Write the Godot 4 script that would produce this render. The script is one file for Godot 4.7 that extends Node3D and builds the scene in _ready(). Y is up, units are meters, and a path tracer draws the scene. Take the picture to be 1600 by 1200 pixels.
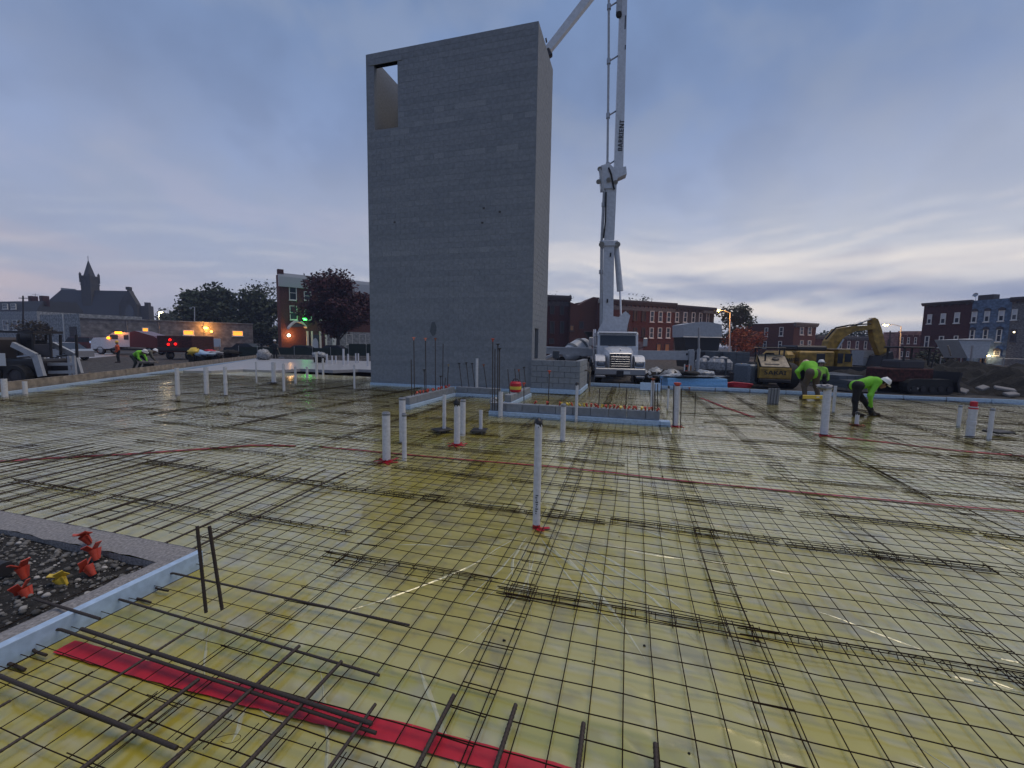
extends Node3D
# Building site at dusk: wire mesh over a yellow plastic sheet, block tower, concrete pump truck, street behind.
# World: metres, y up, the mesh wires run along x and z. The camera stands at (0, 1.77, 0).

const CAM_H := 1.7701
const FOC := 660.47
const PITCH := 5.543
const ROLL := 0.932
const YAW := 15.874
var rng := RandomNumberGenerator.new()
var M := {}
var cb := Basis.IDENTITY
var nz := FastNoiseLite.new()
var nz2 := FastNoiseLite.new()

class MB:
	var v := PackedVector3Array()
	var n := PackedVector3Array()
	var c := PackedColorArray()
	var ix := PackedInt32Array()
	var col := Color(1, 1, 1)
	func vert(p: Vector3, nn: Vector3) -> int:
		v.push_back(p); n.push_back(nn); c.push_back(col)
		return v.size() - 1
	# corners run anticlockwise seen from outside
	func quad(a: Vector3, b: Vector3, d: Vector3, e: Vector3) -> void:
		var nn := (b - a).cross(e - a)
		if nn.length_squared() < 1e-14: nn = (d - b).cross(e - b)
		nn = nn.normalized()
		var i := vert(a, nn); vert(b, nn); vert(d, nn); vert(e, nn)
		ix.append_array(PackedInt32Array([i, i + 2, i + 1, i, i + 3, i + 2]))
	func tri(a: Vector3, b: Vector3, d: Vector3) -> void:
		var nn := (b - a).cross(d - a).normalized()
		var i := vert(a, nn); vert(b, nn); vert(d, nn)
		ix.append_array(PackedInt32Array([i, i + 2, i + 1]))
	func box(o: Vector3, s: Vector3, b := Basis.IDENTITY) -> MB:
		var h := s * 0.5
		var p := []
		for k in 8: p.append(o + b * Vector3(h.x if k & 1 else -h.x, h.y if k & 2 else -h.y, h.z if k & 4 else -h.z))
		quad(p[4], p[5], p[7], p[6]); quad(p[1], p[0], p[2], p[3])
		quad(p[5], p[1], p[3], p[7]); quad(p[0], p[4], p[6], p[2])
		quad(p[6], p[7], p[3], p[2]); quad(p[0], p[1], p[5], p[4])
		return self
	# box with chamfered edges
	func cbox(o: Vector3, s: Vector3, w: float, b := Basis.IDENTITY) -> MB:
		var h := s * 0.5
		w = minf(w, minf(h.x, minf(h.y, h.z)) * 0.9)
		var q := func(x: float, y: float, z: float, ax: int) -> Vector3:
			var i := h - Vector3(w, w, w); i[ax] = h[ax]
			return o + b * (i * Vector3(x, y, z))
		for sx in [-1.0, 1.0]:
			for ax in 3:
				var e1 := (ax + 1) % 3; var e2 := (ax + 2) % 3
				var pts := []
				for k in [[-1, -1], [1, -1], [1, 1], [-1, 1]]:
					var d := Vector3.ZERO; d[ax] = sx; d[e1] = k[0]; d[e2] = k[1]
					pts.append(q.call(d.x, d.y, d.z, ax))
				if sx > 0: quad(pts[0], pts[1], pts[2], pts[3])
				else: quad(pts[3], pts[2], pts[1], pts[0])
		for ax in 3:
			var e1 := (ax + 1) % 3; var e2 := (ax + 2) % 3
			for s1 in [-1.0, 1.0]:
				for s2 in [-1.0, 1.0]:
					var d0 := Vector3.ZERO; d0[ax] = -1; d0[e1] = s1; d0[e2] = s2
					var d1 := d0; d1[ax] = 1
					var A: Vector3 = q.call(d0.x, d0.y, d0.z, e1); var B: Vector3 = q.call(d1.x, d1.y, d1.z, e1)
					var C: Vector3 = q.call(d1.x, d1.y, d1.z, e2); var D: Vector3 = q.call(d0.x, d0.y, d0.z, e2)
					if s1 * s2 > 0: quad(A, B, C, D)
					else: quad(D, C, B, A)
		for k in 8:
			var d := Vector3(1 if k & 1 else -1, 1 if k & 2 else -1, 1 if k & 4 else -1)
			var A: Vector3 = q.call(d.x, d.y, d.z, 0); var B: Vector3 = q.call(d.x, d.y, d.z, 1); var C: Vector3 = q.call(d.x, d.y, d.z, 2)
			if d.x * d.y * d.z > 0: tri(A, B, C)
			else: tri(C, B, A)
		return self
	func tube(p0: Vector3, p1: Vector3, r0: float, r1 := -1.0, k := 6, caps := true) -> MB:
		if r1 < 0: r1 = r0
		var d := (p1 - p0).normalized()
		var u := d.cross(Vector3.UP if absf(d.y) < 0.9 else Vector3.RIGHT).normalized()
		var w := d.cross(u)
		var i0 := v.size()
		for i in k:
			var a := TAU * i / k
			var e := u * cos(a) + w * sin(a)
			vert(p0 + e * r0, e); vert(p1 + e * r1, e)
		for i in k:
			var a := i0 + i * 2; var b := i0 + ((i + 1) % k) * 2
			ix.append_array(PackedInt32Array([a, a + 1, b, b, a + 1, b + 1]))
		if caps:
			for t in 2:
				var q := p1 if t else p0
				var r := r1 if t else r0
				if r < 1e-4: continue
				var nn := d if t else -d
				var j := v.size()
				for i in k:
					var a := TAU * i / k
					vert(q + (u * cos(a) + w * sin(a)) * r, nn)
				for i in range(1, k - 1):
					if t: ix.append_array(PackedInt32Array([j, j + i + 1, j + i]))
					else: ix.append_array(PackedInt32Array([j, j + i, j + i + 1]))
		return self
	func path(pts: Array, r: float, k := 6) -> MB:
		for i in pts.size() - 1: tube(pts[i], pts[i + 1], r, r, k, true)
		return self
	# profile: Vector2(radius, height) from bottom to top, turned about the y axis of xf
	func lathe(pr: Array, k := 16, xf := Transform3D.IDENTITY) -> MB:
		for j in pr.size() - 1:
			var a: Vector2 = pr[j]; var b: Vector2 = pr[j + 1]
			var sl := Vector2(b.y - a.y, a.x - b.x).normalized()
			var i0 := v.size()
			for i in k:
				var t := TAU * i / k
				var e := Vector3(cos(t), 0, -sin(t))
				var nn := (xf.basis * (e * sl.x + Vector3(0, sl.y, 0))).normalized()
				vert(xf * (e * a.x + Vector3(0, a.y, 0)), nn); vert(xf * (e * b.x + Vector3(0, b.y, 0)), nn)
			for i in k:
				var q := i0 + i * 2; var w := i0 + ((i + 1) % k) * 2
				ix.append_array(PackedInt32Array([q, q + 1, w, w, q + 1, w + 1]))
		return self
	# outline in the xy plane (anticlockwise), pushed from z0 to z1
	func prism(poly: Array, z0: float, z1: float, xf := Transform3D.IDENTITY) -> MB:
		var pk := PackedVector2Array(poly)
		if Geometry2D.is_polygon_clockwise(pk): pk.reverse()
		var k := pk.size()
		for i in k:
			var a := pk[i]; var b := pk[(i + 1) % k]
			quad(xf * Vector3(a.x, a.y, z1), xf * Vector3(a.x, a.y, z0), xf * Vector3(b.x, b.y, z0), xf * Vector3(b.x, b.y, z1))
		var t := Geometry2D.triangulate_polygon(pk)
		for i in range(0, t.size(), 3):
			var a := pk[t[i]]; var b := pk[t[i + 1]]; var d := pk[t[i + 2]]
			if (b - a).cross(d - a) < 0: var sw := b; b = d; d = sw
			tri(xf * Vector3(a.x, a.y, z1), xf * Vector3(b.x, b.y, z1), xf * Vector3(d.x, d.y, z1))
			tri(xf * Vector3(d.x, d.y, z0), xf * Vector3(b.x, b.y, z0), xf * Vector3(a.x, a.y, z0))
		return self
	func blob(o: Vector3, r: Vector3, seedv := 0, rough := 0.15, k := 8) -> MB:
		var i0 := v.size()
		var f := FastNoiseLite.new(); f.seed = seedv; f.frequency = 0.9
		for j in k + 1:
			var th := PI * j / k
			for i in k * 2:
				var a := TAU * i / (k * 2)
				var e := Vector3(sin(th) * cos(a), cos(th), sin(th) * sin(a))
				var g := 1.0 + rough * 2.0 * f.get_noise_3dv(e * 1.7)
				vert(o + e * r * g, (e / r).normalized())
		for j in k:
			for i in k * 2:
				var a := i0 + j * k * 2 + i; var b := i0 + j * k * 2 + (i + 1) % (k * 2)
				ix.append_array(PackedInt32Array([a, a + k * 2, b, b, a + k * 2, b + k * 2]))
		return self
	func mesh() -> ArrayMesh:
		var m := ArrayMesh.new()
		var arr := []
		arr.resize(Mesh.ARRAY_MAX)
		arr[Mesh.ARRAY_VERTEX] = v; arr[Mesh.ARRAY_NORMAL] = n; arr[Mesh.ARRAY_COLOR] = c; arr[Mesh.ARRAY_INDEX] = ix
		m.add_surface_from_arrays(Mesh.PRIMITIVE_TRIANGLES, arr)
		return m

# ---------- nodes ----------
func tag(o: Node3D, label: String, category: String, group := "", kind := "") -> Node3D:
	if label: o.set_meta("label", label)
	if category: o.set_meta("category", category)
	if group: o.set_meta("group", group)
	if kind: o.set_meta("kind", kind)
	return o

func thing(called: String, label: String, category: String, group := "", at := Vector3.ZERO, turn := 0.0) -> Node3D:
	var o := Node3D.new()
	o.name = called
	add_child(o, true)
	o.position = at
	o.rotation.y = turn
	return tag(o, label, category, group)

func part(parent: Node, called: String, b: MB, mat: Material) -> MeshInstance3D:
	return mpart(parent, called, b.mesh(), mat)

func mpart(parent: Node, called: String, m: Mesh, mat: Material) -> MeshInstance3D:
	var o := MeshInstance3D.new()
	o.name = called
	o.mesh = m
	o.material_override = mat
	parent.add_child(o, true)
	return o

func one(called: String, b: MB, mat: Material, label: String, category: String, group := "", kind := "") -> MeshInstance3D:
	var o := part(self, called, b, mat)
	tag(o, label, category, group, kind)
	return o

# ---------- from a pixel of the 1600 x 1200 photograph to the place ----------
func ray(px: float, py: float) -> Vector3:
	return cb * Vector3((px - 800.0) / FOC, -(py - 600.0) / FOC, -1.0)

func gnd(px: float, py: float, y := 0.0) -> Vector3:
	var d := ray(px, py)
	return Vector3(0, CAM_H, 0) + d * ((y - CAM_H) / d.y)

# the point on a pixel's ray at depth d metres ahead of the camera
func pt(px: float, py: float, d: float) -> Vector3:
	var r := ray(px, py)
	var f := Vector3(-sin(deg_to_rad(YAW)), 0, -cos(deg_to_rad(YAW)))
	return Vector3(0, CAM_H, 0) + r * (d / r.dot(f))

# a thing that faces the street the camera looks along; its place on the ground lies d metres ahead
func stand(called: String, label: String, category: String, px: float, d: float, y := -0.3, group := "", extra_turn := 0.0) -> Node3D:
	var q := pt(px, 540, d)
	return thing(called, label, category, group, Vector3(q.x, y, q.z), deg_to_rad(YAW) + extra_turn)

func loc(t: Node3D, px: float, py: float, d: float, z := 0.0) -> Vector3:
	return t.transform.affine_inverse() * pt(px, py, d - z)

func rnd(a: float, b: float) -> float:
	return rng.randf_range(a, b)

# ---------- materials ----------
func noise_tex(freq: float, oct: int, lo: float, hi: float, sd: int, normal := false, strength := 4.0, size := 512) -> NoiseTexture2D:
	var f := FastNoiseLite.new()
	f.seed = sd; f.frequency = freq; f.fractal_octaves = oct
	var t := NoiseTexture2D.new()
	t.width = size; t.height = size; t.seamless = true; t.noise = f
	if normal:
		t.as_normal_map = true; t.bump_strength = strength
	else:
		var g := Gradient.new()
		g.colors = PackedColorArray([Color(lo, lo, lo), Color(hi, hi, hi)])
		g.offsets = PackedFloat32Array([0.15, 0.85])
		t.color_ramp = g
	return t

# a colour is given as real-world reflectance (linear)
func mat(called: String, r: float, g: float, b: float, rough := 0.8, metal := 0.0, tex := "", scale := 1.0, nrm := "", nstr := 1.0) -> StandardMaterial3D:
	var m := StandardMaterial3D.new()
	m.albedo_color = Color(r, g, b).linear_to_srgb()
	m.roughness = rough
	m.metallic = metal
	if tex:
		m.albedo_texture = M["t_" + tex]
		m.uv1_triplanar = true; m.uv1_world_triplanar = true
		m.uv1_scale = Vector3(scale, scale, scale)
	if nrm:
		m.normal_enabled = true
		m.normal_texture = M["t_" + nrm]
		m.normal_scale = nstr
		m.uv1_triplanar = true; m.uv1_world_triplanar = true
		m.uv1_scale = Vector3(scale, scale, scale)
	M[called] = m
	return m

func glow(called: String, c: Color, e: float) -> StandardMaterial3D:
	var m := StandardMaterial3D.new()
	m.albedo_color = c
	m.emission_enabled = true
	m.emission = c
	m.emission_energy_multiplier = e
	M[called] = m
	return m

func vcol(called: String, rough: float, nrm := "", scale := 1.0, nstr := 1.0, tex := "") -> StandardMaterial3D:
	var m := mat(called, 1, 1, 1, rough, 0, tex, scale, nrm, nstr)
	m.vertex_color_use_as_albedo = true
	return m

func lamp(at: Vector3, c: Color, e: float, size := 0.15) -> OmniLight3D:
	var l := OmniLight3D.new()
	l.name = "lamp_light"
	l.light_color = c; l.light_energy = e; l.light_size = size
	l.omni_range = 60.0; l.omni_attenuation = 2.0
	l.shadow_enabled = true
	add_child(l, true)
	l.position = at
	return l

func letters(parent: Node3D, s: String, h: float, at: Vector3, b: Basis, m: Material, bold := true, italic := false) -> void:
	var t := TextMesh.new()
	var f := SystemFont.new()
	f.font_names = PackedStringArray(["Droid Sans"])
	f.font_weight = 700 if bold else 400
	f.font_italic = italic
	t.font = f
	t.text = s
	t.font_size = 64
	t.pixel_size = h / 46.0
	t.depth = 0.012
	var o := mpart(parent, "lettering", t, m)
	o.transform = Transform3D(b, at)

func _ready() -> void:
	rng.seed = 20
	nz.seed = 3; nz.frequency = 1.0; nz.fractal_octaves = 4
	nz2.seed = 9; nz2.frequency = 1.0; nz2.fractal_octaves = 2
	var cam := Camera3D.new()
	cam.name = "camera"
	cam.fov = rad_to_deg(2.0 * atan(600.0 / FOC))
	cam.near = 0.05; cam.far = 2500.0
	cam.position = Vector3(0, CAM_H, 0)
	cam.rotation = Vector3(deg_to_rad(-PITCH), deg_to_rad(YAW), deg_to_rad(ROLL))
	add_child(cam)
	cb = cam.basis
	var we := WorldEnvironment.new()
	we.name = "environment"
	var env := Environment.new()
	env.background_mode = Environment.BG_SKY
	var sk := Sky.new()
	var pm := PanoramaSkyMaterial.new()
	pm.panorama = sky_picture()
	sk.sky_material = pm
	env.sky = sk
	env.tonemap_mode = Environment.TONE_MAPPER_LINEAR
	env.tonemap_exposure = 1.28
	env.background_energy_multiplier = 0.80
	env.sdfgi_enabled = true; env.ssao_enabled = true; env.ssil_enabled = true
	env.fog_enabled = true
	env.fog_density = 0.0006
	env.fog_light_color = Color(0.62, 0.67, 0.80)
	we.environment = env
	add_child(we)
	# the brighter side of the cloud cover, a broad soft source
	var sun := DirectionalLight3D.new()
	sun.name = "sun"
	sun.light_energy = 0.36
	sun.light_angular_distance = 40.0
	sun.light_color = Color(1.0, 0.93, 0.84)
	sun.shadow_enabled = true
	add_child(sun)
	var az := deg_to_rad(62.0); var el := deg_to_rad(68.0)
	sun.look_at_from_position(Vector3.ZERO, -Vector3(sin(az) * cos(el), sin(el), -cos(az) * cos(el)), Vector3.UP)

	make_materials()
	make_ground()
	make_slab()
	make_tower()
	make_low_walls()
	make_mesh()
	make_rebar()
	make_pipes()
	make_pit()
	make_truck()
	make_yard()
	make_machines()
	make_people()
	make_left_side()
	make_streets()
	make_clutter()

func sm(a: float, b: float, x: float) -> float:
	return smoothstep(a, b, x)

# air and cloud only: a blue-grey dusk overcast with pale warm streaks low over the horizon
func sky_picture() -> ImageTexture:
	var W := 1400
	var H := 700
	var im := Image.create(W, H, false, Image.FORMAT_RGBF)
	var top := Color(0.176, 0.262, 0.455)
	var midc := Color(0.262, 0.338, 0.535)
	var low_r := Color(0.62, 0.635, 0.685)
	var low_l := Color(0.355, 0.40, 0.53)
	var warm := Color(0.95, 0.86, 0.78)
	var slate := Color(0.185, 0.24, 0.42)
	var f := FastNoiseLite.new(); f.seed = 11; f.frequency = 1.0; f.fractal_octaves = 5
	var g := FastNoiseLite.new(); g.seed = 5; g.frequency = 1.0; g.fractal_octaves = 3
	for j in H:
		var el := (0.5 - (j + 0.5) / H) * 180.0
		if el < -3.0:
			for i in W: im.set_pixel(i, j, Color(0.10, 0.10, 0.11))
			continue
		var e := maxf(el, 0.0)
		var y := sin(deg_to_rad(e))
		for i in W:
			var az := wrapf((i + 0.5) / W * 360.0, -180.0, 180.0)
			var a := deg_to_rad(az)
			var ca := cos(a); var sa := sin(a)
			# glow of the hidden sun: broad, centred to the right of the crane
			var d := wrapf(az - 22.0, -180.0, 180.0)
			var w := exp(-d * d / (2.0 * 34.0 * 34.0))
			var d2 := wrapf(az + 76.0, -180.0, 180.0)
			var wl := exp(-d2 * d2 / (2.0 * 11.0 * 11.0))
			var c := midc.lerp(top, sm(14.0, 40.0, e))
			var big := f.get_noise_3d(sa * 2.2, e * 0.045, ca * 2.2)
			c = c * (1.0 + 0.22 * big)
			var lay := f.get_noise_3d(sa * 3.1 - 8.0, e * 0.075 + az * 0.006, ca * 3.1)
			c = c.lerp(Color(0.30, 0.355, 0.475), sm(-0.05, 0.45, lay) * 0.38 * (1.0 - sm(30.0, 60.0, e)))
			c = c.lerp(Color(0.15, 0.205, 0.345), sm(0.0, 0.45, -lay) * 0.28)
			var lowc := low_l.lerp(low_r, w)
			c = c.lerp(lowc, (1.0 - sm(5.0, 27.0, e + 5.0 * big)) * 0.95)
			# cloud sheet seen edge-on: long thin streaks
			var k := 1.0 / (y + 0.07)
			var s1 := f.get_noise_2d(sa * k * 0.62 + 7.0, ca * k * 0.62)
			var s2 := g.get_noise_3d(sa * 4.6, e * 0.85 + 3.0 * g.get_noise_2d(az * 0.02, 3.0) - az * 0.013, ca * 4.6)
			var lowk := (1.0 - sm(6.0, 17.0, e))
			c = c.lerp(warm, clampf(sm(0.05, 0.5, s2) * lowk * (0.2 + 0.8 * w) * 0.45, 0, 1))
			c = c.lerp(slate, clampf(sm(0.10, 0.6, -s2) * lowk * (0.1 + 0.35 * w), 0, 0.5))
			c = c.lerp(slate, clampf(sm(0.12, 0.5, -s1) * (1.0 - sm(8.0, 14.0, e)) * sm(1.0, 4.0, e) * (0.05 + 0.30 * w), 0, 0.4))
			# a slate bank with a lit break under it
			var bend := e - 6.7 + 0.075 * (az - 15.0) + 1.1 * g.get_noise_2d(az * 0.05, e * 0.25)
			var side := sm(-4.0, 12.0, az) * (1.0 - sm(60.0, 85.0, az))
			c = c.lerp(slate, exp(-bend * bend / 1.5) * side * 0.6)
			var brk := bend + 2.6
			c = c.lerp(warm, exp(-brk * brk / 0.35) * side * 0.75)
			brk = bend - 2.7
			c = c.lerp(warm, exp(-brk * brk / 2.2) * (0.25 + 0.75 * w) * sm(-40.0, -5.0, az) * (1.0 - sm(60.0, 85.0, az)) * 0.52)
			# warm break low at the far left, and a pale one behind the spire
			c = c.lerp(Color(0.80, 0.60, 0.54), wl * (1.0 - sm(3.0, 10.0, e + 6.0 * s1)) * 0.6)
			c = c.lerp(Color(0.46, 0.46, 0.58), sm(0.05, 0.45, f.get_noise_3d(sa * 3.0 + 4.0, e * 0.11 + az * 0.012, ca * 3.0)) * (1.0 - sm(6.0, 26.0, e)) * 0.55 * (1.0 - w))
			im.set_pixel(i, j, Color(maxf(c.r, 0.02), maxf(c.g, 0.02), maxf(c.b, 0.02)))
	return ImageTexture.create_from_image(im)

func make_materials() -> void:
	M.t_grain = noise_tex(0.06, 5, 0.72, 1.0, 1)
	M.t_patch = noise_tex(0.012, 5, 0.62, 1.0, 2)
	M.t_faint = noise_tex(0.02, 4, 0.90, 1.0, 8)
	M.t_mottle = noise_tex(0.03, 5, 0.45, 1.0, 4)
	M.t_bump = noise_tex(0.08, 5, 0, 1, 5, true, 3.0)
	M.t_soft = noise_tex(0.014, 4, 0, 1, 6, true, 6.0)
	vcol("sheet", 0.26, "soft", 0.25, 0.04)
	M.sheet.clearcoat_enabled = true
	M.sheet.clearcoat = 1.0
	M.sheet.clearcoat_roughness = 0.20
	M.sheet.metallic = 0.2
	M.sheet.metallic_specular = 1.0
	mat("ground", 0.085, 0.075, 0.066, 0.95, 0, "mottle", 0.15, "bump", 1.0)
	mat("street", 0.060, 0.060, 0.065, 0.9, 0, "patch", 0.1)
	mat("rust", 0.034, 0.020, 0.011, 0.9, 0.0, "grain", 6.0)
	M.rust.metallic_specular = 0.2
	mat("rebar", 0.072, 0.054, 0.044, 0.6, 0.35, "grain", 8.0)
	mat("block_d", 0.262, 0.283, 0.315, 0.95, 0, "faint", 1.4)
	mat("block", 0.222, 0.243, 0.277, 0.95, 0, "faint", 0.9)
	mat("block_b", 0.211, 0.232, 0.265, 0.95, 0, "faint", 0.5)
	mat("block_c", 0.233, 0.254, 0.287, 0.95, 0, "faint", 0.6)
	mat("mortar", 0.225, 0.246, 0.278, 0.95, 0, "faint", 2.0)
	mat("foam", 0.40, 0.54, 0.72, 0.6, 0, "faint", 1.2)
	mat("foam_blue", 0.27, 0.56, 0.88, 0.55, 0, "faint", 1.0)
	mat("pvc", 0.62, 0.63, 0.67, 0.35, 0, "faint", 1.5)
	mat("black_tape", 0.015, 0.015, 0.017, 0.4)
	mat("duct_tape", 0.20, 0.21, 0.23, 0.35, 0.3)
	mat("black_pad", 0.02, 0.02, 0.022, 0.6)
	mat("red_tape_dusty", 0.46, 0.045, 0.05, 0.6, 0, "patch", 1.0)
	mat("red_tape", 0.50, 0.014, 0.032, 0.45, 0, "faint", 1.0)
	mat("orange_cap", 0.46, 0.055, 0.028, 0.45)
	mat("yellow_cap", 0.62, 0.44, 0.05, 0.45)
	mat("concrete", 0.32, 0.305, 0.30, 0.9, 0, "grain", 1.1, "bump", 1.0)
	mat("wet_concrete", 0.36, 0.36, 0.37, 0.30, 0, "faint", 0.25)
	mat("soil", 0.030, 0.027, 0.024, 1.0, 0, "mottle", 0.8, "bump", 1.6)
	mat("stone", 0.16, 0.15, 0.14, 0.9, 0, "mottle", 3.0)
	mat("wood", 0.36, 0.305, 0.255, 0.85, 0, "patch", 0.5)
	mat("white_paint", 0.57, 0.60, 0.65, 0.28, 0, "faint", 0.4)
	mat("pale_grey_paint", 0.40, 0.42, 0.45, 0.4, 0, "faint", 0.4)
	mat("dark_metal", 0.035, 0.035, 0.04, 0.5, 0.5)
	mat("steel", 0.30, 0.31, 0.33, 0.35, 0.8)
	mat("chrome", 0.62, 0.63, 0.66, 0.12, 1.0)
	mat("rubber", 0.018, 0.018, 0.019, 0.85)
	mat("lamp_glass", 0.22, 0.27, 0.36, 0.08, 0.5)
	mat("glass", 0.03, 0.035, 0.045, 0.05)
	mat("yellow_paint", 0.47, 0.28, 0.04, 0.55, 0, "patch", 0.35)
	mat("cream_paint", 0.46, 0.37, 0.25, 0.5, 0, "patch", 0.7)
	mat("lettering_black", 0.012, 0.012, 0.014, 0.5)
	mat("wrap", 0.25, 0.30, 0.36, 0.22, 0, "mottle", 1.2, "soft", 1.2)
	mat("dark_block", 0.125, 0.145, 0.17, 0.8, 0, "grain", 1.0)
	mat("white_sack", 0.47, 0.48, 0.51, 0.6, 0, "patch", 1.0, "soft", 1.0)
	mat("brick", 0.165, 0.055, 0.045, 0.9, 0, "mottle", 0.35, "bump", 0.6)
	mat("brick_dark", 0.10, 0.028, 0.026, 0.9, 0, "mottle", 0.35, "bump", 0.6)
	mat("brick_brown", 0.16, 0.062, 0.045, 0.9, 0, "mottle", 0.35, "bump", 0.6)
	mat("brick_grey", 0.125, 0.105, 0.105, 0.9, 0, "mottle", 0.35)
	mat("blue_wall", 0.15, 0.235, 0.36, 0.8, 0, "patch", 0.3)
	mat("grey_wall", 0.24, 0.235, 0.235, 0.85, 0, "mottle", 0.3)
	mat("pink_wall", 0.40, 0.24, 0.22, 0.85, 0, "patch", 0.3)
	mat("trim_white", 0.62, 0.62, 0.60, 0.6)
	mat("trim_dark", 0.05, 0.045, 0.05, 0.7)
	mat("church_stone", 0.11, 0.105, 0.10, 0.95, 0, "mottle", 0.25)
	mat("slate_roof", 0.045, 0.05, 0.062, 0.7, 0, "grain", 0.3)
	mat("low_wall", 0.27, 0.255, 0.255, 0.9, 0, "patch", 0.2)
	mat("pale_siding", 0.36, 0.38, 0.40, 0.8, 0, "patch", 0.3)
	mat("pane", 0.035, 0.045, 0.06, 0.06)
	mat("shade_cloth", 0.50, 0.52, 0.55, 0.8)
	mat("board", 0.46, 0.24, 0.115, 0.8, 0, "grain", 1.0)
	mat("bark", 0.05, 0.04, 0.034, 0.95, 0, "mottle", 1.5)
	mat("car_red", 0.11, 0.018, 0.018, 0.25, 0.2)
	mat("car_dark", 0.03, 0.035, 0.045, 0.25, 0.3)
	mat("car_silver", 0.35, 0.37, 0.40, 0.25, 0.4)
	mat("hat_white", 0.78, 0.78, 0.76, 0.3)
	vcol("cloth", 0.85, "bump", 5.0, 0.6, "grain")
	vcol("leaves", 0.75)
	M.leaves.cull_mode = BaseMaterial3D.CULL_DISABLED
	M.leaves.backlight_enabled = true
	M.leaves.backlight = Color(0.08, 0.09, 0.04)
	mat("clear_plastic", 0.46, 0.49, 0.53, 0.22, 0, "patch", 0.8, "soft", 1.5)
	mat("green_net", 0.02, 0.035, 0.03, 0.9, 0, "grain", 1.0)
	glow("lamp_warm", Color(1.0, 0.62, 0.25), 9.0)
	glow("lamp_pale", Color(1.0, 0.93, 0.75), 7.0)
	glow("window_lit", Color(1.0, 0.62, 0.22), 1.3)
	glow("lamp_green", Color(0.25, 1.0, 0.35), 8.0)
	glow("tail_red", Color(1.0, 0.06, 0.05), 4.0)
	glow("beacon_amber", Color(1.0, 0.55, 0.08), 5.0)
	glow("headlamp", Color(0.75, 0.82, 0.95), 0.12)

# ---------- ground ----------
func form_x(z: float) -> float:
	# the timber form at the left edge of the slab runs askew to the wires
	return -18.13 + (z + 8.56) * (12.73 / 20.11)

func sheet_y(x: float, z: float) -> float:
	var h := 0.012 * nz2.get_noise_2d(x * 0.28, z * 0.28)
	var r := 1.0 - absf(nz2.get_noise_2d(x * 0.55 + z * 0.3, z * 0.6 - x * 0.25))
	h += 0.005 * pow(maxf(r, 0.0), 9.0)
	var r2 := 1.0 - absf(nz2.get_noise_2d(x * 0.8 - z * 1.5 + 40.0, z * 0.4 + x * 0.4))
	h += 0.005 * pow(maxf(r2, 0.0), 10.0) * sm(-0.2, 0.3, nz2.get_noise_2d(x * 0.3, z * 0.3 + 9.0))
	# folds that fan out from the foot of the tall vent pipe
	var d := Vector2(x + 0.825, z + 3.84)
	var l := d.length()
	if l < 3.0 and d.y > -0.6:
		var a := atan2(d.y, d.x)
		var fold := pow(absf(sin(a * 5.0 + 0.8 * nz2.get_noise_1d(l * 1.3))), 5.0)
		h += 0.022 * fold * exp(-l * 0.7) * sm(0.1, 0.6, l)
	# the film is pulled flat under the taped seam
	if z > -2.0 and x > -3.3: h *= 1.0 - exp(-pow((z + 1.52) / 0.16, 2.0))
	return h

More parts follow.
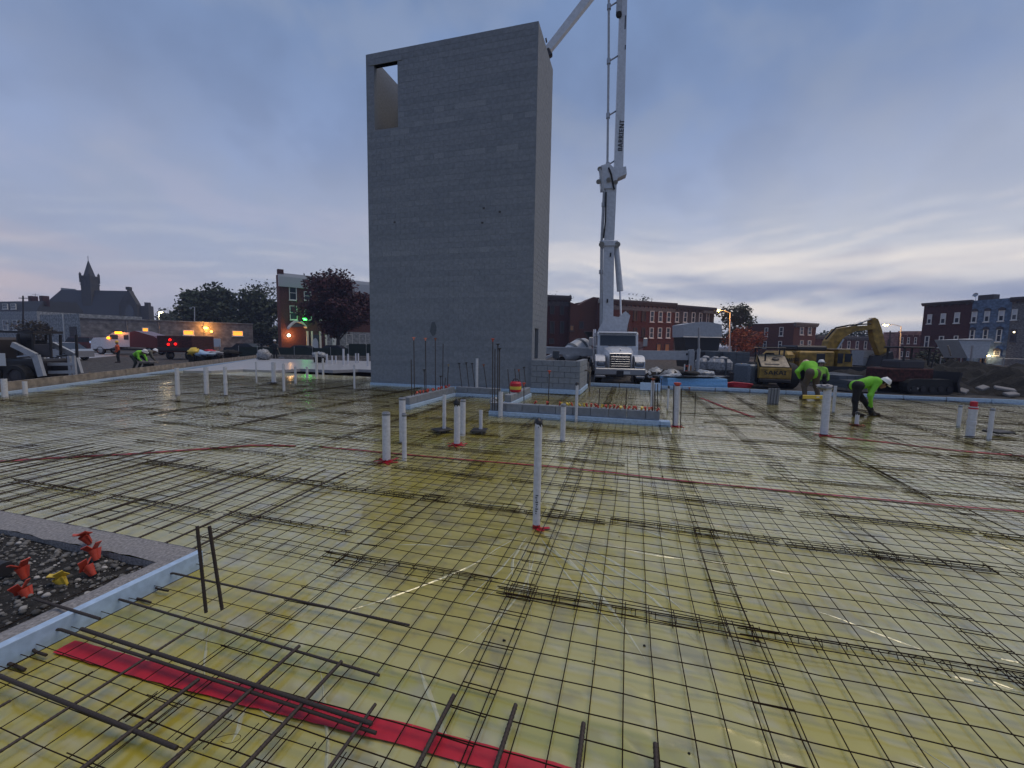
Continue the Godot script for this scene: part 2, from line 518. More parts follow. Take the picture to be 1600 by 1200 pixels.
func make_ground() -> void:
	var g := MB.new()
	g.quad(Vector3(-900, -0.33, 300), Vector3(900, -0.33, 300), Vector3(900, -0.33, -1200), Vector3(-900, -0.33, -1200))
	tag(part(self, "ground", g, M.ground), "dark bare earth and paving around the building site", "ground", "", "structure")
	# sub-base that carries the sheet
	var b := MB.new()
	b.prism([Vector2(13.2, -2.0), Vector2(13.2, 18.0), Vector2(form_x(-18.0) + 0.1, 18.0), Vector2(form_x(2.0) + 0.1, -2.0)], -0.30, -0.045, Transform3D(Basis(Vector3(1, 0, 0), Vector3(0, 0, -1), Vector3(0, 1, 0)), Vector3.ZERO))
	tag(part(self, "gravel_bed", b, M.soil), "levelled earth bed under the yellow plastic sheet", "ground", "", "structure")
	# yellow vapour barrier
	var xs := PackedFloat32Array(); var zs := PackedFloat32Array()
	var q := -25.5
	while q < 13.0:
		xs.push_back(q)
		q += clampf(absf(q - 0.3) * 0.011, 0.036, 0.3)
	xs.push_back(13.0)
	q = 0.4
	while q > -18.0:
		zs.push_back(q)
		q -= clampf(absf(q) * 0.011, 0.030, 0.3)
	zs.push_back(-18.0)
	var m := MB.new()
	var nx := xs.size()
	for zz in zs:
		for x in xs:
			var y := sheet_y(x, zz)
			var e := 0.02
			m.col = sheet_colour(x, zz)
			if absf(x) < 7.0 and zz > -9.0:
				var nn := Vector3(y - sheet_y(x + e, zz), e, y - sheet_y(x, zz + e)).normalized()
				m.vert(Vector3(x, y, zz), nn)
			else:
				e = 0.08
				var nn := Vector3(y - sheet_y(x + e, zz), e, y - sheet_y(x, zz + e)).normalized()
				m.vert(Vector3(x, y, zz), nn)
	for j in zs.size() - 1:
		var fx := form_x(zs[j]) + 0.05
		for i in nx - 1:
			if xs[i] < fx: continue
			var a := j * nx + i
			m.ix.append_array(PackedInt32Array([a, a + nx, a + 1, a + 1, a + nx, a + nx + 1]))
	var sh := one("plastic_sheet", m, M.sheet, "wrinkled yellow plastic vapour barrier spread under the wire mesh", "plastic sheet")
	# pinched folds of doubled film: a fan from the tall pipe and loose ones around it
	var fr := RandomNumberGenerator.new(); fr.seed = 77
	for k in 62:
		var a := 0.0; var p := Vector2.ZERO; var l := 0.0
		if k < 16:
			a = deg_to_rad(18.0 + k * 6.5 + fr.randf_range(-3, 3))
			p = Vector2(-0.825, -3.84) + Vector2(cos(a), sin(a)) * fr.randf_range(0.12, 0.6)
			l = fr.randf_range(0.4, 1.7)
		else:
			p = Vector2(fr.randf_range(-2.6, 4.6), fr.randf_range(-5.4, -1.5))
			a = deg_to_rad(fr.randf_range(8, 62)) if fr.randf() < 0.75 else fr.randf_range(0, PI)
			l = fr.randf_range(0.25, 1.1)
		var f := MB.new()
		f.col = Color(0.56, 0.53, 0.30)
		var n := maxi(4, int(l / 0.07))
		var bend := fr.randf_range(-0.6, 0.6)
		var w0 := fr.randf_range(0.006, 0.016)
		var hh := fr.randf_range(0.002, 0.006)
		var prev := []
		for i in n + 1:
			var u := i / float(n)
			var dir := Vector2(cos(a + bend * u), sin(a + bend * u))
			if i > 0: p += dir * (l / n)
			var side := Vector2(-dir.y, dir.x)
			var w := w0 * sin(PI * clampf(u, 0.03, 0.97)) * (1.0 + 0.4 * sin(u * 17.0 + k))
			var ring := []
			for s in [-1.0, -0.25, 0.25, 1.0]:
				var fq: Vector2 = p + side * (w * s + 0.004 * sin(u * 11.0 + k * 2.0))
				ring.append(Vector3(fq.x, sheet_y(fq.x, fq.y) + 0.001 + (hh * sin(PI * clampf(u, 0.05, 0.95)) if absf(s) < 0.5 else 0.0), fq.y))
			if i > 0:
				for s in 3:
					if (ring[s] - prev[s]).cross(prev[s + 1] - prev[s]).y < 0: f.quad(prev[s], prev[s + 1], ring[s + 1], ring[s])
					else: f.quad(ring[s], ring[s + 1], prev[s + 1], prev[s])
			prev = ring
		part(sh, "fold", f, M.sheet)

func sheet_colour(x: float, z: float) -> Color:
	var yel := Color(0.47, 0.385, 0.04)
	var dusty := Color(0.47, 0.405, 0.09)
	var pale := Color(0.505, 0.45, 0.15)
	var a := nz.get_noise_2d(x * 0.35 + 11.0, z * 0.35)
	var b := nz2.get_noise_2d(x * 0.9 - 5.0, z * 0.9 + 3.0)
	var c := dusty.lerp(pale, sm(-0.25, 0.2, a))
	# cleaner, yellower film along the foam of the pit and at the lap of two sheets
	var edge := nz2.get_noise_2d(x * 1.3 + 2.0, z * 1.3) * 0.5 + b * 0.25
	if x < -1.95 + edge and z > -2.35 + edge * 0.6: c = yel
	c = c.lerp(yel, sm(0.12, 0.3, -a + 0.35 * b) * 0.4)
	# laps: the doubled film shows as a yellower band with a clear edge
	for lap in [[-1.75, 0.10, 0.02], [-6.75, 0.16, -0.015], [-11.9, 0.25, 0.01]]:
		var lz: float = lap[0] + lap[2] * x + 0.04 * nz2.get_noise_1d(x * 0.7 + lap[0])
		if absf(z - lz) < lap[1]: c = c.lerp(Color(0.38, 0.36, 0.075), 0.75)
	# dried mud
	var s := nz.get_noise_2d(x * 1.7 + 30.0, z * 1.7 - 8.0)
	c = c.lerp(Color(0.22, 0.20, 0.155), sm(0.22, 0.5, s) * 0.45)
	var s2 := nz.get_noise_2d(x * 5.5 - 3.0, z * 5.5 + 17.0)
	c = c.lerp(Color(0.27, 0.245, 0.17), sm(0.18, 0.38, s2) * 0.35)
	var scuff := nz2.get_noise_2d(x * 3.0 + z * 1.0, z * 7.0 + 50.0)
	c = c.lerp(Color(0.55, 0.52, 0.40), sm(0.32, 0.5, scuff) * 0.30)
	return c

func make_slab() -> void:
	# freshly poured, still wet concrete behind the left of the mesh
	var y := 0.12
	var pts := [gnd(286, 579, y), gnd(330, 579.5, y), gnd(380, 577, y), gnd(430, 579, y), gnd(470, 576, y), gnd(520, 578.5, y), gnd(560, 577, y), gnd(590, 578, y), gnd(640, 566, y), gnd(430, 560.5, y), gnd(398, 561, y)]
	var poly := []
	for q in pts: poly.append(Vector2(q.x, -q.z))
	var b := MB.new()
	b.prism(poly, -0.04, y, Transform3D(Basis(Vector3(1, 0, 0), Vector3(0, 0, -1), Vector3(0, 1, 0)), Vector3.ZERO))
	tag(part(self, "slab", b, M.wet_concrete), "freshly poured wet grey concrete slab", "slab", "", "structure")
	# timber form along the slab's skew edge: boards end to end, a strip of foam at its foot
	var d := Vector3(-12.73, 0, -20.11).normalized()
	var nrm := Vector3(-d.z, 0, d.x)
	var p0 := Vector3(form_x(-6.6), 0, -6.6)
	var t := thing("timber_form", "long timber edge form beside the skid steer at the mesh edge", "timber form", "", p0)
	var bas := Basis(d, Vector3.UP, d.cross(Vector3.UP))
	var l := 26.4
	var k := 0.0
	while k < l - 0.1:
		var w := minf(3.66, l - k)
		part(t, "plank", MB.new().cbox(d * (k + w * 0.5) + Vector3(0, 0.09 + rnd(-0.008, 0.008), 0) - nrm * 0.0, Vector3(w - 0.01, 0.60, 0.045), 0.006, bas), M.wood)
		k += w
	var t2 := thing("foam_strip", "pale blue foam strip along the foot of the timber form", "foam board", "", p0)
	k = 0.0
	while k < l - 0.1:
		var w := minf(2.44, l - k)
		part(t2, "foam_board", MB.new().cbox(d * (k + w * 0.5) + Vector3(0, 0.03, 0) + nrm * (0.055 if nrm.x > 0 else -0.055), Vector3(w - 0.012, 0.17, 0.05), 0.004, bas), M.foam)
		k += w
	# form along the back of the slab
	var t3 := thing("edge_foam", "row of pale blue foam boards along the rear slab edge", "foam board", "", Vector3(-1.7, 0, -18.1))
	k = 0.0
	while k < 14.6:
		part(t3, "foam_board", MB.new().cbox(Vector3(k + 0.6, 0.03 + rnd(-0.01, 0.01), rnd(-0.02, 0.02)), Vector3(1.19, 0.24, 0.05), 0.004, Basis(Vector3.UP, rnd(-0.012, 0.012))), M.foam)
		k += 1.22
	var t4 := thing("rear_timber_form", "low timber form behind the blue foam at the truck", "timber form", "", Vector3(-1.7, 0, -18.2))
	for i in 4:
		part(t4, "plank", MB.new().cbox(Vector3(i * 3.66 + 1.83, 0.0, 0), Vector3(3.64, 0.26, 0.045), 0.005), M.wood)
	# far form behind the wet slab
	var f0 := gnd(402, 558.5, 0.0); var f1 := gnd(600, 561.5, 0.0)
	var dd := (f1 - f0).normalized()
	var t5 := thing("far_timber_form", "timber form behind the wet concrete slab", "timber form", "", f0)
	for i in 4:
		var w := f0.distance_to(f1) / 4.0
		part(t5, "plank", MB.new().cbox(dd * (i * w + w * 0.5) + Vector3(0, 0.02, 0), Vector3(w - 0.015, 0.55, 0.05), 0.006, Basis(dd, Vector3.UP, dd.cross(Vector3.UP))), M.wood)

# ---------- block tower ----------
const TX0 := -10.10
const TX1 := -3.48
const TZ0 := -14.75
const TZ1 := -17.35
const TH := 12.43
func make_tower() -> void:
	var t := thing("block_tower", "tall open-topped grey concrete block shaft with one high window opening", "tower", "", Vector3(TX0, 0, TZ0))
	var W := TX1 - TX0
	var D := TZ0 - TZ1
	var wx0 := 0.34; var wx1 := 1.33; var wy0 := 9.70; var wy1 := 12.0
	# walls: mortar-coloured cores, 0.19 m thick, with block faces laid on them
	var core := MB.new()
	var th := 0.19
	core.box(Vector3(wx0 * 0.5, TH * 0.5, -th * 0.5), Vector3(wx0, TH - 0.01, th))
	core.box(Vector3((wx1 + W) * 0.5, TH * 0.5, -th * 0.5), Vector3(W - wx1, TH - 0.01, th))
	core.box(Vector3((wx0 + wx1) * 0.5, wy0 * 0.5, -th * 0.5), Vector3(wx1 - wx0, wy0, th))
	core.box(Vector3((wx0 + wx1) * 0.5, (wy1 + TH) * 0.5, -th * 0.5), Vector3(wx1 - wx0, TH - wy1 - 0.01, th))
	var fw := part(t, "front_wall", core, M.mortar)
	var s := MB.new()
	# the side wall facing the truck has a narrow doorway low down
	var dz0 := 0.42; var dz1 := 1.02; var dy0 := 1.15; var dy1 := 2.32
	s.box(Vector3(W - th * 0.5, TH * 0.5, -(th + dz0) * 0.5 - 0.002), Vector3(th, TH - 0.01, dz0 - th))
	s.box(Vector3(W - th * 0.5, TH * 0.5, -(dz1 + D) * 0.5), Vector3(th, TH - 0.01, D - dz1))
	s.box(Vector3(W - th * 0.5, dy0 * 0.5, -(dz0 + dz1) * 0.5), Vector3(th, dy0, dz1 - dz0))
	s.box(Vector3(W - th * 0.5, (dy1 + TH) * 0.5, -(dz0 + dz1) * 0.5), Vector3(th, TH - dy1 - 0.01, dz1 - dz0))
	var sw := part(t, "side_wall", s, M.mortar)
	part(t, "side_wall", MB.new().box(Vector3(th * 0.5, TH * 0.5, -(th + D) * 0.5 - 0.002), Vector3(th, TH - 0.01, D - th)), M.block)
	part(t, "back_wall", MB.new().box(Vector3(W * 0.5, TH * 0.5, -D + th * 0.5), Vector3(W - 2.0 * th - 0.004, TH - 0.01, th)), M.block)
	# blocks
	var shape := {}
	var left_over := [MB.new(), MB.new(), MB.new(), MB.new()]
	var side_over := MB.new()
	var mats := [M.block, M.block_b, M.block_c, M.block_d]
	var made := 0
	var bh := 0.2005
	for r in 62:
		var y0 := r * bh
		var x := 0.0 if r % 2 == 0 else -0.2
		while x < W - 0.02:
			var a := maxf(x, 0.0); var e := minf(x + 0.4, W)
			x += 0.4
			# leave the window free
			var yc := y0 + bh * 0.5
			if yc > wy0 and yc < wy1:
				if a < wx1 and e > wx0:
					if a < wx0: e = wx0
					elif e > wx1: a = wx1
					else: continue
			if e - a < 0.06: continue
			var k := rng.randi() % 3
			if nz2.get_noise_2d(r * 0.7, 4.0 + x * 0.12) > 0.12: k = 2
			elif nz2.get_noise_2d(r * 0.7, 4.0 + x * 0.12) < -0.15: k = 1
			if (r == 47 or r == 48 or r == 50 or r == 25 or r == 42) and nz2.get_noise_2d(x * 0.5, r * 3.1) > 0.02 and rng.randf() < 0.6: k = 3
			var proud := rnd(0.003, 0.006)
			if r < 18 and made < 292:
				var key := "%.2f" % (e - a)
				if not shape.has(key): shape[key] = MB.new().box(Vector3.ZERO, Vector3(e - a - 0.009, bh - 0.009, 0.03)).mesh()
				var o := mpart(fw, "block", shape[key], mats[k])
				o.position = Vector3((a + e) * 0.5, y0 + bh * 0.5, proud - 0.015)
				made += 1
			else:
				left_over[k].box(Vector3((a + e) * 0.5, y0 + bh * 0.5, proud - 0.015), Vector3(e - a - 0.009, bh - 0.009, 0.03))
		var z := 0.0 if r % 2 == 1 else -0.2
		while z < D - 0.02:
			var a := maxf(z, 0.0); var e := minf(z + 0.4, D)
			z += 0.4
			var yc := y0 + bh * 0.5
			if yc > dy0 and yc < dy1 and a < dz1 and e > dz0:
				if a < dz0: e = dz0
				elif e > dz1: a = dz1
				else: continue
			if e - a < 0.06: continue
			side_over.box(Vector3(W + rnd(0.003, 0.006) - 0.015, y0 + bh * 0.5, -(a + e) * 0.5), Vector3(0.03, bh - 0.009, e - a - 0.009))
	for k in 4:
		part(fw, "blocks", left_over[k], mats[k]).set_meta("kind", "stuff")
	part(sw, "blocks", side_over, M.block_c).set_meta("kind", "stuff")
	part(t, "roof_deck", MB.new().box(Vector3((1.5 + W - 0.2) * 0.5, TH - 0.25, -D * 0.5), Vector3(W - 1.7, 0.15, D - 0.4)), M.wood)
	part(t, "lintel", MB.new().box(Vector3((wx0 + wx1) * 0.5, wy1 + 0.1, -0.08), Vector3(wx1 - wx0 + 0.4, 0.19, 0.21)), M.block_b)
	part(t, "foam_edge", MB.new().cbox(Vector3(W * 0.5, 0.05, 0.045), Vector3(W, 0.10, 0.05), 0.004), M.foam)
	# damp stain and two small pockets in the face
	part(t, "stain", MB.new().prism([Vector2(2.62, 2.15), Vector2(2.74, 1.98), Vector2(2.86, 2.05), Vector2(2.90, 2.30), Vector2(2.82, 2.52), Vector2(2.70, 2.50)], 0.012, 0.016), M.dark_block)
	for q in [[4.75, 6.55], [4.70, 6.05], [1.15, 6.28], [5.35, 6.38]]:
		part(t, "pocket", MB.new().box(Vector3(q[0], q[1], 0.010), Vector3(0.07, 0.06, 0.012)), M.trim_dark)

func block_run(t: Node3D, a: Vector3, b: Vector3, courses: int, y0: float, foam_h: float, foam_side: float) -> void:
	var d := (b - a).normalized()
	var l := a.distance_to(b)
	var bas := Basis(d, Vector3.UP, d.cross(Vector3.UP))
	for r in courses:
		var x := 0.0 if r % 2 == 0 else -0.2
		while x < l - 0.05:
			var s := maxf(x, 0.0); var e := minf(x + 0.4, l)
			x += 0.4
			if e - s < 0.06: continue
			var o := part(t, "block", MB.new().cbox(Vector3.ZERO, Vector3(e - s - 0.008, 0.192, 0.19), 0.006), [M.block, M.block_b, M.block_c][rng.randi() % 3])
			o.transform = Transform3D(bas, a + d * (s + e) * 0.5 + Vector3(0, y0 + 0.1 + r * 0.2, 0) + bas.z * rnd(-0.003, 0.003))
	if foam_h > 0.0:
		var o := part(t, "foam_board", MB.new().cbox(Vector3.ZERO, Vector3(l + 0.04, foam_h, 0.20 + 0.07), 0.006), M.foam)
		o.transform = Transform3D(bas, (a + b) * 0.5 + Vector3(0, y0 - foam_h * 0.5 - 0.002, 0) + bas.z * foam_side)

func make_low_walls() -> void:
	var t := thing("front_low_wall", "single course block wall on blue foam topped with orange caps", "block wall", "", Vector3.ZERO)
	block_run(t, Vector3(-3.28, 0, -9.70), Vector3(0.62, 0, -9.78), 1, 0.13, 0.13, 0.0)
	part(t, "foam_board", MB.new().cbox(Vector3(0.74, 0.062, -9.74), Vector3(0.20, 0.124, 0.26), 0.006), M.foam)
	t = thing("corner_low_wall", "L-shaped low block wall before the tower with red caps along it", "block wall", "", Vector3.ZERO)
	block_run(t, Vector3(-5.60, 0, -9.70), Vector3(-5.60, 0, -12.60), 1, 0.13, 0.13, 0.0)
	block_run(t, Vector3(-5.48, 0, -12.72), Vector3(-4.0, 0, -12.72), 1, 0.13, 0.13, 0.0)
	t = thing("return_low_wall", "short low block wall running back from the front wall", "block wall", "", Vector3.ZERO)
	block_run(t, Vector3(-3.30, 0, -11.2), Vector3(-3.30, 0, -13.5), 1, 0.13, 0.13, 0.0)
	t = thing("stub_wall", "chest-high block wall joined to the foot of the tower", "block wall", "", Vector3.ZERO)
	block_run(t, Vector3(-3.46, 0, -14.68), Vector3(-1.72, 0, -14.68), 5, 0.19, 0.17, 0.0)
	block_run(t, Vector3(-1.82, 0, -14.80), Vector3(-1.82, 0, -17.0), 5, 0.19, 0.17, 0.0)

# ---------- welded wire mesh, bolsters, bars ----------
func in_hole(x: float, z: float) -> bool:
	if x < form_x(z) + 0.7: return true
	if z > -2.4 - 0.6 and x < -3.17 - 0.3: return true
	if x > TX0 - 0.5 and x < TX1 + 0.3 and z < TZ0 + 0.6: return true
	if x < -10.0 and z < -17.2 + (x + 10.0) * 0.0: return true
	if x < -11.5 and z < -16.2 : return true
	return false

# a wire that bows a little sideways and up and down between its welds
func bent_wire(m: MB, a: Vector3, b: Vector3, r: float, n: int, k: int) -> void:
	var p := a
	var d := (b - a).normalized()
	var s := Vector3(-d.z, 0, d.x)
	var ph := rnd(0, 6.0)
	var am := rnd(0.001, 0.0055)
	for i in n:
		var u := (i + 1.0) / n
		var q := a.lerp(b, u) + s * (am * sin(ph + u * 5.0) + rnd(-0.0015, 0.0015)) + Vector3(0, 0.005 * sin(ph * 2.0 + u * 7.0) + rnd(-0.002, 0.002), 0)
		m.tube(p, q, r, r, k, false)
		p = q

func make_mesh() -> void:
	var L := 1.524
	var st := 0.1524
	var variants := []
	for k in 6:
		var m := MB.new()
		for i in 11:
			bent_wire(m, Vector3(i * st, 0, 0.03), Vector3(i * st, 0, -L - 0.03), 0.0026, 4, 4)
			bent_wire(m, Vector3(-0.03, 0.005, -i * st), Vector3(L + 0.03, 0.005, -i * st), 0.0026, 4, 4)
		variants.append(m.mesh())
	var lw := []; var cw := []
	for k in 9:
		var m := MB.new(); bent_wire(m, Vector3(0, 0, 0.03), Vector3(0, 0, -L - 0.03), 0.0030, 8, 5); lw.append(m.mesh())
		m = MB.new(); bent_wire(m, Vector3(-0.03, 0, 0), Vector3(L + 0.03, 0, 0), 0.0030, 8, 5); cw.append(m.mesh())
	var px := 1.397
	var pz := 1.42
	var lab := "rusty welded wire mesh panel lying flat over the yellow sheet"
	for r in 13:
		var zf := 0.15 - r * pz + 0.02
		for c in range(-18, 9):
			var xf := 0.633 + c * px + (0.0 if r % 2 == 0 else 0.03)
			var cx := xf + L * 0.5; var cz := zf - L * 0.5
			if in_hole(cx, cz) or zf - L < -18.4 or xf + L > 13.3: continue
			var o := Vector3(xf + rnd(-0.012, 0.012), 0.034 + (0.007 if (r + c) % 2 == 0 else 0.0), zf + rnd(-0.012, 0.012))
			var tilt := rnd(-0.010, 0.010)
			if r >= 1 and r <= 3 and absf(cx - 0.3) < 2.6 + r * 0.25:
				var t := thing("wire_mesh", lab, "wire mesh", "wire mesh panels", o, tilt)
				for i in 11:
					var w := mpart(t, "long_wire", lw[rng.randi() % 9], M.rust)
					w.position = Vector3(i * st + rnd(-0.003, 0.003), rnd(-0.002, 0.003), 0)
					w.rotation = Vector3(rnd(-0.003, 0.003), rnd(-0.0025, 0.0025), 0)
					w = mpart(t, "cross_wire", cw[rng.randi() % 9], M.rust)
					w.position = Vector3(0, 0.005 + rnd(-0.002, 0.003), -i * st + rnd(-0.003, 0.003))
					w.rotation = Vector3(0, rnd(-0.0025, 0.0025), rnd(-0.003, 0.003))
			else:
				var w := mpart(self, "wire_mesh", variants[rng.randi() % 6], M.rust)
				w.position = o; w.rotation.y = tilt
				tag(w, lab, "wire mesh", "wire mesh panels")
	# bolsters: 1.5 m wire chairs in rows that lift the mesh
	var bol := MB.new()
	for s in [-0.030, 0.030]: bol.tube(Vector3(0, 0.006, s), Vector3(1.5, 0.006, s), 0.0036, 0.0036, 4)
	bol.tube(Vector3(0, 0.036, 0), Vector3(1.5, 0.036, 0), 0.0044, 0.0044, 4)
	var bm := MB.new()
	for i in 12:
		var x := 0.06 + i * 0.125
		for s in [-1.0, 1.0]: bm.tube(Vector3(x + s * 0.012, 0.035, 0), Vector3(x + s * 0.012, 0.004, s * 0.03), 0.0024, 0.0024, 4, false)
	var bmesh := bol.mesh(); var lmesh := bm.mesh()
	var rows := [[-2.80, -2.39, 9], [-4.20, -6.6, 13], [-5.10, -8.1, 15], [-6.35, -9.6, 15], [-7.5, -12.0, 16], [-8.75, -12.6, 16], [-10.6, -13.0, 16], [-11.9, -13.5, 16], [-13.2, -14.0, 17], [-3.18, -7.2, 3]]
	for q in rows:
		var x: float = q[1]
		for i in q[2]:
			var z: float = q[0] + rnd(-0.05, 0.05) + 0.02 * (i % 2)
			if not (x < -3.2 and z > -2.4) and not in_hole(x + 0.7, z - 0.3) and x < 11.0 and not (z < -9.2 and z > -13.6 and x > -6.4 and x < 0.6):
				var t := thing("wire_bolster", "long bent-wire bolster standing under the mesh", "wire bolster", "wire bolsters in rows", Vector3(x, maxf(sheet_y(x, z), 0.0) - 0.004, z), rnd(-0.035, 0.035))
				mpart(t, "runners", bmesh, M.rust)
				mpart(t, "legs", lmesh, M.rust).set_meta("kind", "stuff")
			x += 1.5 + rnd(0.02, 0.22)

	# more of them where the panels lap, running away from the camera
	for x in [-5.05, -7.75, -10.55, 3.42, 6.22]:
		var z := -5.6 - absf(x) * 0.12
		while z > -14.0:
			if not in_hole(x, z - 0.7):
				var t := thing("wire_bolster", "long bent-wire bolster standing under the mesh", "wire bolster", "wire bolsters in rows", Vector3(x + rnd(-0.04, 0.04), maxf(sheet_y(x, z), 0.0) - 0.004, z), PI * 0.5 + rnd(-0.03, 0.03))
				mpart(t, "runners", bmesh, M.rust)
				mpart(t, "legs", lmesh, M.rust).set_meta("kind", "stuff")
			z -= 1.5 + rnd(0.0, 0.2)

func rebar_mesh(l: float, r: float) -> ArrayMesh:
	# a ribbed bar along +x
	var m := MB.new()
	m.tube(Vector3.ZERO, Vector3(l, 0, 0), r, r, 8)
	var x := 0.02
	while x < l - 0.02:
		m.tube(Vector3(x, 0, 0), Vector3(x + 0.005, 0, 0), r * 1.13, r * 1.13, 6, false)
		x += 0.022
	return m.mesh()

func make_rebar() -> void:
	# bars hooked over the foam edge of the pit
	var k := 0
	for q in [[-1.19, 1.35, 0.0095, "thickest hooked bar, outside the red tape by the blue pit foam"], [-1.50, 2.1, 0.008, "hooked bar lying along the red tape from the blue pit foam"], [-1.80, 1.93, 0.0068, "hooked bar between the red tape and the two upright bars"], [-2.13, 1.88, 0.0068, "hooked bar passing the feet of the two upright bars"]]:
		var t := thing("hooked_bar", q[3], "rebar", "hooked bars from the pit edge", Vector3(-3.12, 0.075, q[0]), rnd(-0.02, 0.02))
		var b := mpart(t, "bar", rebar_mesh(q[1], q[2]), M.rebar)
		b.rotation.z = -0.014
		var pts := []
		for i in 9:
			var a := PI * 0.5 + PI * i / 8.0
			pts.append(Vector3(cos(a) * 0.062, sin(a) * 0.062 - 0.062, 0.012 * i / 8.0))
		pts.append(Vector3(0.10, -0.124, 0.015))
		var hk := part(t, "hook", MB.new().path(pts, q[2], 6), M.rebar)
		hk.rotation.x = 1.15 if k % 2 == 0 else -1.05
		k += 1
	# bars coming out of the edge where the camera stands
	var ends := [[-2.74, -1.12, 0.0065], [-2.435, -1.75, 0.0065], [-2.03, -1.47, 0.0095], [-1.728, -1.81, 0.0095], [-1.428, -1.78, 0.0095], [-1.10, -1.60, 0.008], [-0.768, -1.755, 0.0105], [-0.465, -1.79, 0.0105], [-0.145, -1.785, 0.0105], [0.163, -1.776, 0.0105], [0.47, -1.62, 0.0105], [0.78, -1.55, 0.0105]]
	for q in ends:
		var z1 := 0.9
		var t := mpart(self, "straight_bar", rebar_mesh(z1 - q[1], q[2]), M.rebar)
		t.position = Vector3(q[0], 0.062, q[1])
		t.rotation = Vector3(0, -PI * 0.5 + rnd(-0.006, 0.006), 0)
		tag(t, "straight dark rebar reaching in over the red tape and mesh", "rebar", "straight bars in the corner by the pit")
	# dowels fanning out of the far side of the pit kerb, 0.3 m apart
	var x := -7.9
	while x < -3.2:
		var t := mpart(self, "kerb_dowel", rebar_mesh(2.15 + rnd(-0.15, 0.1), 0.0085), M.rebar)
		t.position = Vector3(x, 0.085, -2.36)
		t.rotation = Vector3(0, PI * 0.5 + 0.10 + 0.05 * (x + 4.0) * -0.35 + rnd(-0.03, 0.03), -0.012)
		tag(t, "dark dowel bar reaching out of the concrete kerb across the mesh", "rebar", "dowels out of the pit kerb")
		x += 0.305
	# bundle lying in the red tape
	for q in [[Vector3(-3.0, 0.085, -1.53), Vector3(-1.05, 0.07, -1.50)]]:
		var t := mpart(self, "lap_bar", rebar_mesh(q[0].distance_to(q[1]), 0.010), M.rebar)
		t.position = q[0]
		t.rotation = Vector3(0, -atan2(q[1].z - q[0].z, q[1].x - q[0].x), atan2(q[1].y - q[0].y, 1.9))
		tag(t, "thick bar lying lengthwise along the red tape", "rebar")
	# two short bars leaning upright at the pit corner
	for q in [[gnd(322, 957, 0.05), 326.0, 820.0], [gnd(347, 952, 0.05), 327.5, 818.0]]:
		var a: Vector3 = q[0]
		var tp := pt(308.0 if q[2] > 819 else 327.0, 822.0, 2.55)
		var t := mpart(self, "leaning_bar", rebar_mesh(a.distance_to(tp), 0.010), M.rebar)
		t.transform = Transform3D(Basis((tp - a).normalized(), Vector3.UP.cross((tp - a).normalized()).normalized(), Vector3.ZERO), a)
		var ux := (tp - a).normalized(); var uz := ux.cross(Vector3.UP).normalized(); var uy := uz.cross(ux)
		t.transform = Transform3D(Basis(ux, uy, uz), a)
		tag(t, "short upright bar leaning at the corner of the gravel pit", "rebar", "upright bars at the pit corner")
	# loose tie wire
	var pts := []
	for i in 24:
		var u := i / 23.0
		pts.append(Vector3(-1.62 + 0.10 * sin(u * 5.5), 0.06 + 0.05 * sin(u * PI), -1.30 + 0.22 * u + 0.05 * cos(u * 7.0)))
	one("tie_wire", MB.new().path(pts, 0.0012, 4), M.rust, "thin loop of tie wire lying on the mesh", "tie wire")
	tape_strip("red_tape", "wide red tape seam between the pit and the camera corner", [Vector3(-3.05, 0, -1.475), Vector3(-2.3, 0, -1.485), Vector3(-1.6, 0, -1.515), Vector3(-0.9, 0, -1.55), Vector3(-0.2, 0, -1.565), Vector3(0.6, 0, -1.57), Vector3(1.3, 0, -1.60)], 0.10, false)
	tape_strip("red_tape", "long thin red tape seam running past the vent pipes", [Vector3(-4.9, 0, -5.72), Vector3(-3.27, 0, -5.757), Vector3(-1.35, 0, -5.841), Vector3(-0.27, 0, -5.87), Vector3(0.95, 0, -5.79), Vector3(2.37, 0, -5.81), Vector3(4.23, 0, -5.9), Vector3(7.5, 0, -5.95)], 0.05)
	tape_strip("red_tape", "faded red tape seam that slants across the mesh by the dowels", [Vector3(-8.5, 0, -3.55), Vector3(-7.87, 0, -3.99), Vector3(-7.1, 0, -4.49), Vector3(-6.0, 0, -5.43), Vector3(-5.3, 0, -5.62)], 0.09)
	tape_strip("red_tape", "red tape seam leading from the leaning white pipe", [Vector3(3.7, 0, -9.75), Vector3(4.6, 0, -9.55), Vector3(5.6, 0, -9.2), Vector3(7.4, 0, -9.0)], 0.10)
	tape_strip("red_tape", "red tape seam on the sheet before the blue foam stack", [Vector3(2.3, 0, -15.6), Vector3(2.6, 0, -13.6), Vector3(3.0, 0, -11.8)], 0.11)

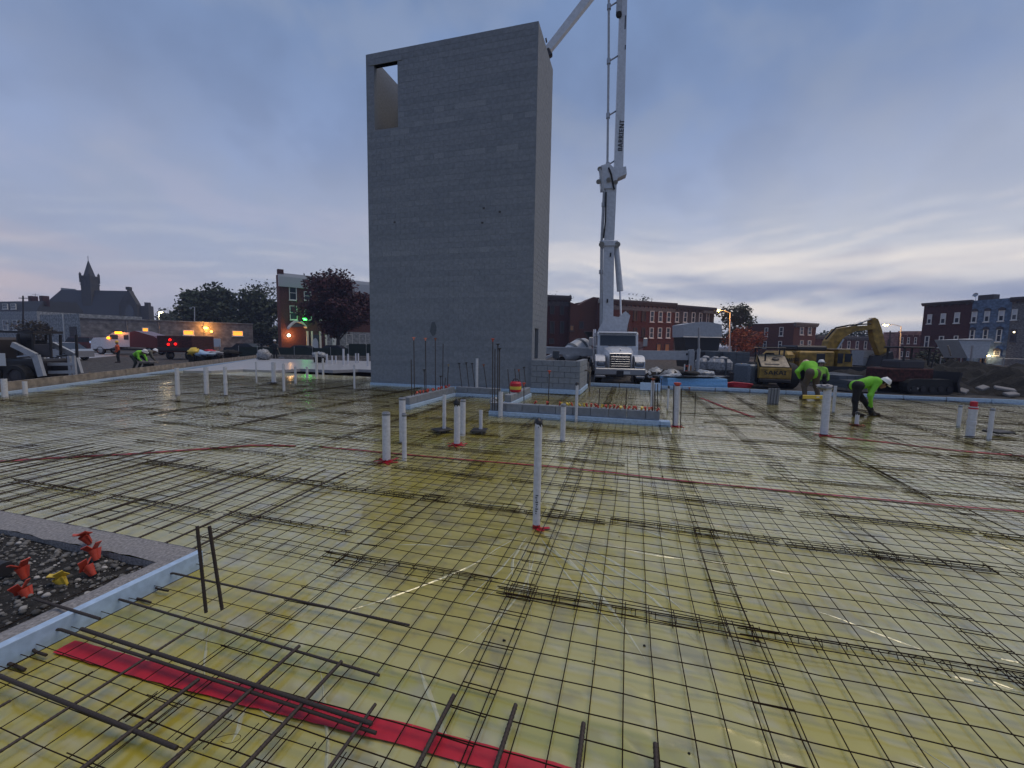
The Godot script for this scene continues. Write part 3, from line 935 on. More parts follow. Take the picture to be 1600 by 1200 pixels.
func tape_strip(called: String, label: String, pts: Array, w: float, dusty := true) -> void:
	var m := MB.new()
	for i in pts.size() - 1:
		var a: Vector3 = pts[i]; var b: Vector3 = pts[i + 1]
		var n := maxi(2, int(a.distance_to(b) / 0.05))
		for k in n:
			var s := []
			for u in [k / float(n), (k + 1) / float(n)]:
				var p := a.lerp(b, u)
				var d := (b - a).normalized(); var side := Vector3(-d.z, 0, d.x)
				var e := 0.006 * nz2.get_noise_2d(p.x * 6.0, p.z * 6.0 + 3.0)
				for o in [-0.5, 0.0, 0.5]:
					var q: Vector3 = p + side * (w * float(o) + e)
					q.y = (sheet_y(q.x - 0.25, q.z) + sheet_y(q.x + 0.25, q.z) + sheet_y(q.x, q.z)) / 3.0 + 0.010
					s.append(q)
			m.quad(s[0], s[1], s[4], s[3]) if (s[1] - s[0]).cross(s[3] - s[0]).y > 0 else m.quad(s[3], s[4], s[1], s[0])
			m.quad(s[1], s[2], s[5], s[4]) if (s[1] - s[0]).cross(s[3] - s[0]).y > 0 else m.quad(s[4], s[5], s[2], s[1])
	one(called, m, M.red_tape_dusty if dusty else M.red_tape, label, "tape")

# ---------- pipes ----------
func make_pipes() -> void:
	# [px, foot py, top py, diameter m, top dx px, top kind, foot kind, label]
	var L := [
		[838, 825, 660, 0.072, 1, "tape", "red", "tall white pipe alone in the mesh with black taped top"],
		[604, 722, 645, 0.115, 0, "grey", "red", "thick white pipe standing in crumpled red tape"],
		[629, 692, 622, 0.110, 0, "grey", "", "thick white pipe behind the pair at the red tape"],
		[632, 720, 647, 0.067, 0, "grey", "", "thin white pipe beside the thick pipe in red tape"],
		[694, 675, 617, 0.070, 3, "", "pad", "thin leaning white pipe on a black pad by the corner wall"],
		[714, 696, 633, 0.105, 1, "stuff", "red", "thick white pipe with black rag stuffed in its top"],
		[723, 680, 625, 0.105, 1, "grey", "", "thick white pipe behind the rag-stuffed pipe"],
		[751, 676, 641, 0.072, 1, "", "pad", "short thin white pipe on a square black pad"],
		[782, 652, 612, 0.110, 0, "", "", "white pipe standing against the end of the front block wall"],
		[879, 690, 632, 0.095, 1, "grey", "", "white pipe in front of the middle of the front block wall"],
		[900, 659, 600, 0.066, 1, "tape", "", "slim tall white pipe against the front block wall"],
		[745, 613, 560, 0.095, 0, "", "", "white pipe standing behind the corner wall at the tower foot"],
		[1018, 638, 595, 0.090, 2, "", "", "white pipe behind the orange caps near the truck"],
		[1055, 667, 603, 0.120, 3, "orange", "red", "thick white pipe with orange cap at the blue foam end"],
		[1043, 640, 605, 0.050, 1, "tape", "", "slim grey pipe between two pipes near the blue foam stack"],
		[1287, 681, 607, 0.140, 10, "cloth", "red", "thick leaning white pipe with white cloth on top"],
		[1302, 645, 603, 0.075, 5, "", "", "thin white pipe behind the leaning thick one"],
		[1338, 665, 645, 0.080, 0, "tape", "red", "very short grey pipe before the stooping worker"],
		[1497, 668, 634, 0.075, 4, "grey", "", "thin white pipe beside the red-topped one"],
		[1515, 683, 635, 0.140, 4, "red", "", "thick white pipe with bright red plug"],
		[1545, 688, 639, 0.075, 6, "grey", "", "thin white pipe with coupling beside a black pad"],
		[8, 622, 592, 0.13, -1, "", "", "thick white pipe at the corner of the timber form"],
		[40, 618, 596, 0.11, -1, "", "", "short white pipe by the end of the timber form"],
		[278, 619, 575, 0.115, 0, "", "", "white pipe of a spaced trio in the dense mesh"],
		[323, 617, 574, 0.13, 1, "", "", "thickest white pipe of a spaced trio in the dense mesh"],
		[353, 619, 573, 0.10, 0, "", "", "slim white pipe of a spaced trio in the dense mesh"],
		[401, 599, 565, 0.06, 0, "", "", "thin white pipe before the wet concrete"],
		[428, 600, 566, 0.16, 0, "", "pad", "thick white pipe with black pads before the wet concrete"],
		[444, 612, 568, 0.085, -1, "", "", "tall thin white pipe before the wet concrete"],
		[462, 600, 573, 0.095, 0, "", "", "white pipe beside the tall thin one at the wet concrete"],
		[480, 590, 573, 0.11, 0, "", "", "stubby white pipe at the edge of the wet concrete"],
		[495, 588, 550, 0.12, -1, "", "", "tall thick white pipe rising out of the wet concrete edge"],
		[505, 586, 560, 0.10, 0, "", "", "white pipe beside the tall one at the wet concrete edge"],
		[554, 608, 570, 0.070, 0, "", "", "slim white pipe near the tower corner"],
		[511, 568, 553, 0.12, 0, "", "", "white pipe stub beyond the wet slab"],
		[519, 568, 556, 0.10, 0, "", "", "white pipe stub beyond the wet slab"],
		[525, 567, 556, 0.10, 0, "", "", "white pipe stub beyond the wet slab"],
		[537, 570, 545, 0.13, 0, "", "", "tallest white pipe beyond the wet slab"],
		[544, 568, 553, 0.12, 0, "", "", "white pipe stub beyond the wet slab"],
		[556, 567, 552, 0.10, 0, "", "", "white pipe stub beyond the wet slab"],
		[560, 567, 552, 0.10, 0, "", "", "white pipe stub beyond the wet slab"],
		[575, 572, 552, 0.16, -1, "", "", "thick white pipe beyond the wet slab by the tower"],
	]
	var idx := 0
	for q in L:
		var fy := 0.0
		if idx >= 34: fy = 0.12
		var a := gnd(q[0], q[1], fy)
		var f := Vector3(-sin(deg_to_rad(YAW)), 0, -cos(deg_to_rad(YAW)))
		var d := (a - Vector3(0, 0, 0)).dot(f)
		var tp := pt(q[0] + q[4], q[2], d)
		var h := tp.y - fy
		var t := thing("vent_pipe", q[7], "pipe", "white pipes standing up through the mesh", a)
		var lean := Vector3(tp.x - a.x, h, tp.z - a.z)
		var up := lean.normalized()
		var bs := Basis(Vector3.RIGHT, up, Vector3.RIGHT.cross(up).normalized()).orthonormalized()
		var r: float = q[3] * 0.5
		var b := part(t, "tube", MB.new().lathe([Vector2(r, -0.02), Vector2(r, h), Vector2(r * 0.86, h), Vector2(r * 0.86, h - 0.15), Vector2(0, h - 0.15)], 20 if idx < 12 else 12), M.pvc)
		b.basis = bs
		if idx == 0:
			var pr := MB.new()
			for k in 9: pr.box(Vector3(rnd(-0.004, 0.004) + 0.0, 0.16 + k * 0.022, r + 0.0008), Vector3(0.010 + 0.008 * (k % 3), 0.012, 0.002))
			var po := part(b, "print", pr, M.dark_block)
			po.rotation.y = 0.1
		var tk: String = q[5]
		var o: MeshInstance3D
		if tk == "tape":
			o = part(t, "taped_top", MB.new().blob(Vector3(0, h - 0.01, 0), Vector3(r * 1.18, 0.05, r * 1.18), idx, 0.25, 7), M.black_tape)
		elif tk == "stuff":
			o = part(t, "rag", MB.new().blob(Vector3(0, h + 0.02, 0), Vector3(r * 1.0, 0.07, r * 0.95), idx, 0.5, 8), M.black_tape)
		elif tk == "grey":
			o = part(t, "tape_cap", MB.new().lathe([Vector2(r * 1.03, h - 0.035), Vector2(r * 1.05, h - 0.01), Vector2(r * 0.9, h + 0.012), Vector2(0, h + 0.016)], 14), M.duct_tape)
		elif tk == "orange":
			o = part(t, "cap", MB.new().lathe([Vector2(r * 0.7, h - 0.05), Vector2(r * 0.8, h + 0.02), Vector2(r * 1.25, h + 0.03), Vector2(r * 1.25, h + 0.07), Vector2(0, h + 0.08)], 12), M.orange_cap)
		elif tk == "red":
			o = part(t, "plug", MB.new().lathe([Vector2(r * 1.04, h - 0.05), Vector2(r * 1.04, h - 0.02), Vector2(r * 0.8, h - 0.015), Vector2(r * 0.8, h + 0.10), Vector2(0, h + 0.11)], 14), M.red_tape)
		elif tk == "cloth":
			o = part(t, "cloth", MB.new().blob(Vector3(-0.05, h + 0.02, 0), Vector3(0.13, 0.055, 0.10), 7, 0.6, 9), M.white_sack)
		if o: o.basis = bs
		if h > 0.5 and idx > 1 and idx % 3 == 1:
			o = part(t, "coupling", MB.new().lathe([Vector2(r * 1.12, h * 0.42), Vector2(r * 1.12, h * 0.42 + 0.07), Vector2(r, h * 0.42 + 0.072)], 14), M.pvc)
			o.basis = bs
		if q[6] == "red":
			var m := MB.new()
			for k in (2 if idx == 0 else 7):
				var an := k * 0.9 + idx
				m.box(Vector3(cos(an) * (r + 0.05), 0.012 + 0.006 * (k % 3), sin(an) * (r + 0.05)), Vector3(0.09 if idx == 0 else 0.16, 0.003, 0.04), Basis(Vector3.UP, -an + 0.5) * Basis(Vector3.BACK, 0.12 * (k % 2)))
			m.tube(Vector3(0, 0.0, 0), Vector3(0, 0.04, 0), r * 1.06, r * 1.03, 14, false)
			part(t, "red_tape", m, M.red_tape)
		if q[6] == "pad":
			var p := mpart(self, "black_pad", MB.new().cbox(Vector3(0, 0.015, 0), Vector3(0.34, 0.03, 0.30), 0.01).mesh(), M.black_pad)
			p.position = a + Vector3(-0.02, 0.045, 0.04); p.rotation.y = 0.25 * idx
			tag(p, "square black rubber pad around the foot of a white pipe", "pad", "black pads at pipe feet")
		idx += 1
	var p := mpart(self, "black_pad", MB.new().cbox(Vector3(0, 0.02, 0), Vector3(0.42, 0.04, 0.3), 0.01).mesh(), M.black_pad)
	p.position = gnd(1560, 676, 0.05); p.rotation.y = 0.4
	tag(p, "black rubber pad lying beside the coupled thin pipe", "pad")
	# grey corrugated sleeve bundle
	var t := thing("sleeve_bundle", "bundle of four short grey sleeves standing on the mesh", "pipe sleeves", "", gnd(1207, 632))
	for k in 4:
		part(t, "sleeve", MB.new().tube(Vector3(-0.12 + k * 0.08, 0, 0), Vector3(-0.10 + k * 0.08, 0.5, 0.0), 0.04, 0.04, 10), M.duct_tape)

# ---------- gravel pit ----------
func make_pit() -> void:
	var x1 := -3.20; var z1 := -2.40
	# concrete kerb: rough top, two sides of the pit
	var m := MB.new()
	var hgt := 0.105
	var strip := func(a: Vector3, b: Vector3, w: float, inward: Vector3) -> void:
		var n := 60
		var rows := 5
		for i in n:
			for j in rows:
				var s := []
				for q in [[i, j], [i + 1, j], [i + 1, j + 1], [i, j + 1]]:
					var p: Vector3 = a.lerp(b, q[0] / float(n)) + inward * (w * q[1] / float(rows) + (0.03 * nz.get_noise_2d(q[0] * 0.3, 7.0) if q[1] == rows else 0.0))
					p.y = hgt - 0.02 * sm(0.6, 1.0, q[1] / float(rows)) + 0.010 * nz.get_noise_2d(p.x * 4.0, p.z * 4.0)
					s.append(p)
				if (s[1] - s[0]).cross(s[3] - s[0]).y > 0: m.quad(s[0], s[1], s[2], s[3])
				else: m.quad(s[3], s[2], s[1], s[0])
	strip.call(Vector3(-9.0, 0, z1), Vector3(x1, 0, z1), 0.21, Vector3(0, 0, 1))
	strip.call(Vector3(x1, 0, z1 + 0.21), Vector3(x1, 0, 1.0), 0.19, Vector3(-1, 0, 0))
	m.quad(Vector3(-9, -0.02, z1), Vector3(-9, hgt + 0.004, z1), Vector3(x1, hgt + 0.004, z1), Vector3(x1, -0.02, z1))
	m.quad(Vector3(-9, -0.1, z1 + 0.21), Vector3(x1 - 0.19, -0.1, z1 + 0.21), Vector3(x1 - 0.19, hgt - 0.02, z1 + 0.21), Vector3(-9, hgt - 0.02, z1 + 0.21))
	m.quad(Vector3(x1 - 0.19, -0.1, 1), Vector3(x1 - 0.19, hgt - 0.02, 1), Vector3(x1 - 0.19, hgt - 0.02, z1 + 0.21), Vector3(x1 - 0.19, -0.1, z1 + 0.21))
	tag(part(self, "pit_kerb", m, M.concrete), "rough concrete kerb around the gravel pit", "kerb", "", "structure")
	var t := thing("pit_foam", "pale blue foam board along the gravel pit kerb", "foam board", "", Vector3(x1 + 0.03, 0, 0))
	part(t, "foam_board", MB.new().cbox(Vector3(0, 0.055, -1.15), Vector3(0.055, 0.145, 2.43), 0.004), M.foam)
	part(t, "foam_board", MB.new().cbox(Vector3(0, 0.055, 0.68), Vector3(0.055, 0.145, 1.2), 0.004), M.foam)
	# gravel
	var g := MB.new()
	var nx := 60; var nzz := 40
	var hh := func(x: float, z: float) -> float: return 0.035 + 0.03 * nz.get_noise_2d(x * 1.6, z * 1.6) + 0.012 * nz.get_noise_2d(x * 9.0, z * 9.0)
	for i in nx:
		for j in nzz:
			var s := []
			for q in [[i, j], [i, j + 1], [i + 1, j + 1], [i + 1, j]]:
				var x: float = -9.0 + (x1 - 0.16 + 9.0) * q[0] / nx; var z: float = z1 + 0.18 + 3.2 * q[1] / nzz
				s.append(Vector3(x, hh.call(x, z), z))
			g.quad(s[0], s[1], s[2], s[3])
	tag(part(self, "pit_soil", g, M.soil), "dark soil filling the pit at the slab corner", "soil", "", "structure")
	var mm := MultiMesh.new()
	mm.transform_format = MultiMesh.TRANSFORM_3D
	mm.use_colors = true
	mm.mesh = MB.new().blob(Vector3.ZERO, Vector3(1, 0.7, 0.85), 3, 0.3, 4).mesh()
	mm.instance_count = 7000
	for i in 7000:
		var x := rnd(-6.6, x1 - 0.21); var z := z1 + 0.23 + pow(rng.randf(), 1.3) * 2.6
		var s := 0.004 + 0.022 * pow(rng.randf(), 4.0)
		mm.set_instance_transform(i, Transform3D(Basis(Vector3.UP, rnd(0, 6)).scaled(Vector3(s, s, s)), Vector3(x, hh.call(x, z) + s * 0.3, z)))
		var c := rnd(0.06, 0.20) if rng.randf() < 0.9 else rnd(0.25, 0.42)
		mm.set_instance_color(i, Color(c, c * 0.96, c * 0.90))
	vcol("pebble", 0.9)
	var mi := MultiMeshInstance3D.new()
	mi.name = "gravel"
	mi.multimesh = mm
	mi.material_override = M.pebble
	add_child(mi)
	tag(mi, "grey gravel scattered over the dark soil of the pit", "gravel", "", "stuff")
	# plastic bar caps thrown into the pit: a square plate on a split sleeve
	var caps := [[135, 858, 0.15, "orange_cap", 0.3, "orange bar cap tilted on top of a heap in the pit"], [148, 874, 0.11, "orange_cap", 1.2, "folded orange bar cap under the tilted one"], [142, 894, 0.09, "orange_cap", 2.2, "orange bar cap lying beside the yellow one"], [95, 910, 0.07, "yellow_cap", 0.2, "long yellow bar cap lying on the gravel"], [35, 903, 0.11, "orange_cap", 0.9, "orange bar cap standing on the gravel near the kerb"], [40, 928, 0.07, "orange_cap", 1.7, "flattened orange bar cap by a bar end"]]
	for q in caps:
		var o := thing("bar_cap", q[5], "bar cap", "plastic bar caps in the pit", gnd(q[0], q[1], 0.06))
		o.rotation = Vector3(rnd(-0.5, 0.5), q[4], rnd(-0.4, 0.4))
		o.position.y = q[2] - 0.01
		var mt: Material = M[q[3]]
		# a thin plate, buckled across the middle
		var fm := MB.new()
		var fa := rnd(0.3, 0.8)
		fm.prism([Vector2(0.0, -0.055), Vector2(0.062, -0.05), Vector2(0.058, 0.02), Vector2(0.066, 0.055), Vector2(0.0, 0.06)], -0.004, 0.004, Transform3D(Basis(Vector3.UP, fa) * Basis(Vector3.RIGHT, 0.8), Vector3(0, 0.055, 0)))
		fm.prism([Vector2(0.0, -0.055), Vector2(0.0, 0.06), Vector2(-0.06, 0.05), Vector2(-0.052, -0.01), Vector2(-0.06, -0.052)], -0.004, 0.004, Transform3D(Basis(Vector3.UP, -fa) * Basis(Vector3.RIGHT, 0.8), Vector3(0, 0.055, 0)))
		part(o, "plate", fm, mt)
		part(o, "sleeve", MB.new().lathe([Vector2(0.020, -0.055), Vector2(0.026, 0.0), Vector2(0.034, 0.045)], 10), mt)
		o.scale = Vector3(0.85, 0.85, 0.85)
		for k in 2: part(o, "fin", MB.new().prism([Vector2(0.02, -0.05), Vector2(0.03, -0.05), Vector2(0.06, 0.045), Vector2(0.02, 0.045)], -0.003, 0.003, Transform3D(Basis(Vector3.UP, k * PI * 0.5), Vector3.ZERO)), mt)
	var pb := mpart(self, "pit_bar", rebar_mesh(0.62, 0.008), M.rebar)
	pb.position = gnd(52, 935, 0.13); pb.rotation = Vector3(0, -0.02, 0.0)
	tag(pb, "bar end reaching over the blue foam from the pit", "rebar")
	var sp := mpart(self, "dark_sleeve", MB.new().tube(Vector3(-0.6, 0.05, 0), Vector3(0, 0.06, 0), 0.05, 0.05, 14).mesh(), M.black_pad)
	sp.position = gnd(10, 902, 0.05)
	tag(sp, "black plastic pipe end poking into the pit", "pipe")

# ---------- concrete pump truck ----------
func wheel(parent: Node3D, at: Vector3, r: float, w: float, axis_x := true, hub: Material = null) -> Node3D:
	var bs := Basis(Vector3.BACK, PI * 0.5) if axis_x else Basis(Vector3.RIGHT, PI * 0.5)
	var o := part(parent, "wheel", MB.new().lathe([Vector2(r * 0.62, -w * 0.5), Vector2(r * 0.94, -w * 0.5), Vector2(r, -w * 0.36), Vector2(r, w * 0.36), Vector2(r * 0.94, w * 0.5), Vector2(r * 0.62, w * 0.5), Vector2(r * 0.6, w * 0.2)], 22), M.rubber)
	o.transform = Transform3D(bs, at)
	var h: Material = hub if hub else M.steel
	part(o, "rim", MB.new().lathe([Vector2(0.0, -w * 0.40), Vector2(r * 0.25, -w * 0.42), Vector2(r * 0.58, -w * 0.30), Vector2(r * 0.62, -w * 0.48)], 16), h)
	part(o, "rim", MB.new().lathe([Vector2(r * 0.62, w * 0.48), Vector2(r * 0.58, w * 0.30), Vector2(r * 0.25, w * 0.42), Vector2(0.0, w * 0.40)], 16), h)
	return o

func bar(a: Vector3, b: Vector3, w: float, d: float, w2 := -1.0, d2 := -1.0) -> MB:
	# square boom section from a to b, w across, d deep
	if w2 < 0: w2 = w
	if d2 < 0: d2 = d
	var u := (b - a).normalized()
	var s := u.cross(Vector3.BACK).normalized()
	if s.length() < 0.1: s = Vector3.RIGHT
	var f := s.cross(u).normalized()
	var m := MB.new()
	var p := []
	for e in [[a, w, d], [b, w2, d2]]:
		for k in [[-1, -1], [1, -1], [1, 1], [-1, 1]]:
			p.append(e[0] + s * (k[0] * e[1] * 0.5) + f * (k[1] * e[2] * 0.5))
	for i in 4:
		var j := (i + 1) % 4
		var nn: Vector3 = (p[j] - p[i]).cross(p[i + 4] - p[i])
		var mid: Vector3 = (p[i] + p[j]) * 0.5 - a
		if nn.dot(mid) > 0: m.quad(p[i], p[j], p[j + 4], p[i + 4])
		else: m.quad(p[j], p[i], p[i + 4], p[j + 4])
	m.quad(p[4], p[5], p[6], p[7]); m.quad(p[3], p[2], p[1], p[0])
	return m

func make_truck() -> void:
	var base := gnd(968, 603, -0.28)
	var t := thing("concrete_pump_truck", "white concrete pump truck with its tall folding boom raised by the tower", "truck", "", base, 0.13)
	var W: Material = M.white_paint
	# front end, z = 0 at the bumper, the rear runs to -z
	var bumper := part(t, "bumper", MB.new().cbox(Vector3(0, 0.70, -0.12), Vector3(2.46, 0.36, 0.26), 0.05), M.steel)
	part(bumper, "step", MB.new().cbox(Vector3(-0.95, 0.46, -0.12), Vector3(0.5, 0.14, 0.28), 0.03), M.steel)
	part(bumper, "step", MB.new().cbox(Vector3(0.98, 0.46, -0.12), Vector3(0.44, 0.14, 0.28), 0.03), M.steel)
	part(bumper, "tow_bracket", MB.new().cbox(Vector3(0, 0.62, 0.03), Vector3(0.34, 0.30, 0.06), 0.01), M.dark_metal)
	part(bumper, "number_plate", MB.new().cbox(Vector3(0.33, 0.66, 0.02), Vector3(0.32, 0.13, 0.012), 0.003), M.trim_white)
	# grille
	var gr := part(t, "grille", MB.new().cbox(Vector3(0, 1.24, -0.18), Vector3(1.06, 0.72, 0.10), 0.03), M.dark_metal)
	for k in 5:
		part(gr, "slat", MB.new().cbox(Vector3(0, 0.98 + k * 0.115, -0.115), Vector3(0.92, 0.028, 0.03), 0.008), M.chrome)
	for s in [-1.0, 1.0]: part(gr, "surround", MB.new().cbox(Vector3(s * 0.52, 1.24, -0.13), Vector3(0.05, 0.74, 0.05), 0.012), M.chrome)
	part(gr, "surround", MB.new().cbox(Vector3(0, 1.60, -0.135), Vector3(1.08, 0.04, 0.05), 0.012), M.chrome)
	letters(gr, "MACK", 0.15, Vector3(0, 1.47, -0.115), Basis.IDENTITY.scaled(Vector3(1.35, 1, 1)), M.chrome)
	# bonnet: rounded, lower and narrower to the front
	var hood := MB.new()
	var prof := []
	for q in [[-0.20, 1.60, 1.15, 0.92], [-0.32, 1.72, 1.22, 0.92], [-0.8, 1.86, 1.42, 0.95], [-1.75, 1.98, 1.70, 1.0]]:
		var ring := []
		for a in 9:
			var th := PI * a / 8.0
			var cx := cos(th)
			ring.append(Vector3(signf(cx) * pow(absf(cx), 0.45) * q[2] * 0.5, q[3] + (q[1] - q[3]) * pow(sin(th), 0.38) if a > 0 and a < 8 else q[3], q[0]))
		prof.append(ring)
	for i in prof.size() - 1:
		for a in 8: hood.quad(prof[i][a], prof[i + 1][a], prof[i + 1][a + 1], prof[i][a + 1])
	for a in range(1, 7): hood.tri(prof[0][0], prof[0][a], prof[0][a + 1])
	hood.tri(prof[0][0], prof[0][7], prof[0][8])
	var hd := part(t, "bonnet", hood, W)
	part(hd, "ornament", MB.new().cbox(Vector3(0, 1.78, -0.36), Vector3(0.05, 0.12, 0.10), 0.015), M.chrome)
	# wings with arches, lamps
	for s in [-1.0, 1.0]:
		var pl := [Vector2(-0.14, 0.92), Vector2(-0.14, 1.22), Vector2(-0.45, 1.46), Vector2(-1.2, 1.52), Vector2(-1.75, 1.40), Vector2(-1.75, 0.9)]
		for k in 9:
			var a := PI * k / 8.0
			pl.append(Vector2(-0.98 - 0.62 * cos(a), 0.72 + 0.60 * sin(a)))
		var wing := part(t, "wing", MB.new().prism(pl, -0.24, 0.24, Transform3D(Basis(Vector3(0, 0, 1), Vector3(0, 1, 0), Vector3(-1, 0, 0)), Vector3(s * 0.97, 0, 0))), W)
		var hl := part(wing, "headlight", MB.new().cbox(Vector3(s * 0.94, 1.10, -0.13), Vector3(0.42, 0.24, 0.08), 0.04), M.dark_metal)
		part(hl, "lens", MB.new().cbox(Vector3(s * 0.94, 1.10, -0.085), Vector3(0.36, 0.16, 0.02), 0.02), M.lamp_glass)
		wheel(t, Vector3(s * 1.02, 0.53, -0.98), 0.53, 0.34)
		wheel(t, Vector3(s * 0.98, 0.53, -7.2), 0.53, 0.52)
		wheel(t, Vector3(s * 0.98, 0.53, -8.5), 0.53, 0.52)
		# mirror on its arm
		var mir := part(t, "mirror", MB.new().cbox(Vector3(s * 1.42, 2.20, -1.75), Vector3(0.22, 0.46, 0.08), 0.03), M.steel)
		part(mir, "arm", MB.new().tube(Vector3(s * 1.05, 2.45, -1.9), Vector3(s * 1.42, 2.45, -1.75), 0.015).tube(Vector3(s * 1.05, 1.85, -1.9), Vector3(s * 1.42, 1.95, -1.75), 0.015), M.dark_metal)
		part(t, "step_tank", MB.new().cbox(Vector3(s * 1.0, 0.75, -2.7), Vector3(0.45, 0.5, 1.3), 0.08), M.dark_metal)
	# cab
	var cab := part(t, "cab", MB.new().prism([Vector2(-1.70, 1.0), Vector2(-1.70, 1.95), Vector2(-1.92, 2.62), Vector2(-2.02, 2.72), Vector2(-3.1, 2.72), Vector2(-3.1, 1.0)], -1.06, 1.06, Transform3D(Basis(Vector3(0, 0, 1), Vector3(0, 1, 0), Vector3(-1, 0, 0)), Vector3.ZERO)), W)
	var tilt := Basis(Vector3.RIGHT, -0.318)
	part(cab, "windscreen", MB.new().cbox(Vector3(0, 2.27, -1.79), Vector3(1.86, 0.58, 0.03), 0.01, tilt), M.glass)
	for s in [-1.0, 1.0]:
		part(cab, "side_window", MB.new().cbox(Vector3(s * 1.07, 2.25, -2.4), Vector3(0.02, 0.5, 0.8), 0.008), M.glass)
		part(cab, "wiper", MB.new().tube(Vector3(s * 0.5, 2.0, -1.68), Vector3(s * 0.1, 2.03, -1.69), 0.012), M.dark_metal)
	part(cab, "visor", MB.new().cbox(Vector3(0, 2.70, -1.86), Vector3(2.0, 0.06, 0.30), 0.02, Basis(Vector3.RIGHT, 0.15)), W)
	part(t, "exhaust_stack", MB.new().tube(Vector3(-1.18, 1.0, -3.25), Vector3(-1.18, 2.9, -3.25), 0.09, 0.09, 12), M.chrome)
	part(t, "chassis", MB.new().box(Vector3(0, 0.82, -5.5), Vector3(0.9, 0.30, 9.6)), M.dark_metal)
	part(t, "rear_deck", MB.new().cbox(Vector3(0, 1.35, -6.9), Vector3(2.3, 0.7, 4.6), 0.06), M.pale_grey_paint)
	part(t, "hopper", MB.new().prism([Vector2(-9.3, 0.6), Vector2(-10.6, 0.9), Vector2(-10.8, 1.7), Vector2(-9.3, 1.7)], -1.0, 1.0, Transform3D(Basis(Vector3(0, 0, 1), Vector3(0, 1, 0), Vector3(-1, 0, 0)), Vector3.ZERO)), M.pale_grey_paint)
	part(t, "air_hose", MB.new().path([Vector3(-1.12, 1.2, -3.3), Vector3(-1.2, 1.6, -3.35), Vector3(-1.25, 2.1, -3.4), Vector3(-1.1, 2.5, -3.45)], 0.05, 8), M.rubber)
	# boom: turret, first section, knuckle, second section, third section down behind the tower
	var D := 25.2
	var P := func(px: float, py: float, z := 0.0) -> Vector3: return loc(t, px, py, D, z)
	var c0: Vector3 = P.call(952, 520)
	part(t, "turret", MB.new().lathe([Vector2(0.95, 1.6), Vector2(0.9, 1.95), Vector2(0.6, 2.0), Vector2(0.55, c0.y)], 20, Transform3D(Basis.IDENTITY, Vector3(c0.x, 0, c0.z))), W)
	var brk := MB.new()
	for s in [-0.42, 0.34]:
		brk.prism([Vector2(c0.x - 0.75, c0.y - 0.1), Vector2(c0.x + 0.95, c0.y - 0.1), Vector2(c0.x + 1.0, c0.y + 0.45), Vector2(c0.x + 1.12, c0.y + 1.0), Vector2(c0.x + 0.85, c0.y + 1.25), Vector2(c0.x + 0.5, c0.y + 0.9), Vector2(c0.x - 0.15, c0.y + 1.0), Vector2(c0.x - 0.45, c0.y + 0.6)], c0.z + s - 0.04, c0.z + s + 0.04)
	part(t, "turret_bracket", brk, W)
	var b1 := part(t, "lower_boom", bar(P.call(949, 508), P.call(951, 384), 0.62, 0.6, 0.60, 0.55), W)
	part(b1, "upper_length", bar(P.call(951, 388), P.call(955, 280), 0.56, 0.52, 0.60, 0.5), W)
	part(b1, "collar", MB.new().cbox(P.call(952, 382), Vector3(0.95, 0.34, 0.70), 0.05), W)
	for q in [[940, 382], [965, 382]]: part(b1, "pin", MB.new().tube(P.call(q[0], q[1], -0.4), P.call(q[0], q[1], 0.42), 0.16, 0.16, 12), M.steel)
	for q in [[949, 470], [954, 398]]: part(b1, "reflector", MB.new().box(P.call(q[0], q[1], 0.32), Vector3(0.09, 0.22, 0.02)), M.dark_metal)
	part(t, "lift_cylinder", MB.new().tube(P.call(963, 386, 0.1), P.call(969, 455, 0.1), 0.15, 0.19, 12), W)
	part(t, "cylinder_rod", MB.new().tube(P.call(969, 455, 0.1), P.call(970, 494, 0.1), 0.06, 0.06, 10), M.chrome)
	part(t, "delivery_line", MB.new().path([P.call(939, 512, 0.15), P.call(940, 380, 0.15), P.call(944, 300, 0.15), P.call(945, 275, 0.15)], 0.085, 10), M.pale_grey_paint)
	for q in [[939, 425], [940, 380], [938, 470], [943, 320]]: part(t, "pipe_clamp", MB.new().tube(P.call(q[0], q[1] - 3, 0.15), P.call(q[0], q[1] + 3, 0.15), 0.12, 0.12, 10), M.steel)
	part(t, "hose", MB.new().path([P.call(947, 300, 0.3), P.call(946, 345, 0.3), P.call(943, 372, 0.3)], 0.045, 6), M.rubber)
	# knuckle
	var kn := part(t, "knuckle", MB.new().prism([Vector2(-0.5, -0.75), Vector2(0.3, -0.75), Vector2(0.42, -0.2), Vector2(0.9, 0.0), Vector2(0.85, 0.4), Vector2(0.2, 0.35), Vector2(-0.1, 0.62), Vector2(-0.55, 0.5), Vector2(-0.6, 0.0)], -0.32, 0.32, Transform3D(Basis.IDENTITY, P.call(953, 276))), W)
	for q in [[937, 264], [935, 284], [951, 281], [962, 285]]: part(kn, "pin", MB.new().tube(P.call(q[0], q[1], -0.36), P.call(q[0], q[1], 0.40), 0.13, 0.13, 10), M.steel)
	part(kn, "link", MB.new().path([P.call(937, 264, 0.36), P.call(940, 282, 0.36), P.call(942, 300, 0.36)], 0.07, 8), M.pale_grey_paint)
	part(kn, "hose", MB.new().path([P.call(951, 262, 0.38), P.call(955, 272, 0.40), P.call(958, 288, 0.40), P.call(960, 296, 0.38)], 0.05, 8), M.rubber)
	var b2 := part(t, "middle_boom", bar(P.call(966, 266), P.call(976, -75), 0.50, 0.5, 0.36, 0.42), W)
	part(b2, "foot", bar(P.call(958, 279), P.call(968, 262), 0.42, 0.46, 0.50, 0.5), W)
	part(b2, "pin", MB.new().tube(P.call(967, 23, -0.2), P.call(967, 23, 0.3), 0.16, 0.16, 12), M.dark_metal)
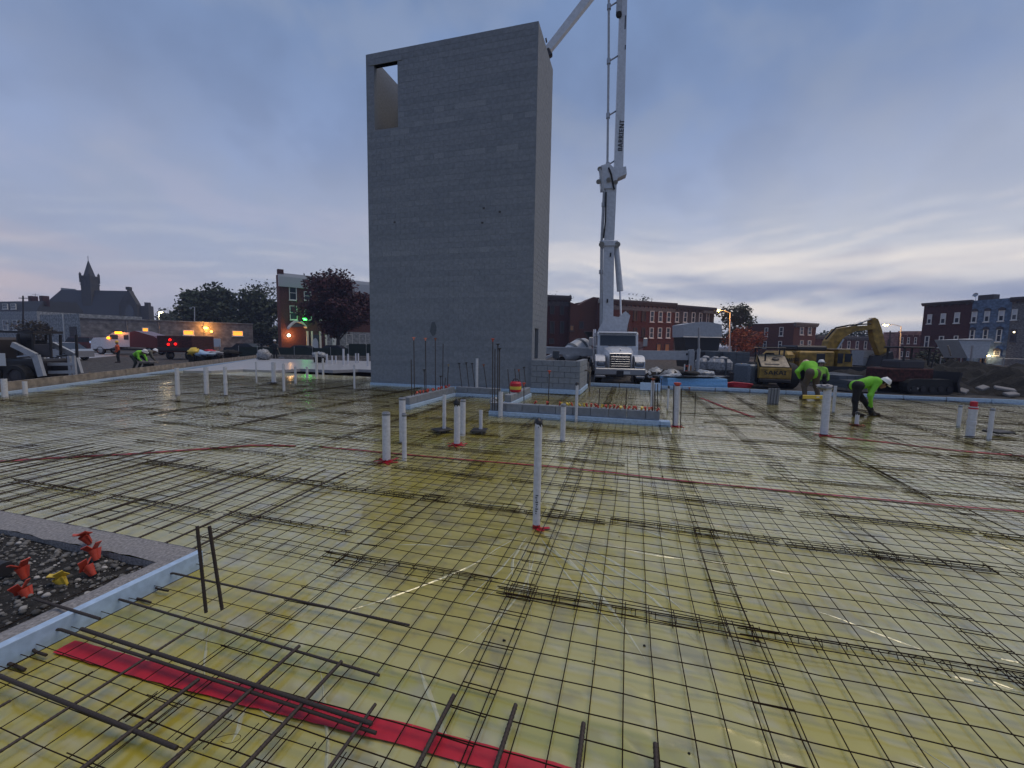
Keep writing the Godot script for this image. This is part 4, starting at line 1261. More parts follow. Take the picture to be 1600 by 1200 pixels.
	part(b2, "cylinder", bar(P.call(967, 20, 0.1), P.call(970, -60, 0.1), 0.3, 0.25), M.pale_grey_paint)
	for q in [[977, 35, 0.7], [977, 75, 0.3]]: part(b2, "reflector", MB.new().box(P.call(q[0], q[1], 0.24), Vector3(0.06, q[2], 0.02)), M.dark_metal)
	# lettering runs up the boom
	letters(b2, "BARRIENT", 0.25, P.call(970.5, 212, 0.268), Basis(Vector3.BACK, PI * 0.5 - 0.03).scaled(Vector3(1.0, 1.0, 1.0)), M.lettering_black, true, true)
	part(t, "delivery_line", MB.new().path([P.call(949, 262, 0.1), P.call(950, 180, 0.1), P.call(951, 90, 0.1), P.call(951.5, -70, 0.1)], 0.065, 10), M.pale_grey_paint)
	for q in [[949.5, 258, 964], [950, 181, 965], [951, 96, 966], [951.5, 11, 966]]:
		part(t, "pipe_bracket", MB.new().tube(P.call(q[0], q[1], 0.1), P.call(q[2], q[1] - 9, 0.05), 0.045, 0.045, 8).tube(P.call(q[0], q[1] - 4, 0.1), P.call(q[0], q[1] + 4, 0.1), 0.11, 0.11, 10), M.steel)
	part(t, "elbow", MB.new().tube(P.call(975, -72, -0.4), P.call(975, -72, 0.4), 0.34, 0.34, 14), W)
	var b3 := part(t, "tip_boom", bar(P.call(975, -72, -0.2), P.call(852, 84, -0.2), 0.46, 0.4, 0.36, 0.32), W)
	part(b3, "end_bracket", MB.new().cbox(P.call(858, 83, -0.1), Vector3(0.25, 0.45, 0.3), 0.05, Basis(Vector3.BACK, 0.5)), M.dark_metal)
	part(b3, "pin", MB.new().tube(P.call(854, 66, 0.0), P.call(853, 60, 0.0), 0.05, 0.05, 6), M.dark_metal)
	part(b3, "end_hose", MB.new().path([P.call(853, 84, -0.2), P.call(846, 110, -0.2), P.call(843, 160, -0.2), P.call(842, 300, -0.2)], 0.07, 8), M.rubber)
	# outriggers
	var Dr := 24.6
	var orr := part(t, "outrigger", bar(loc(t, 985, 554.5, Dr), loc(t, 1083, 555.5, Dr), 0.52, 0.4), M.pale_grey_paint)
	part(orr, "jack_leg", bar(loc(t, 1080, 546, Dr, 0.22), loc(t, 1080, 601, Dr, 0.22), 0.26, 0.2), M.pale_grey_paint)
	part(orr, "warning_panel", MB.new().cbox(loc(t, 1077, 579, Dr, 0.34), Vector3(0.24, 0.6, 0.02), 0.005), M.board)
	part(orr, "pin_hole", MB.new().tube(loc(t, 1073, 553.5, Dr, 0.18), loc(t, 1073, 553.5, Dr, 0.215), 0.07, 0.07, 10), M.dark_metal)
	var foot := loc(t, 1080, 601, Dr, 0.22)
	part(orr, "foot_pad", MB.new().cbox(Vector3(foot.x, 0.05, foot.z), Vector3(0.7, 0.1, 0.6), 0.02), M.dark_metal)
	part(orr, "foot_column", MB.new().tube(Vector3(foot.x, 0.08, foot.z), foot + Vector3(0, 0.1, 0), 0.08, 0.08, 10), M.steel)
	var orl := part(t, "outrigger", bar(loc(t, 930, 551, Dr), loc(t, 838, 546, Dr), 0.42, 0.4), M.pale_grey_paint)
	part(orl, "rail", bar(loc(t, 920, 543.5, Dr, 0.2), loc(t, 845, 542.5, Dr, 0.2), 0.06, 0.06), M.white_paint)
	part(t, "tool_box", MB.new().cbox(loc(t, 869, 554, Dr - 3.0), Vector3(0.34, 0.4, 0.3), 0.03), M.dark_block)
	# mixer truck backed up behind it
	var m := stand("mixer_truck", "concrete mixer truck with tilted drum standing behind the pump truck", "truck", 898, 33.0, -0.3)
	var dr := part(m, "drum", MB.new().lathe([Vector2(0.2, -1.5), Vector2(0.4, -1.4), Vector2(0.78, -0.5), Vector2(0.80, 0.4), Vector2(0.6, 1.1), Vector2(0.3, 1.4), Vector2(0.0, 1.4)], 20), M.pale_grey_paint)
	dr.transform = Transform3D(Basis(Vector3.UP, 0.6) * Basis(Vector3.BACK, -1.15), Vector3(0.2, 1.55, -0.3))
	for s in [-0.55, 0.35]:
		var st := part(dr, "stripe", MB.new().lathe([Vector2(0.81, s), Vector2(0.815, s + 0.22)], 20), M.dark_block)
		st.name = "stripe"
	part(m, "charge_hopper", MB.new().lathe([Vector2(0.3, 0), Vector2(0.75, 0.7), Vector2(0.72, 0.72)], 12, Transform3D(Basis.IDENTITY, Vector3(1.35, 2.3, 0.4))), M.dark_metal)
	part(m, "chute", MB.new().prism([Vector2(-2.2, 0.9), Vector2(-0.9, 1.5), Vector2(-0.9, 1.7), Vector2(-2.2, 1.1)], 0.2, 0.7), M.pale_grey_paint)
	part(m, "frame", MB.new().box(Vector3(0, 0.9, -0.6), Vector3(2.8, 0.35, 2.0)), M.dark_metal)
	part(m, "ladder", MB.new().tube(Vector3(1.6, 0.6, 0.7), Vector3(1.6, 2.7, 0.7), 0.03).tube(Vector3(1.95, 0.6, 0.7), Vector3(1.95, 2.7, 0.7), 0.03), M.steel)
	for s in [-0.9, 0.5]: wheel(m, Vector3(s, 0.52, 0.3), 0.52, 0.4, false)
	for s in [-0.6, 0.9]: part(m, "work_light", MB.new().blob(Vector3(s, 1.5, 0.9), Vector3(0.08, 0.06, 0.06), 1, 0.0, 5), M.headlamp)

# ---------- roller, excavator, compactor ----------
func track_unit(parent: Node3D, o: Vector3, l: float, h: float, w: float) -> void:
	var pl := []
	for k in 7:
		var a := -PI * 0.5 + PI * k / 6.0
		pl.append(Vector2(l * 0.5 - h * 0.5 + cos(a) * h * 0.5, h * 0.5 + sin(a) * h * 0.5))
	for k in 7:
		var a := PI * 0.5 + PI * k / 6.0
		pl.append(Vector2(-l * 0.5 + h * 0.5 + cos(a) * h * 0.5, h * 0.5 + sin(a) * h * 0.5))
	var tr := part(parent, "track", MB.new().prism(pl, -w * 0.5, w * 0.5, Transform3D(Basis.IDENTITY, o)), M.rubber)
	for k in 5:
		part(tr, "roller", MB.new().tube(o + Vector3(-l * 0.36 + l * 0.18 * k, h * 0.34, w * 0.5), o + Vector3(-l * 0.36 + l * 0.18 * k, h * 0.34, w * 0.5 + 0.05), 0.13, 0.13, 10), M.dark_metal)

func make_machines() -> void:
	var Y: Material = M.yellow_paint
	# soil roller, its engine end towards us
	var D := 21.8
	var t := stand("soil_roller", "yellow soil roller with sloping engine cover parked by the worker", "roller", 1207, D, -0.25)
	var P := func(px: float, py: float, z := 0.0) -> Vector3: return loc(t, px, py, D, z)
	var hx := Transform3D(Basis(Vector3.UP, -0.38).scaled(Vector3(0.82, 0.82, 0.82)), Vector3(0.12, 0, 0.1))
	# body narrows upwards to the seat
	var hood := MB.new()
	var A := [Vector3(-0.95, 0.55, 0.9), Vector3(0.75, 0.55, 0.9), Vector3(0.75, 1.25, 0.9), Vector3(-0.95, 1.25, 0.9)]
	var B := [Vector3(-0.95, 0.55, -0.9), Vector3(0.75, 0.55, -0.9), Vector3(0.70, 1.95, -0.9), Vector3(-0.9, 1.95, -0.9)]
	for i in 8: pass
	hood.quad(A[0], A[1], A[2], A[3])
	hood.quad(A[1], B[1], B[2], A[2]); hood.quad(B[0], A[0], A[3], B[3]); hood.quad(A[0], B[0], B[1], A[1]); hood.quad(B[1], B[0], B[3], B[2])
	var body := part(t, "engine_body", hood, Y)
	body.transform = hx
	part(body, "bonnet", MB.new().cbox(Vector3(-0.1, 1.62, 0.02), Vector3(1.5, 0.05, 1.92), 0.02, Basis(Vector3.RIGHT, 0.37)), M.cream_paint)
	part(body, "air_intake", MB.new().lathe([Vector2(0.2, 0), Vector2(0.2, 0.06), Vector2(0.0, 0.09)], 14, Transform3D(Basis(Vector3.RIGHT, 0.37), Vector3(0.05, 1.72, -0.1))), M.dark_metal)
	part(body, "exhaust", MB.new().tube(Vector3(-0.55, 1.6, 0.1), Vector3(-0.55, 2.05, 0.12), 0.05, 0.05, 8), M.dark_metal)
	part(body, "vent_slot", MB.new().cbox(Vector3(-0.25, 1.42, 0.62), Vector3(0.8, 0.04, 0.12), 0.01, Basis(Vector3.RIGHT, 0.37)), M.dark_metal)
	part(body, "tail_panel", MB.new().cbox(Vector3(-0.1, 0.88, 0.92), Vector3(1.66, 0.62, 0.06), 0.03), Y)
	letters(body, "SAKAI", 0.24, Vector3(-0.1, 0.92, 0.955), Basis.IDENTITY.scaled(Vector3(1.25, 1, 1)), M.lettering_black)
	part(t, "bumper", MB.new().cbox(Vector3(-0.1, 0.42, 0.85), Vector3(1.7, 0.22, 0.3), 0.04), M.dark_metal).transform = hx
	for s in [-1.0, 1.0]: wheel(t, hx * Vector3(s * 0.95 - 0.1, 0.68, -0.55), 0.68, 0.5, true, Y)
	part(t, "drum", MB.new().lathe([Vector2(0.0, -0.95), Vector2(0.7, -0.95), Vector2(0.7, 0.95), Vector2(0.0, 0.95)], 24, Transform3D(hx.basis * Basis(Vector3.BACK, PI * 0.5), hx * Vector3(-0.1, 0.7, -3.0))), M.steel)
	part(t, "front_frame", MB.new().cbox(Vector3(-0.1, 0.8, -2.8), Vector3(2.2, 0.35, 2.2), 0.05), Y).transform = hx
	# canopy and seat
	var can := part(t, "canopy", MB.new().cbox(Vector3(-0.1, 2.42, -1.4), Vector3(1.6, 0.09, 1.6), 0.04), M.dark_metal)
	can.transform = hx
	for q in [[-0.8, -0.7], [0.6, -0.7], [-0.8, -2.1], [0.6, -2.1]]:
		part(can, "post", MB.new().box(Vector3(q[0], 1.85, q[1]), Vector3(0.07, 1.1, 0.07)), M.dark_metal)
	part(can, "seat", MB.new().cbox(Vector3(-0.1, 1.75, -1.3), Vector3(0.55, 0.7, 0.2), 0.06), M.rubber)
	# excavator: house turned side-on, boom over to the right of its cab
	D = 27.5
	var e := stand("excavator", "yellow excavator with its boom arched over toward the spoil heap", "excavator", 1290, D, -0.3)
	P = func(px: float, py: float, z := 0.0) -> Vector3: return loc(e, px, py, D, z)
	track_unit(e, Vector3(0.3, 0, 1.1), 3.8, 0.95, 0.55)
	track_unit(e, Vector3(0.3, 0, -1.1), 3.8, 0.95, 0.55)
	part(e, "slew_ring", MB.new().lathe([Vector2(0.8, 0.7), Vector2(0.8, 1.15), Vector2(0, 1.15)], 18), M.dark_metal)
	var c0: Vector3 = P.call(1224, 575, 1.25); var c1: Vector3 = P.call(1246, 549, 1.25); c0.z = 0.0; c1.z = 0.0
	var cw := part(e, "counterweight", MB.new().cbox((c0 + c1) * 0.5, Vector3(c1.x - c0.x, c1.y - c0.y, 2.5), 0.22), Y)
	letters(cw, "KOMATSU", 0.20, Vector3((c0.x + c1.x) * 0.5, c0.y + 0.52, 1.262), Basis.IDENTITY.scaled(Vector3(0.85, 1, 1)), M.lettering_black)
	var h0: Vector3 = P.call(1247, 574, 1.1); var h1: Vector3 = P.call(1306, 549, 1.1); h0.z = 0.0; h1.z = 0.0
	var hs := part(e, "engine_house", MB.new().cbox((h0 + h1) * 0.5 + Vector3(0, 0, -0.05), Vector3(h1.x - h0.x, h1.y - h0.y, 2.3), 0.08), Y)
	part(hs, "side_door", MB.new().cbox(P.call(1262, 561, 1.12), Vector3(1.1, 0.8, 0.04), 0.02), Y)
	part(hs, "grille", MB.new().cbox(P.call(1282, 562, 1.13), Vector3(0.55, 0.75, 0.04), 0.02), M.dark_metal)
	part(hs, "top_cover", MB.new().cbox(Vector3((h0.x + h1.x) * 0.5 - 0.1, h1.y + 0.16, -0.1), Vector3(2.0, 0.36, 1.7), 0.1), M.dark_metal)
	part(hs, "deck_edge", MB.new().cbox(Vector3((h0.x + h1.x) * 0.5, h0.y - 0.05, 0), Vector3(2.9, 0.14, 2.5), 0.03), M.dark_metal)
	# cab
	var k0: Vector3 = P.call(1307, 580, 1.2); var k1: Vector3 = P.call(1334, 547, 1.2)
	var cb2 := part(e, "cab", MB.new().prism([Vector2(k0.x, k0.y), Vector2(k1.x, k0.y), Vector2(k1.x - 0.02, k1.y - 0.55), Vector2(k1.x - 0.25, k1.y), Vector2(k0.x + 0.05, k1.y)], 0.1, 1.2), Y)
	part(cb2, "door_glass", MB.new().cbox(P.call(1313, 560, 1.21), Vector3(0.34, 0.62, 0.02), 0.01), M.glass)
	part(cb2, "side_glass", MB.new().cbox(P.call(1325, 559, 1.21), Vector3(0.40, 0.52, 0.02), 0.01), M.glass)
	part(cb2, "roof", MB.new().cbox(Vector3((k0.x + k1.x) * 0.5, k1.y + 0.03, 0.65), Vector3(1.1, 0.09, 1.15), 0.03), M.cream_paint)
	part(cb2, "front_glass", MB.new().box(Vector3(k1.x + 0.01, k0.y + 0.75, 0.65), Vector3(0.02, 0.7, 0.9)), M.glass)
	# boom, stick, rams, bucket
	var bm := MB.new()
	var pl := []
	for q in [[1284, 556], [1296, 560], [1314, 527], [1330, 518], [1364, 514], [1364, 508], [1326, 510], [1304, 514], [1290, 533]]:
		var v: Vector3 = P.call(q[0], q[1]); pl.append(Vector2(v.x, v.y))
	var boom := part(e, "boom", bm.prism(pl, -0.28, 0.28), Y)
	part(boom, "hose_run", MB.new().path([P.call(1290, 530, 0.3), P.call(1306, 512, 0.3), P.call(1328, 508, 0.3), P.call(1360, 506, 0.3)], 0.05, 6), M.rubber)
	for s in [-0.42, 0.42]: part(boom, "boom_ram", MB.new().tube(P.call(1302, 556, s), P.call(1318, 530, s), 0.08, 0.06, 8), M.steel)
	part(boom, "stick_ram", MB.new().tube(P.call(1322, 513, 0.1), P.call(1346, 504, 0.1), 0.10, 0.10, 10).tube(P.call(1346, 504, 0.1), P.call(1361, 498.5, 0.1), 0.05, 0.05, 8), M.steel)
	pl = []
	for q in [[1359, 499], [1363, 496.5], [1368, 499], [1374, 515], [1381, 545], [1383, 556], [1373, 560], [1362, 532], [1359, 514]]:
		var v: Vector3 = P.call(q[0], q[1]); pl.append(Vector2(v.x, v.y))
	var stick := part(e, "stick", MB.new().prism(pl, -0.2, 0.2), Y)
	part(stick, "bucket_ram", MB.new().tube(P.call(1372, 512, 0.0), P.call(1385, 552, 0.0), 0.07, 0.06, 8), M.steel)
	pl = []
	for q in [[1368, 556], [1384, 549], [1386, 558], [1383, 574], [1372, 580], [1362, 574], [1366, 562]]:
		var v: Vector3 = P.call(q[0], q[1]); pl.append(Vector2(v.x, v.y))
	part(e, "bucket", MB.new().prism(pl, -0.5, 0.5), M.dark_metal)
	# grey crate on the spare side of the cab
	var gb := stand("grey_skip", "small grey steel skip beside the excavator cab", "skip", 1352, 28.6, -0.3)
	part(gb, "bin", MB.new().prism([Vector2(-0.45, 0.95), Vector2(0.40, 0.95), Vector2(0.48, 1.95), Vector2(-0.48, 1.95)], -0.5, 0.5), M.pale_grey_paint)
	part(gb, "stand", MB.new().box(Vector3(0, 0.48, 0), Vector3(0.8, 0.95, 0.8)), M.dark_metal)
	part(gb, "rim", MB.new().cbox(Vector3(0, 1.50, 0.505), Vector3(0.9, 0.05, 0.03), 0.01), M.steel)
	# dark tracked compactor right of the bucket
	D = 20.6
	var c := stand("tracked_compactor", "rusty brown tracked machine standing on the spoil before the houses", "machine", 1420, D, -0.3)
	track_unit(c, Vector3(0.4, 0, 0.7), 2.3, 0.7, 0.45)
	track_unit(c, Vector3(0.4, 0, -0.7), 2.3, 0.7, 0.45)
	part(c, "hull", MB.new().cbox(Vector3(-0.35, 0.85, 0), Vector3(2.2, 0.65, 1.3), 0.06), M.brick_dark)
	part(c, "engine_cover", MB.new().cbox(Vector3(-0.2, 1.35, 0), Vector3(1.3, 0.45, 1.0), 0.08), M.trim_dark)
	part(c, "blade", MB.new().prism([Vector2(1.5, 0.1), Vector2(1.62, 0.1), Vector2(1.5, 0.55), Vector2(1.62, 1.0), Vector2(1.5, 1.05), Vector2(1.4, 0.55)], -1.1, 1.1), M.dark_metal)
	for q in [[-0.6, 0.45], [0.6, 0.45], [-0.6, -0.45], [0.6, -0.45]]: part(c, "roof_post", MB.new().box(Vector3(q[0], 1.75, q[1]), Vector3(0.06, 0.8, 0.06)), M.dark_metal)
	part(c, "roof", MB.new().cbox(Vector3(0, 2.17, 0), Vector3(1.5, 0.08, 1.1), 0.03), M.dark_metal)
	part(c, "lever", MB.new().tube(Vector3(0.9, 1.2, 0.3), Vector3(1.0, 1.9, 0.3), 0.03), M.dark_metal)
	# hopper on legs
	D = 33.0
	var hp := stand("steel_hopper", "grey steel hopper on a stand in front of the blue house", "hopper", 1504, D, -0.3)
	P = func(px: float, py: float, z := 0.0) -> Vector3: return loc(hp, px, py, D, z)
	var q0: Vector3 = P.call(1478, 531); var q1: Vector3 = P.call(1530, 529); var q2: Vector3 = P.call(1521, 559); var q3: Vector3 = P.call(1493, 559)
	part(hp, "funnel", MB.new().prism([Vector2(q0.x, q0.y), Vector2(q3.x, q3.y), Vector2(q2.x, q2.y), Vector2(q1.x, q1.y)], -0.9, 0.9), M.pale_grey_paint)
	part(hp, "rim", MB.new().cbox(Vector3((q0.x + q1.x) * 0.5, q0.y, 0.92), Vector3(q1.x - q0.x + 0.1, 0.10, 0.06), 0.02), M.steel)
	for s in [q3.x, q2.x]: part(hp, "leg", MB.new().box(Vector3(s, q3.y * 0.5, 0.7), Vector3(0.12, q3.y, 0.12)), M.dark_metal)
	part(hp, "brace", MB.new().tube(P.call(1486, 556, 0.8), P.call(1481, 540, 0.8), 0.05), M.wood)

# ---------- material in the yard ----------
func make_yard() -> void:
	# stack of blue insulation boards
	var a := gnd(1038, 610, -0.1); var b := gnd(1131, 612, -0.1)
	var l := a.distance_to(b)
	var ang := -atan2(b.z - a.z, b.x - a.x)
	var t := thing("foam_stack", "stack of bright blue foam boards wrapped in clear plastic behind the form", "foam boards", "", (a + b) * 0.5 + Vector3(0, -0.2, -0.55), ang)
	for k in 6: part(t, "foam_board", MB.new().cbox(Vector3(rnd(-0.02, 0.02), 0.16 + k * 0.103, rnd(-0.02, 0.02)), Vector3(l * (1.0 if k > 1 else 1.12), 0.10, 1.1), 0.006), M.foam_blue)
	part(t, "plastic_wrap", MB.new().blob(Vector3(-0.1, 0.79, 0.0), Vector3(l * 0.49, 0.055, 0.6), 3, 0.5, 12), M.clear_plastic)
	part(t, "plastic_wrap", MB.new().blob(Vector3(0.55, 0.9, -0.2), Vector3(0.42, 0.13, 0.35), 5, 0.3, 10), M.clear_plastic)
	part(t, "pallet", MB.new().box(Vector3(0, 0.05, 0), Vector3(l * 0.95, 0.1, 1.0)), M.wood)
	var r := thing("rubber_mat", "black rubber bundle lying on the blue foam stack", "rubber bundle", "", (a + b) * 0.5 + Vector3(-0.15, 0.63, -0.25))
	part(r, "coil", MB.new().blob(Vector3(0, 0.09, 0), Vector3(0.36, 0.1, 0.25), 8, 0.35, 8), M.rubber)
	one("single_foam_board", MB.new().cbox(gnd(1016, 612, 0.0) + Vector3(0, 0.15, -0.3), Vector3(0.75, 0.34, 0.06), 0.005, Basis(Vector3.RIGHT, -0.3)), M.foam, "loose blue foam board leaning near the pump truck wheel", "foam board")
	# wrapped block pallets
	var P := [[1177, 22.5, 1.25, 1.15, "wrap", "pallet of blocks in shiny blue-grey stretch wrap beside the roller", 0.2], [1150, 27.5, 1.3, 1.7, "dark_block", "tall dark pallet of grey blocks behind the wrapped pallet", 0.0], [1124, 28.5, 1.3, 1.75, "dark_block", "dark pallet of grey blocks beside the white sacks", 0.1], [1320, 21.5, 1.3, 0.62, "dark_block", "low dark pallet of blocks behind the stooping worker", 0.1], [1300, 23.0, 1.3, 0.62, "dark_block", "dark pallet of blocks below the excavator cab", -0.1], [1343, 20.6, 1.2, 0.42, "dark_block", "low block pallet nearest the spoil heap", 0.05]]
	for q in P:
		var s := stand("block_pallet", q[5], "pallet", q[0], q[1], -0.28, "block pallets in the yard", q[6])
		part(s, "pallet_base", MB.new().box(Vector3(0, 0.06, 0), Vector3(q[2], 0.12, 1.1)), M.wood)
		var n := int(q[3] / 0.2)
		for k in n:
			for i in 3:
				part(s, "block", MB.new().cbox(Vector3((i - 1) * q[2] / 3.0, 0.22 + k * 0.2, rnd(-0.01, 0.01)), Vector3(q[2] / 3.0 - 0.012, 0.188, 1.08), 0.008), M[q[4]] if q[4] != "wrap" else M.dark_block)
		if q[4] == "wrap":
			part(s, "stretch_wrap", MB.new().cbox(Vector3(0, 0.12 + n * 0.1, 0), Vector3(q[2] + 0.05, n * 0.2 + 0.06, 1.18), 0.09), M.wrap)
	# white bulk sacks
	var g := [[1103, 26.5, 0.52, "white bulk sack standing beside the outrigger leg"], [1130, 25.5, 0.5, "white bulk sack standing beside the dark pallets"], [1118, 26.0, 0.45, "white bulk sack squeezed between two others"]]
	for q in g:
		var s := stand("bulk_sack", q[3], "sack", q[0], q[1], -0.28, "white sacks in the yard")
		part(s, "bag", MB.new().cbox(Vector3(0, 0.88, 0), Vector3(q[2] * 2.0, 0.84, 0.98), 0.2), M.white_sack)
		part(s, "neck", MB.new().blob(Vector3(0.05, 1.32, 0), Vector3(q[2] * 0.45, 0.12, 0.22), int(q[0]), 0.3, 8), M.white_sack)
		part(s, "strap", MB.new().box(Vector3(0, 0.85, 0.0), Vector3(0.06, 0.98, 1.06)), M.dark_block)
		part(s, "pallet", MB.new().box(Vector3(0, 0.25, 0), Vector3(1.1, 0.5, 1.0)), M.trim_dark)
	for q in [[1006, 23.5, 0.5], [1028, 24.0, 0.6], [1052, 23.0, 0.5]]:
		var s := stand("debris_bag", "crumpled pale plastic-covered heap below the outrigger", "plastic heap", q[0], q[1], -0.3, "covered heaps below the outrigger")
		part(s, "cover", MB.new().blob(Vector3(0, 0.30, 0), Vector3(q[2] * 1.2, 0.48, 0.5), int(q[0]), 0.22, 10), M.clear_plastic)
		part(s, "load", MB.new().blob(Vector3(0.25, 0.2, 0.3), Vector3(q[2] * 0.9, 0.4, 0.3), int(q[0]) + 1, 0.5, 9), M.soil)
	var cg := stand("red_lattice_panel", "narrow red and white lattice stand below the outrigger end", "barrier", 1075, 22.0, -0.28)
	for s in [-0.12, 0.12]: part(cg, "post", MB.new().box(Vector3(s, 0.55, 0), Vector3(0.05, 1.1, 0.05)), M.trim_white)
	for k in 4: part(cg, "rung", MB.new().box(Vector3(0, 0.2 + k * 0.27, 0), Vector3(0.2, 0.06, 0.03)), M.orange_cap)
	var rb := stand("red_hose_coil", "flat coil of red hose lying behind the blue foam stack", "hose", 1152, 20.0, -0.3)
	for k in 5: part(rb, "loop", MB.new().path([Vector3(-0.6, 0.16 + k * 0.05, 0.1 * k), Vector3(-0.2, 0.2 + k * 0.05, 0.25), Vector3(0.4, 0.17 + k * 0.045, 0.2), Vector3(0.75, 0.15 + k * 0.04, 0.05 * k)], 0.035, 7), M.red_tape)
	# bulk container with an arched cover, and the pale pole before it
	var D := 36.0
	var bc := stand("bulk_container", "grey container with pale arched cover behind the white sacks", "container", 1088, D, -0.3)
	var p0 := loc(bc, 1059, 527, D); var p1 := loc(bc, 1117, 527, D)
	var pl := [Vector2(p0.x, p0.y), Vector2(p1.x, p1.y)]
	for k in 9:
		var u := 1.0 - k / 8.0
		var tp := loc(bc, lerpf(1059, 1117, u), 508.0 - 4.0 * sin(u * PI), D)
		pl.append(Vector2(tp.x, tp.y))
	part(bc, "cover", MB.new().prism(pl, -1.2, 1.2), M.pale_grey_paint)
	part(bc, "edge_rim", MB.new().cbox(Vector3((p0.x + p1.x) * 0.5, p0.y, 1.23), Vector3(p1.x - p0.x + 0.1, 0.08, 0.06), 0.02), M.steel)
	part(bc, "bin", MB.new().prism([Vector2(p0.x + 0.1, p0.y), Vector2(p0.x + 0.5, 0.3), Vector2(p1.x - 0.4, 0.3), Vector2(p1.x - 0.05, p0.y)], -1.15, 1.15), M.dark_metal)
	for s in [p0.x + 0.5, p1.x - 0.4]: part(bc, "leg", MB.new().box(Vector3(s, 0.2, 0.9), Vector3(0.2, 0.4, 0.2)), M.dark_metal)
	part(bc, "shelf", MB.new().cbox(loc(bc, 1095, 549, D, 1.0), Vector3(3.0, 0.16, 0.6), 0.03), M.dark_block)
	D = 24.0
	var po := stand("pale_pole", "slim pale pole standing in front of the bulk container", "pole", 1092, D, -0.3)
	var tp2 := loc(po, 1092, 512, D); var md := loc(po, 1092, 545, D)
	part(po, "lower_tube", MB.new().tube(Vector3(0, 0, 0), Vector3(md.x, md.y, 0), 0.09, 0.09, 10), M.pale_grey_paint)
	part(po, "upper_tube", MB.new().tube(Vector3(md.x, md.y, 0), Vector3(tp2.x, tp2.y, 0), 0.055, 0.055, 10), M.steel)
	# spoil heaps on the right
	var heaps := [[1400, 22.5, 3.6, 0.75], [1470, 24.0, 4.2, 1.05], [1560, 22.5, 4.5, 1.0], [1640, 20.5, 3.6, 1.0], [1350, 24.0, 3.0, 0.5]]
	var k := 0
	var hl := ["low dark spoil heap behind the stooping worker", "dark spoil heap below the steel hopper", "broad dark spoil heap in front of the blue house", "dark spoil heap at the end of the foam edge", "flat spoil heap under the excavator bucket"]
	for q in heaps:
		var c := pt(q[0], 545, q[1])
		var m := MB.new()
		var n := 26
		var hf := func(x: float, z: float) -> float:
			var d: float = Vector2(x, z * 1.5).length() / q[2]
			return -0.34 + maxf(0.0, (q[3] + 0.34) * (1.0 - d * d)) * (1.0 + 0.5 * nz.get_noise_2d(x * 0.6 + k * 9.0, z * 0.6)) + 0.10 * nz.get_noise_2d(x * 2.2, z * 2.2 + k)
		for i in n:
			for j in n:
				var s := []
				for w in [[i, j], [i, j + 1], [i + 1, j + 1], [i + 1, j]]:
					var x: float = (w[0] / float(n) * 2.0 - 1.0) * q[2]; var z: float = (w[1] / float(n) * 2.0 - 1.0) * q[2] * 0.66
					s.append(Vector3(x, hf.call(x, z), z))
				m.quad(s[0], s[1], s[2], s[3])
		var o := part(self, "spoil_heap", m, M.soil)
		o.position = Vector3(c.x, 0, c.z)
		tag(o, hl[k], "spoil heap", "spoil heaps")
		k += 1
	# lumps and broken slabs on the heaps
	for q in [[1535, 606, 20.0, 0.45, 0.5], [1570, 608, 19.6, 0.7, -0.3], [1462, 597, 21.0, 0.8, 0.1], [1580, 616, 19.2, 0.5, 0.2], [1505, 611, 19.8, 0.35, 0.8], [1540, 596, 21.5, 0.5, 0.0], [1425, 607, 19.8, 0.4, 0.3]]:
		var o := part(self, "concrete_lump", MB.new().cbox(Vector3.ZERO, Vector3(q[3], 0.13, 0.3), 0.03), M.concrete)
		o.position = pt(q[0], q[1], q[2]); o.rotation = Vector3(0.3, q[4], q[4] * 0.6)
		tag(o, "broken lump of pale concrete lying on the dark spoil", "rubble", "broken concrete on the spoil heaps")
	# grey pipe sections, white tub and panels in front of the houses
	var ps := stand("culvert_pipe", "long grey culvert pipe lying below the hopper", "pipe", 1500, 30.0, -0.3)
	part(ps, "barrel", MB.new().tube(Vector3(-0.7, 0.6, 0), Vector3(0.75, 0.6, 0), 0.38, 0.38, 16), M.duct_tape)
	part(ps, "socket", MB.new().tube(Vector3(-0.95, 0.6, 0), Vector3(-0.65, 0.6, 0), 0.44, 0.44, 16), M.dark_metal)
	var tub := stand("white_tub", "white rounded tub upturned on the spoil by the stone house", "tub", 1575, 27.0, 0.1)
	part(tub, "shell", MB.new().lathe([Vector2(0.42, 0.0), Vector2(0.40, 0.2), Vector2(0.28, 0.42), Vector2(0.0, 0.46)], 16), M.white_paint)
	part(tub, "rim", MB.new().lathe([Vector2(0.44, 0.0), Vector2(0.45, 0.05), Vector2(0.41, 0.06)], 16), M.trim_white)
	for q in [[1527, 29.0], [1534, 29.0]]:
		var s := stand("display_board", "upright white panel leaning by the blue house", "panel", q[0], q[1], -0.3, "white panels by the blue house")
		part(s, "sheet", MB.new().cbox(Vector3(0, 0.85, 0), Vector3(0.27, 0.5, 0.03), 0.01), M.trim_white)
		part(s, "stand", MB.new().box(Vector3(0, 0.3, -0.05), Vector3(0.06, 0.6, 0.06)), M.dark_metal)

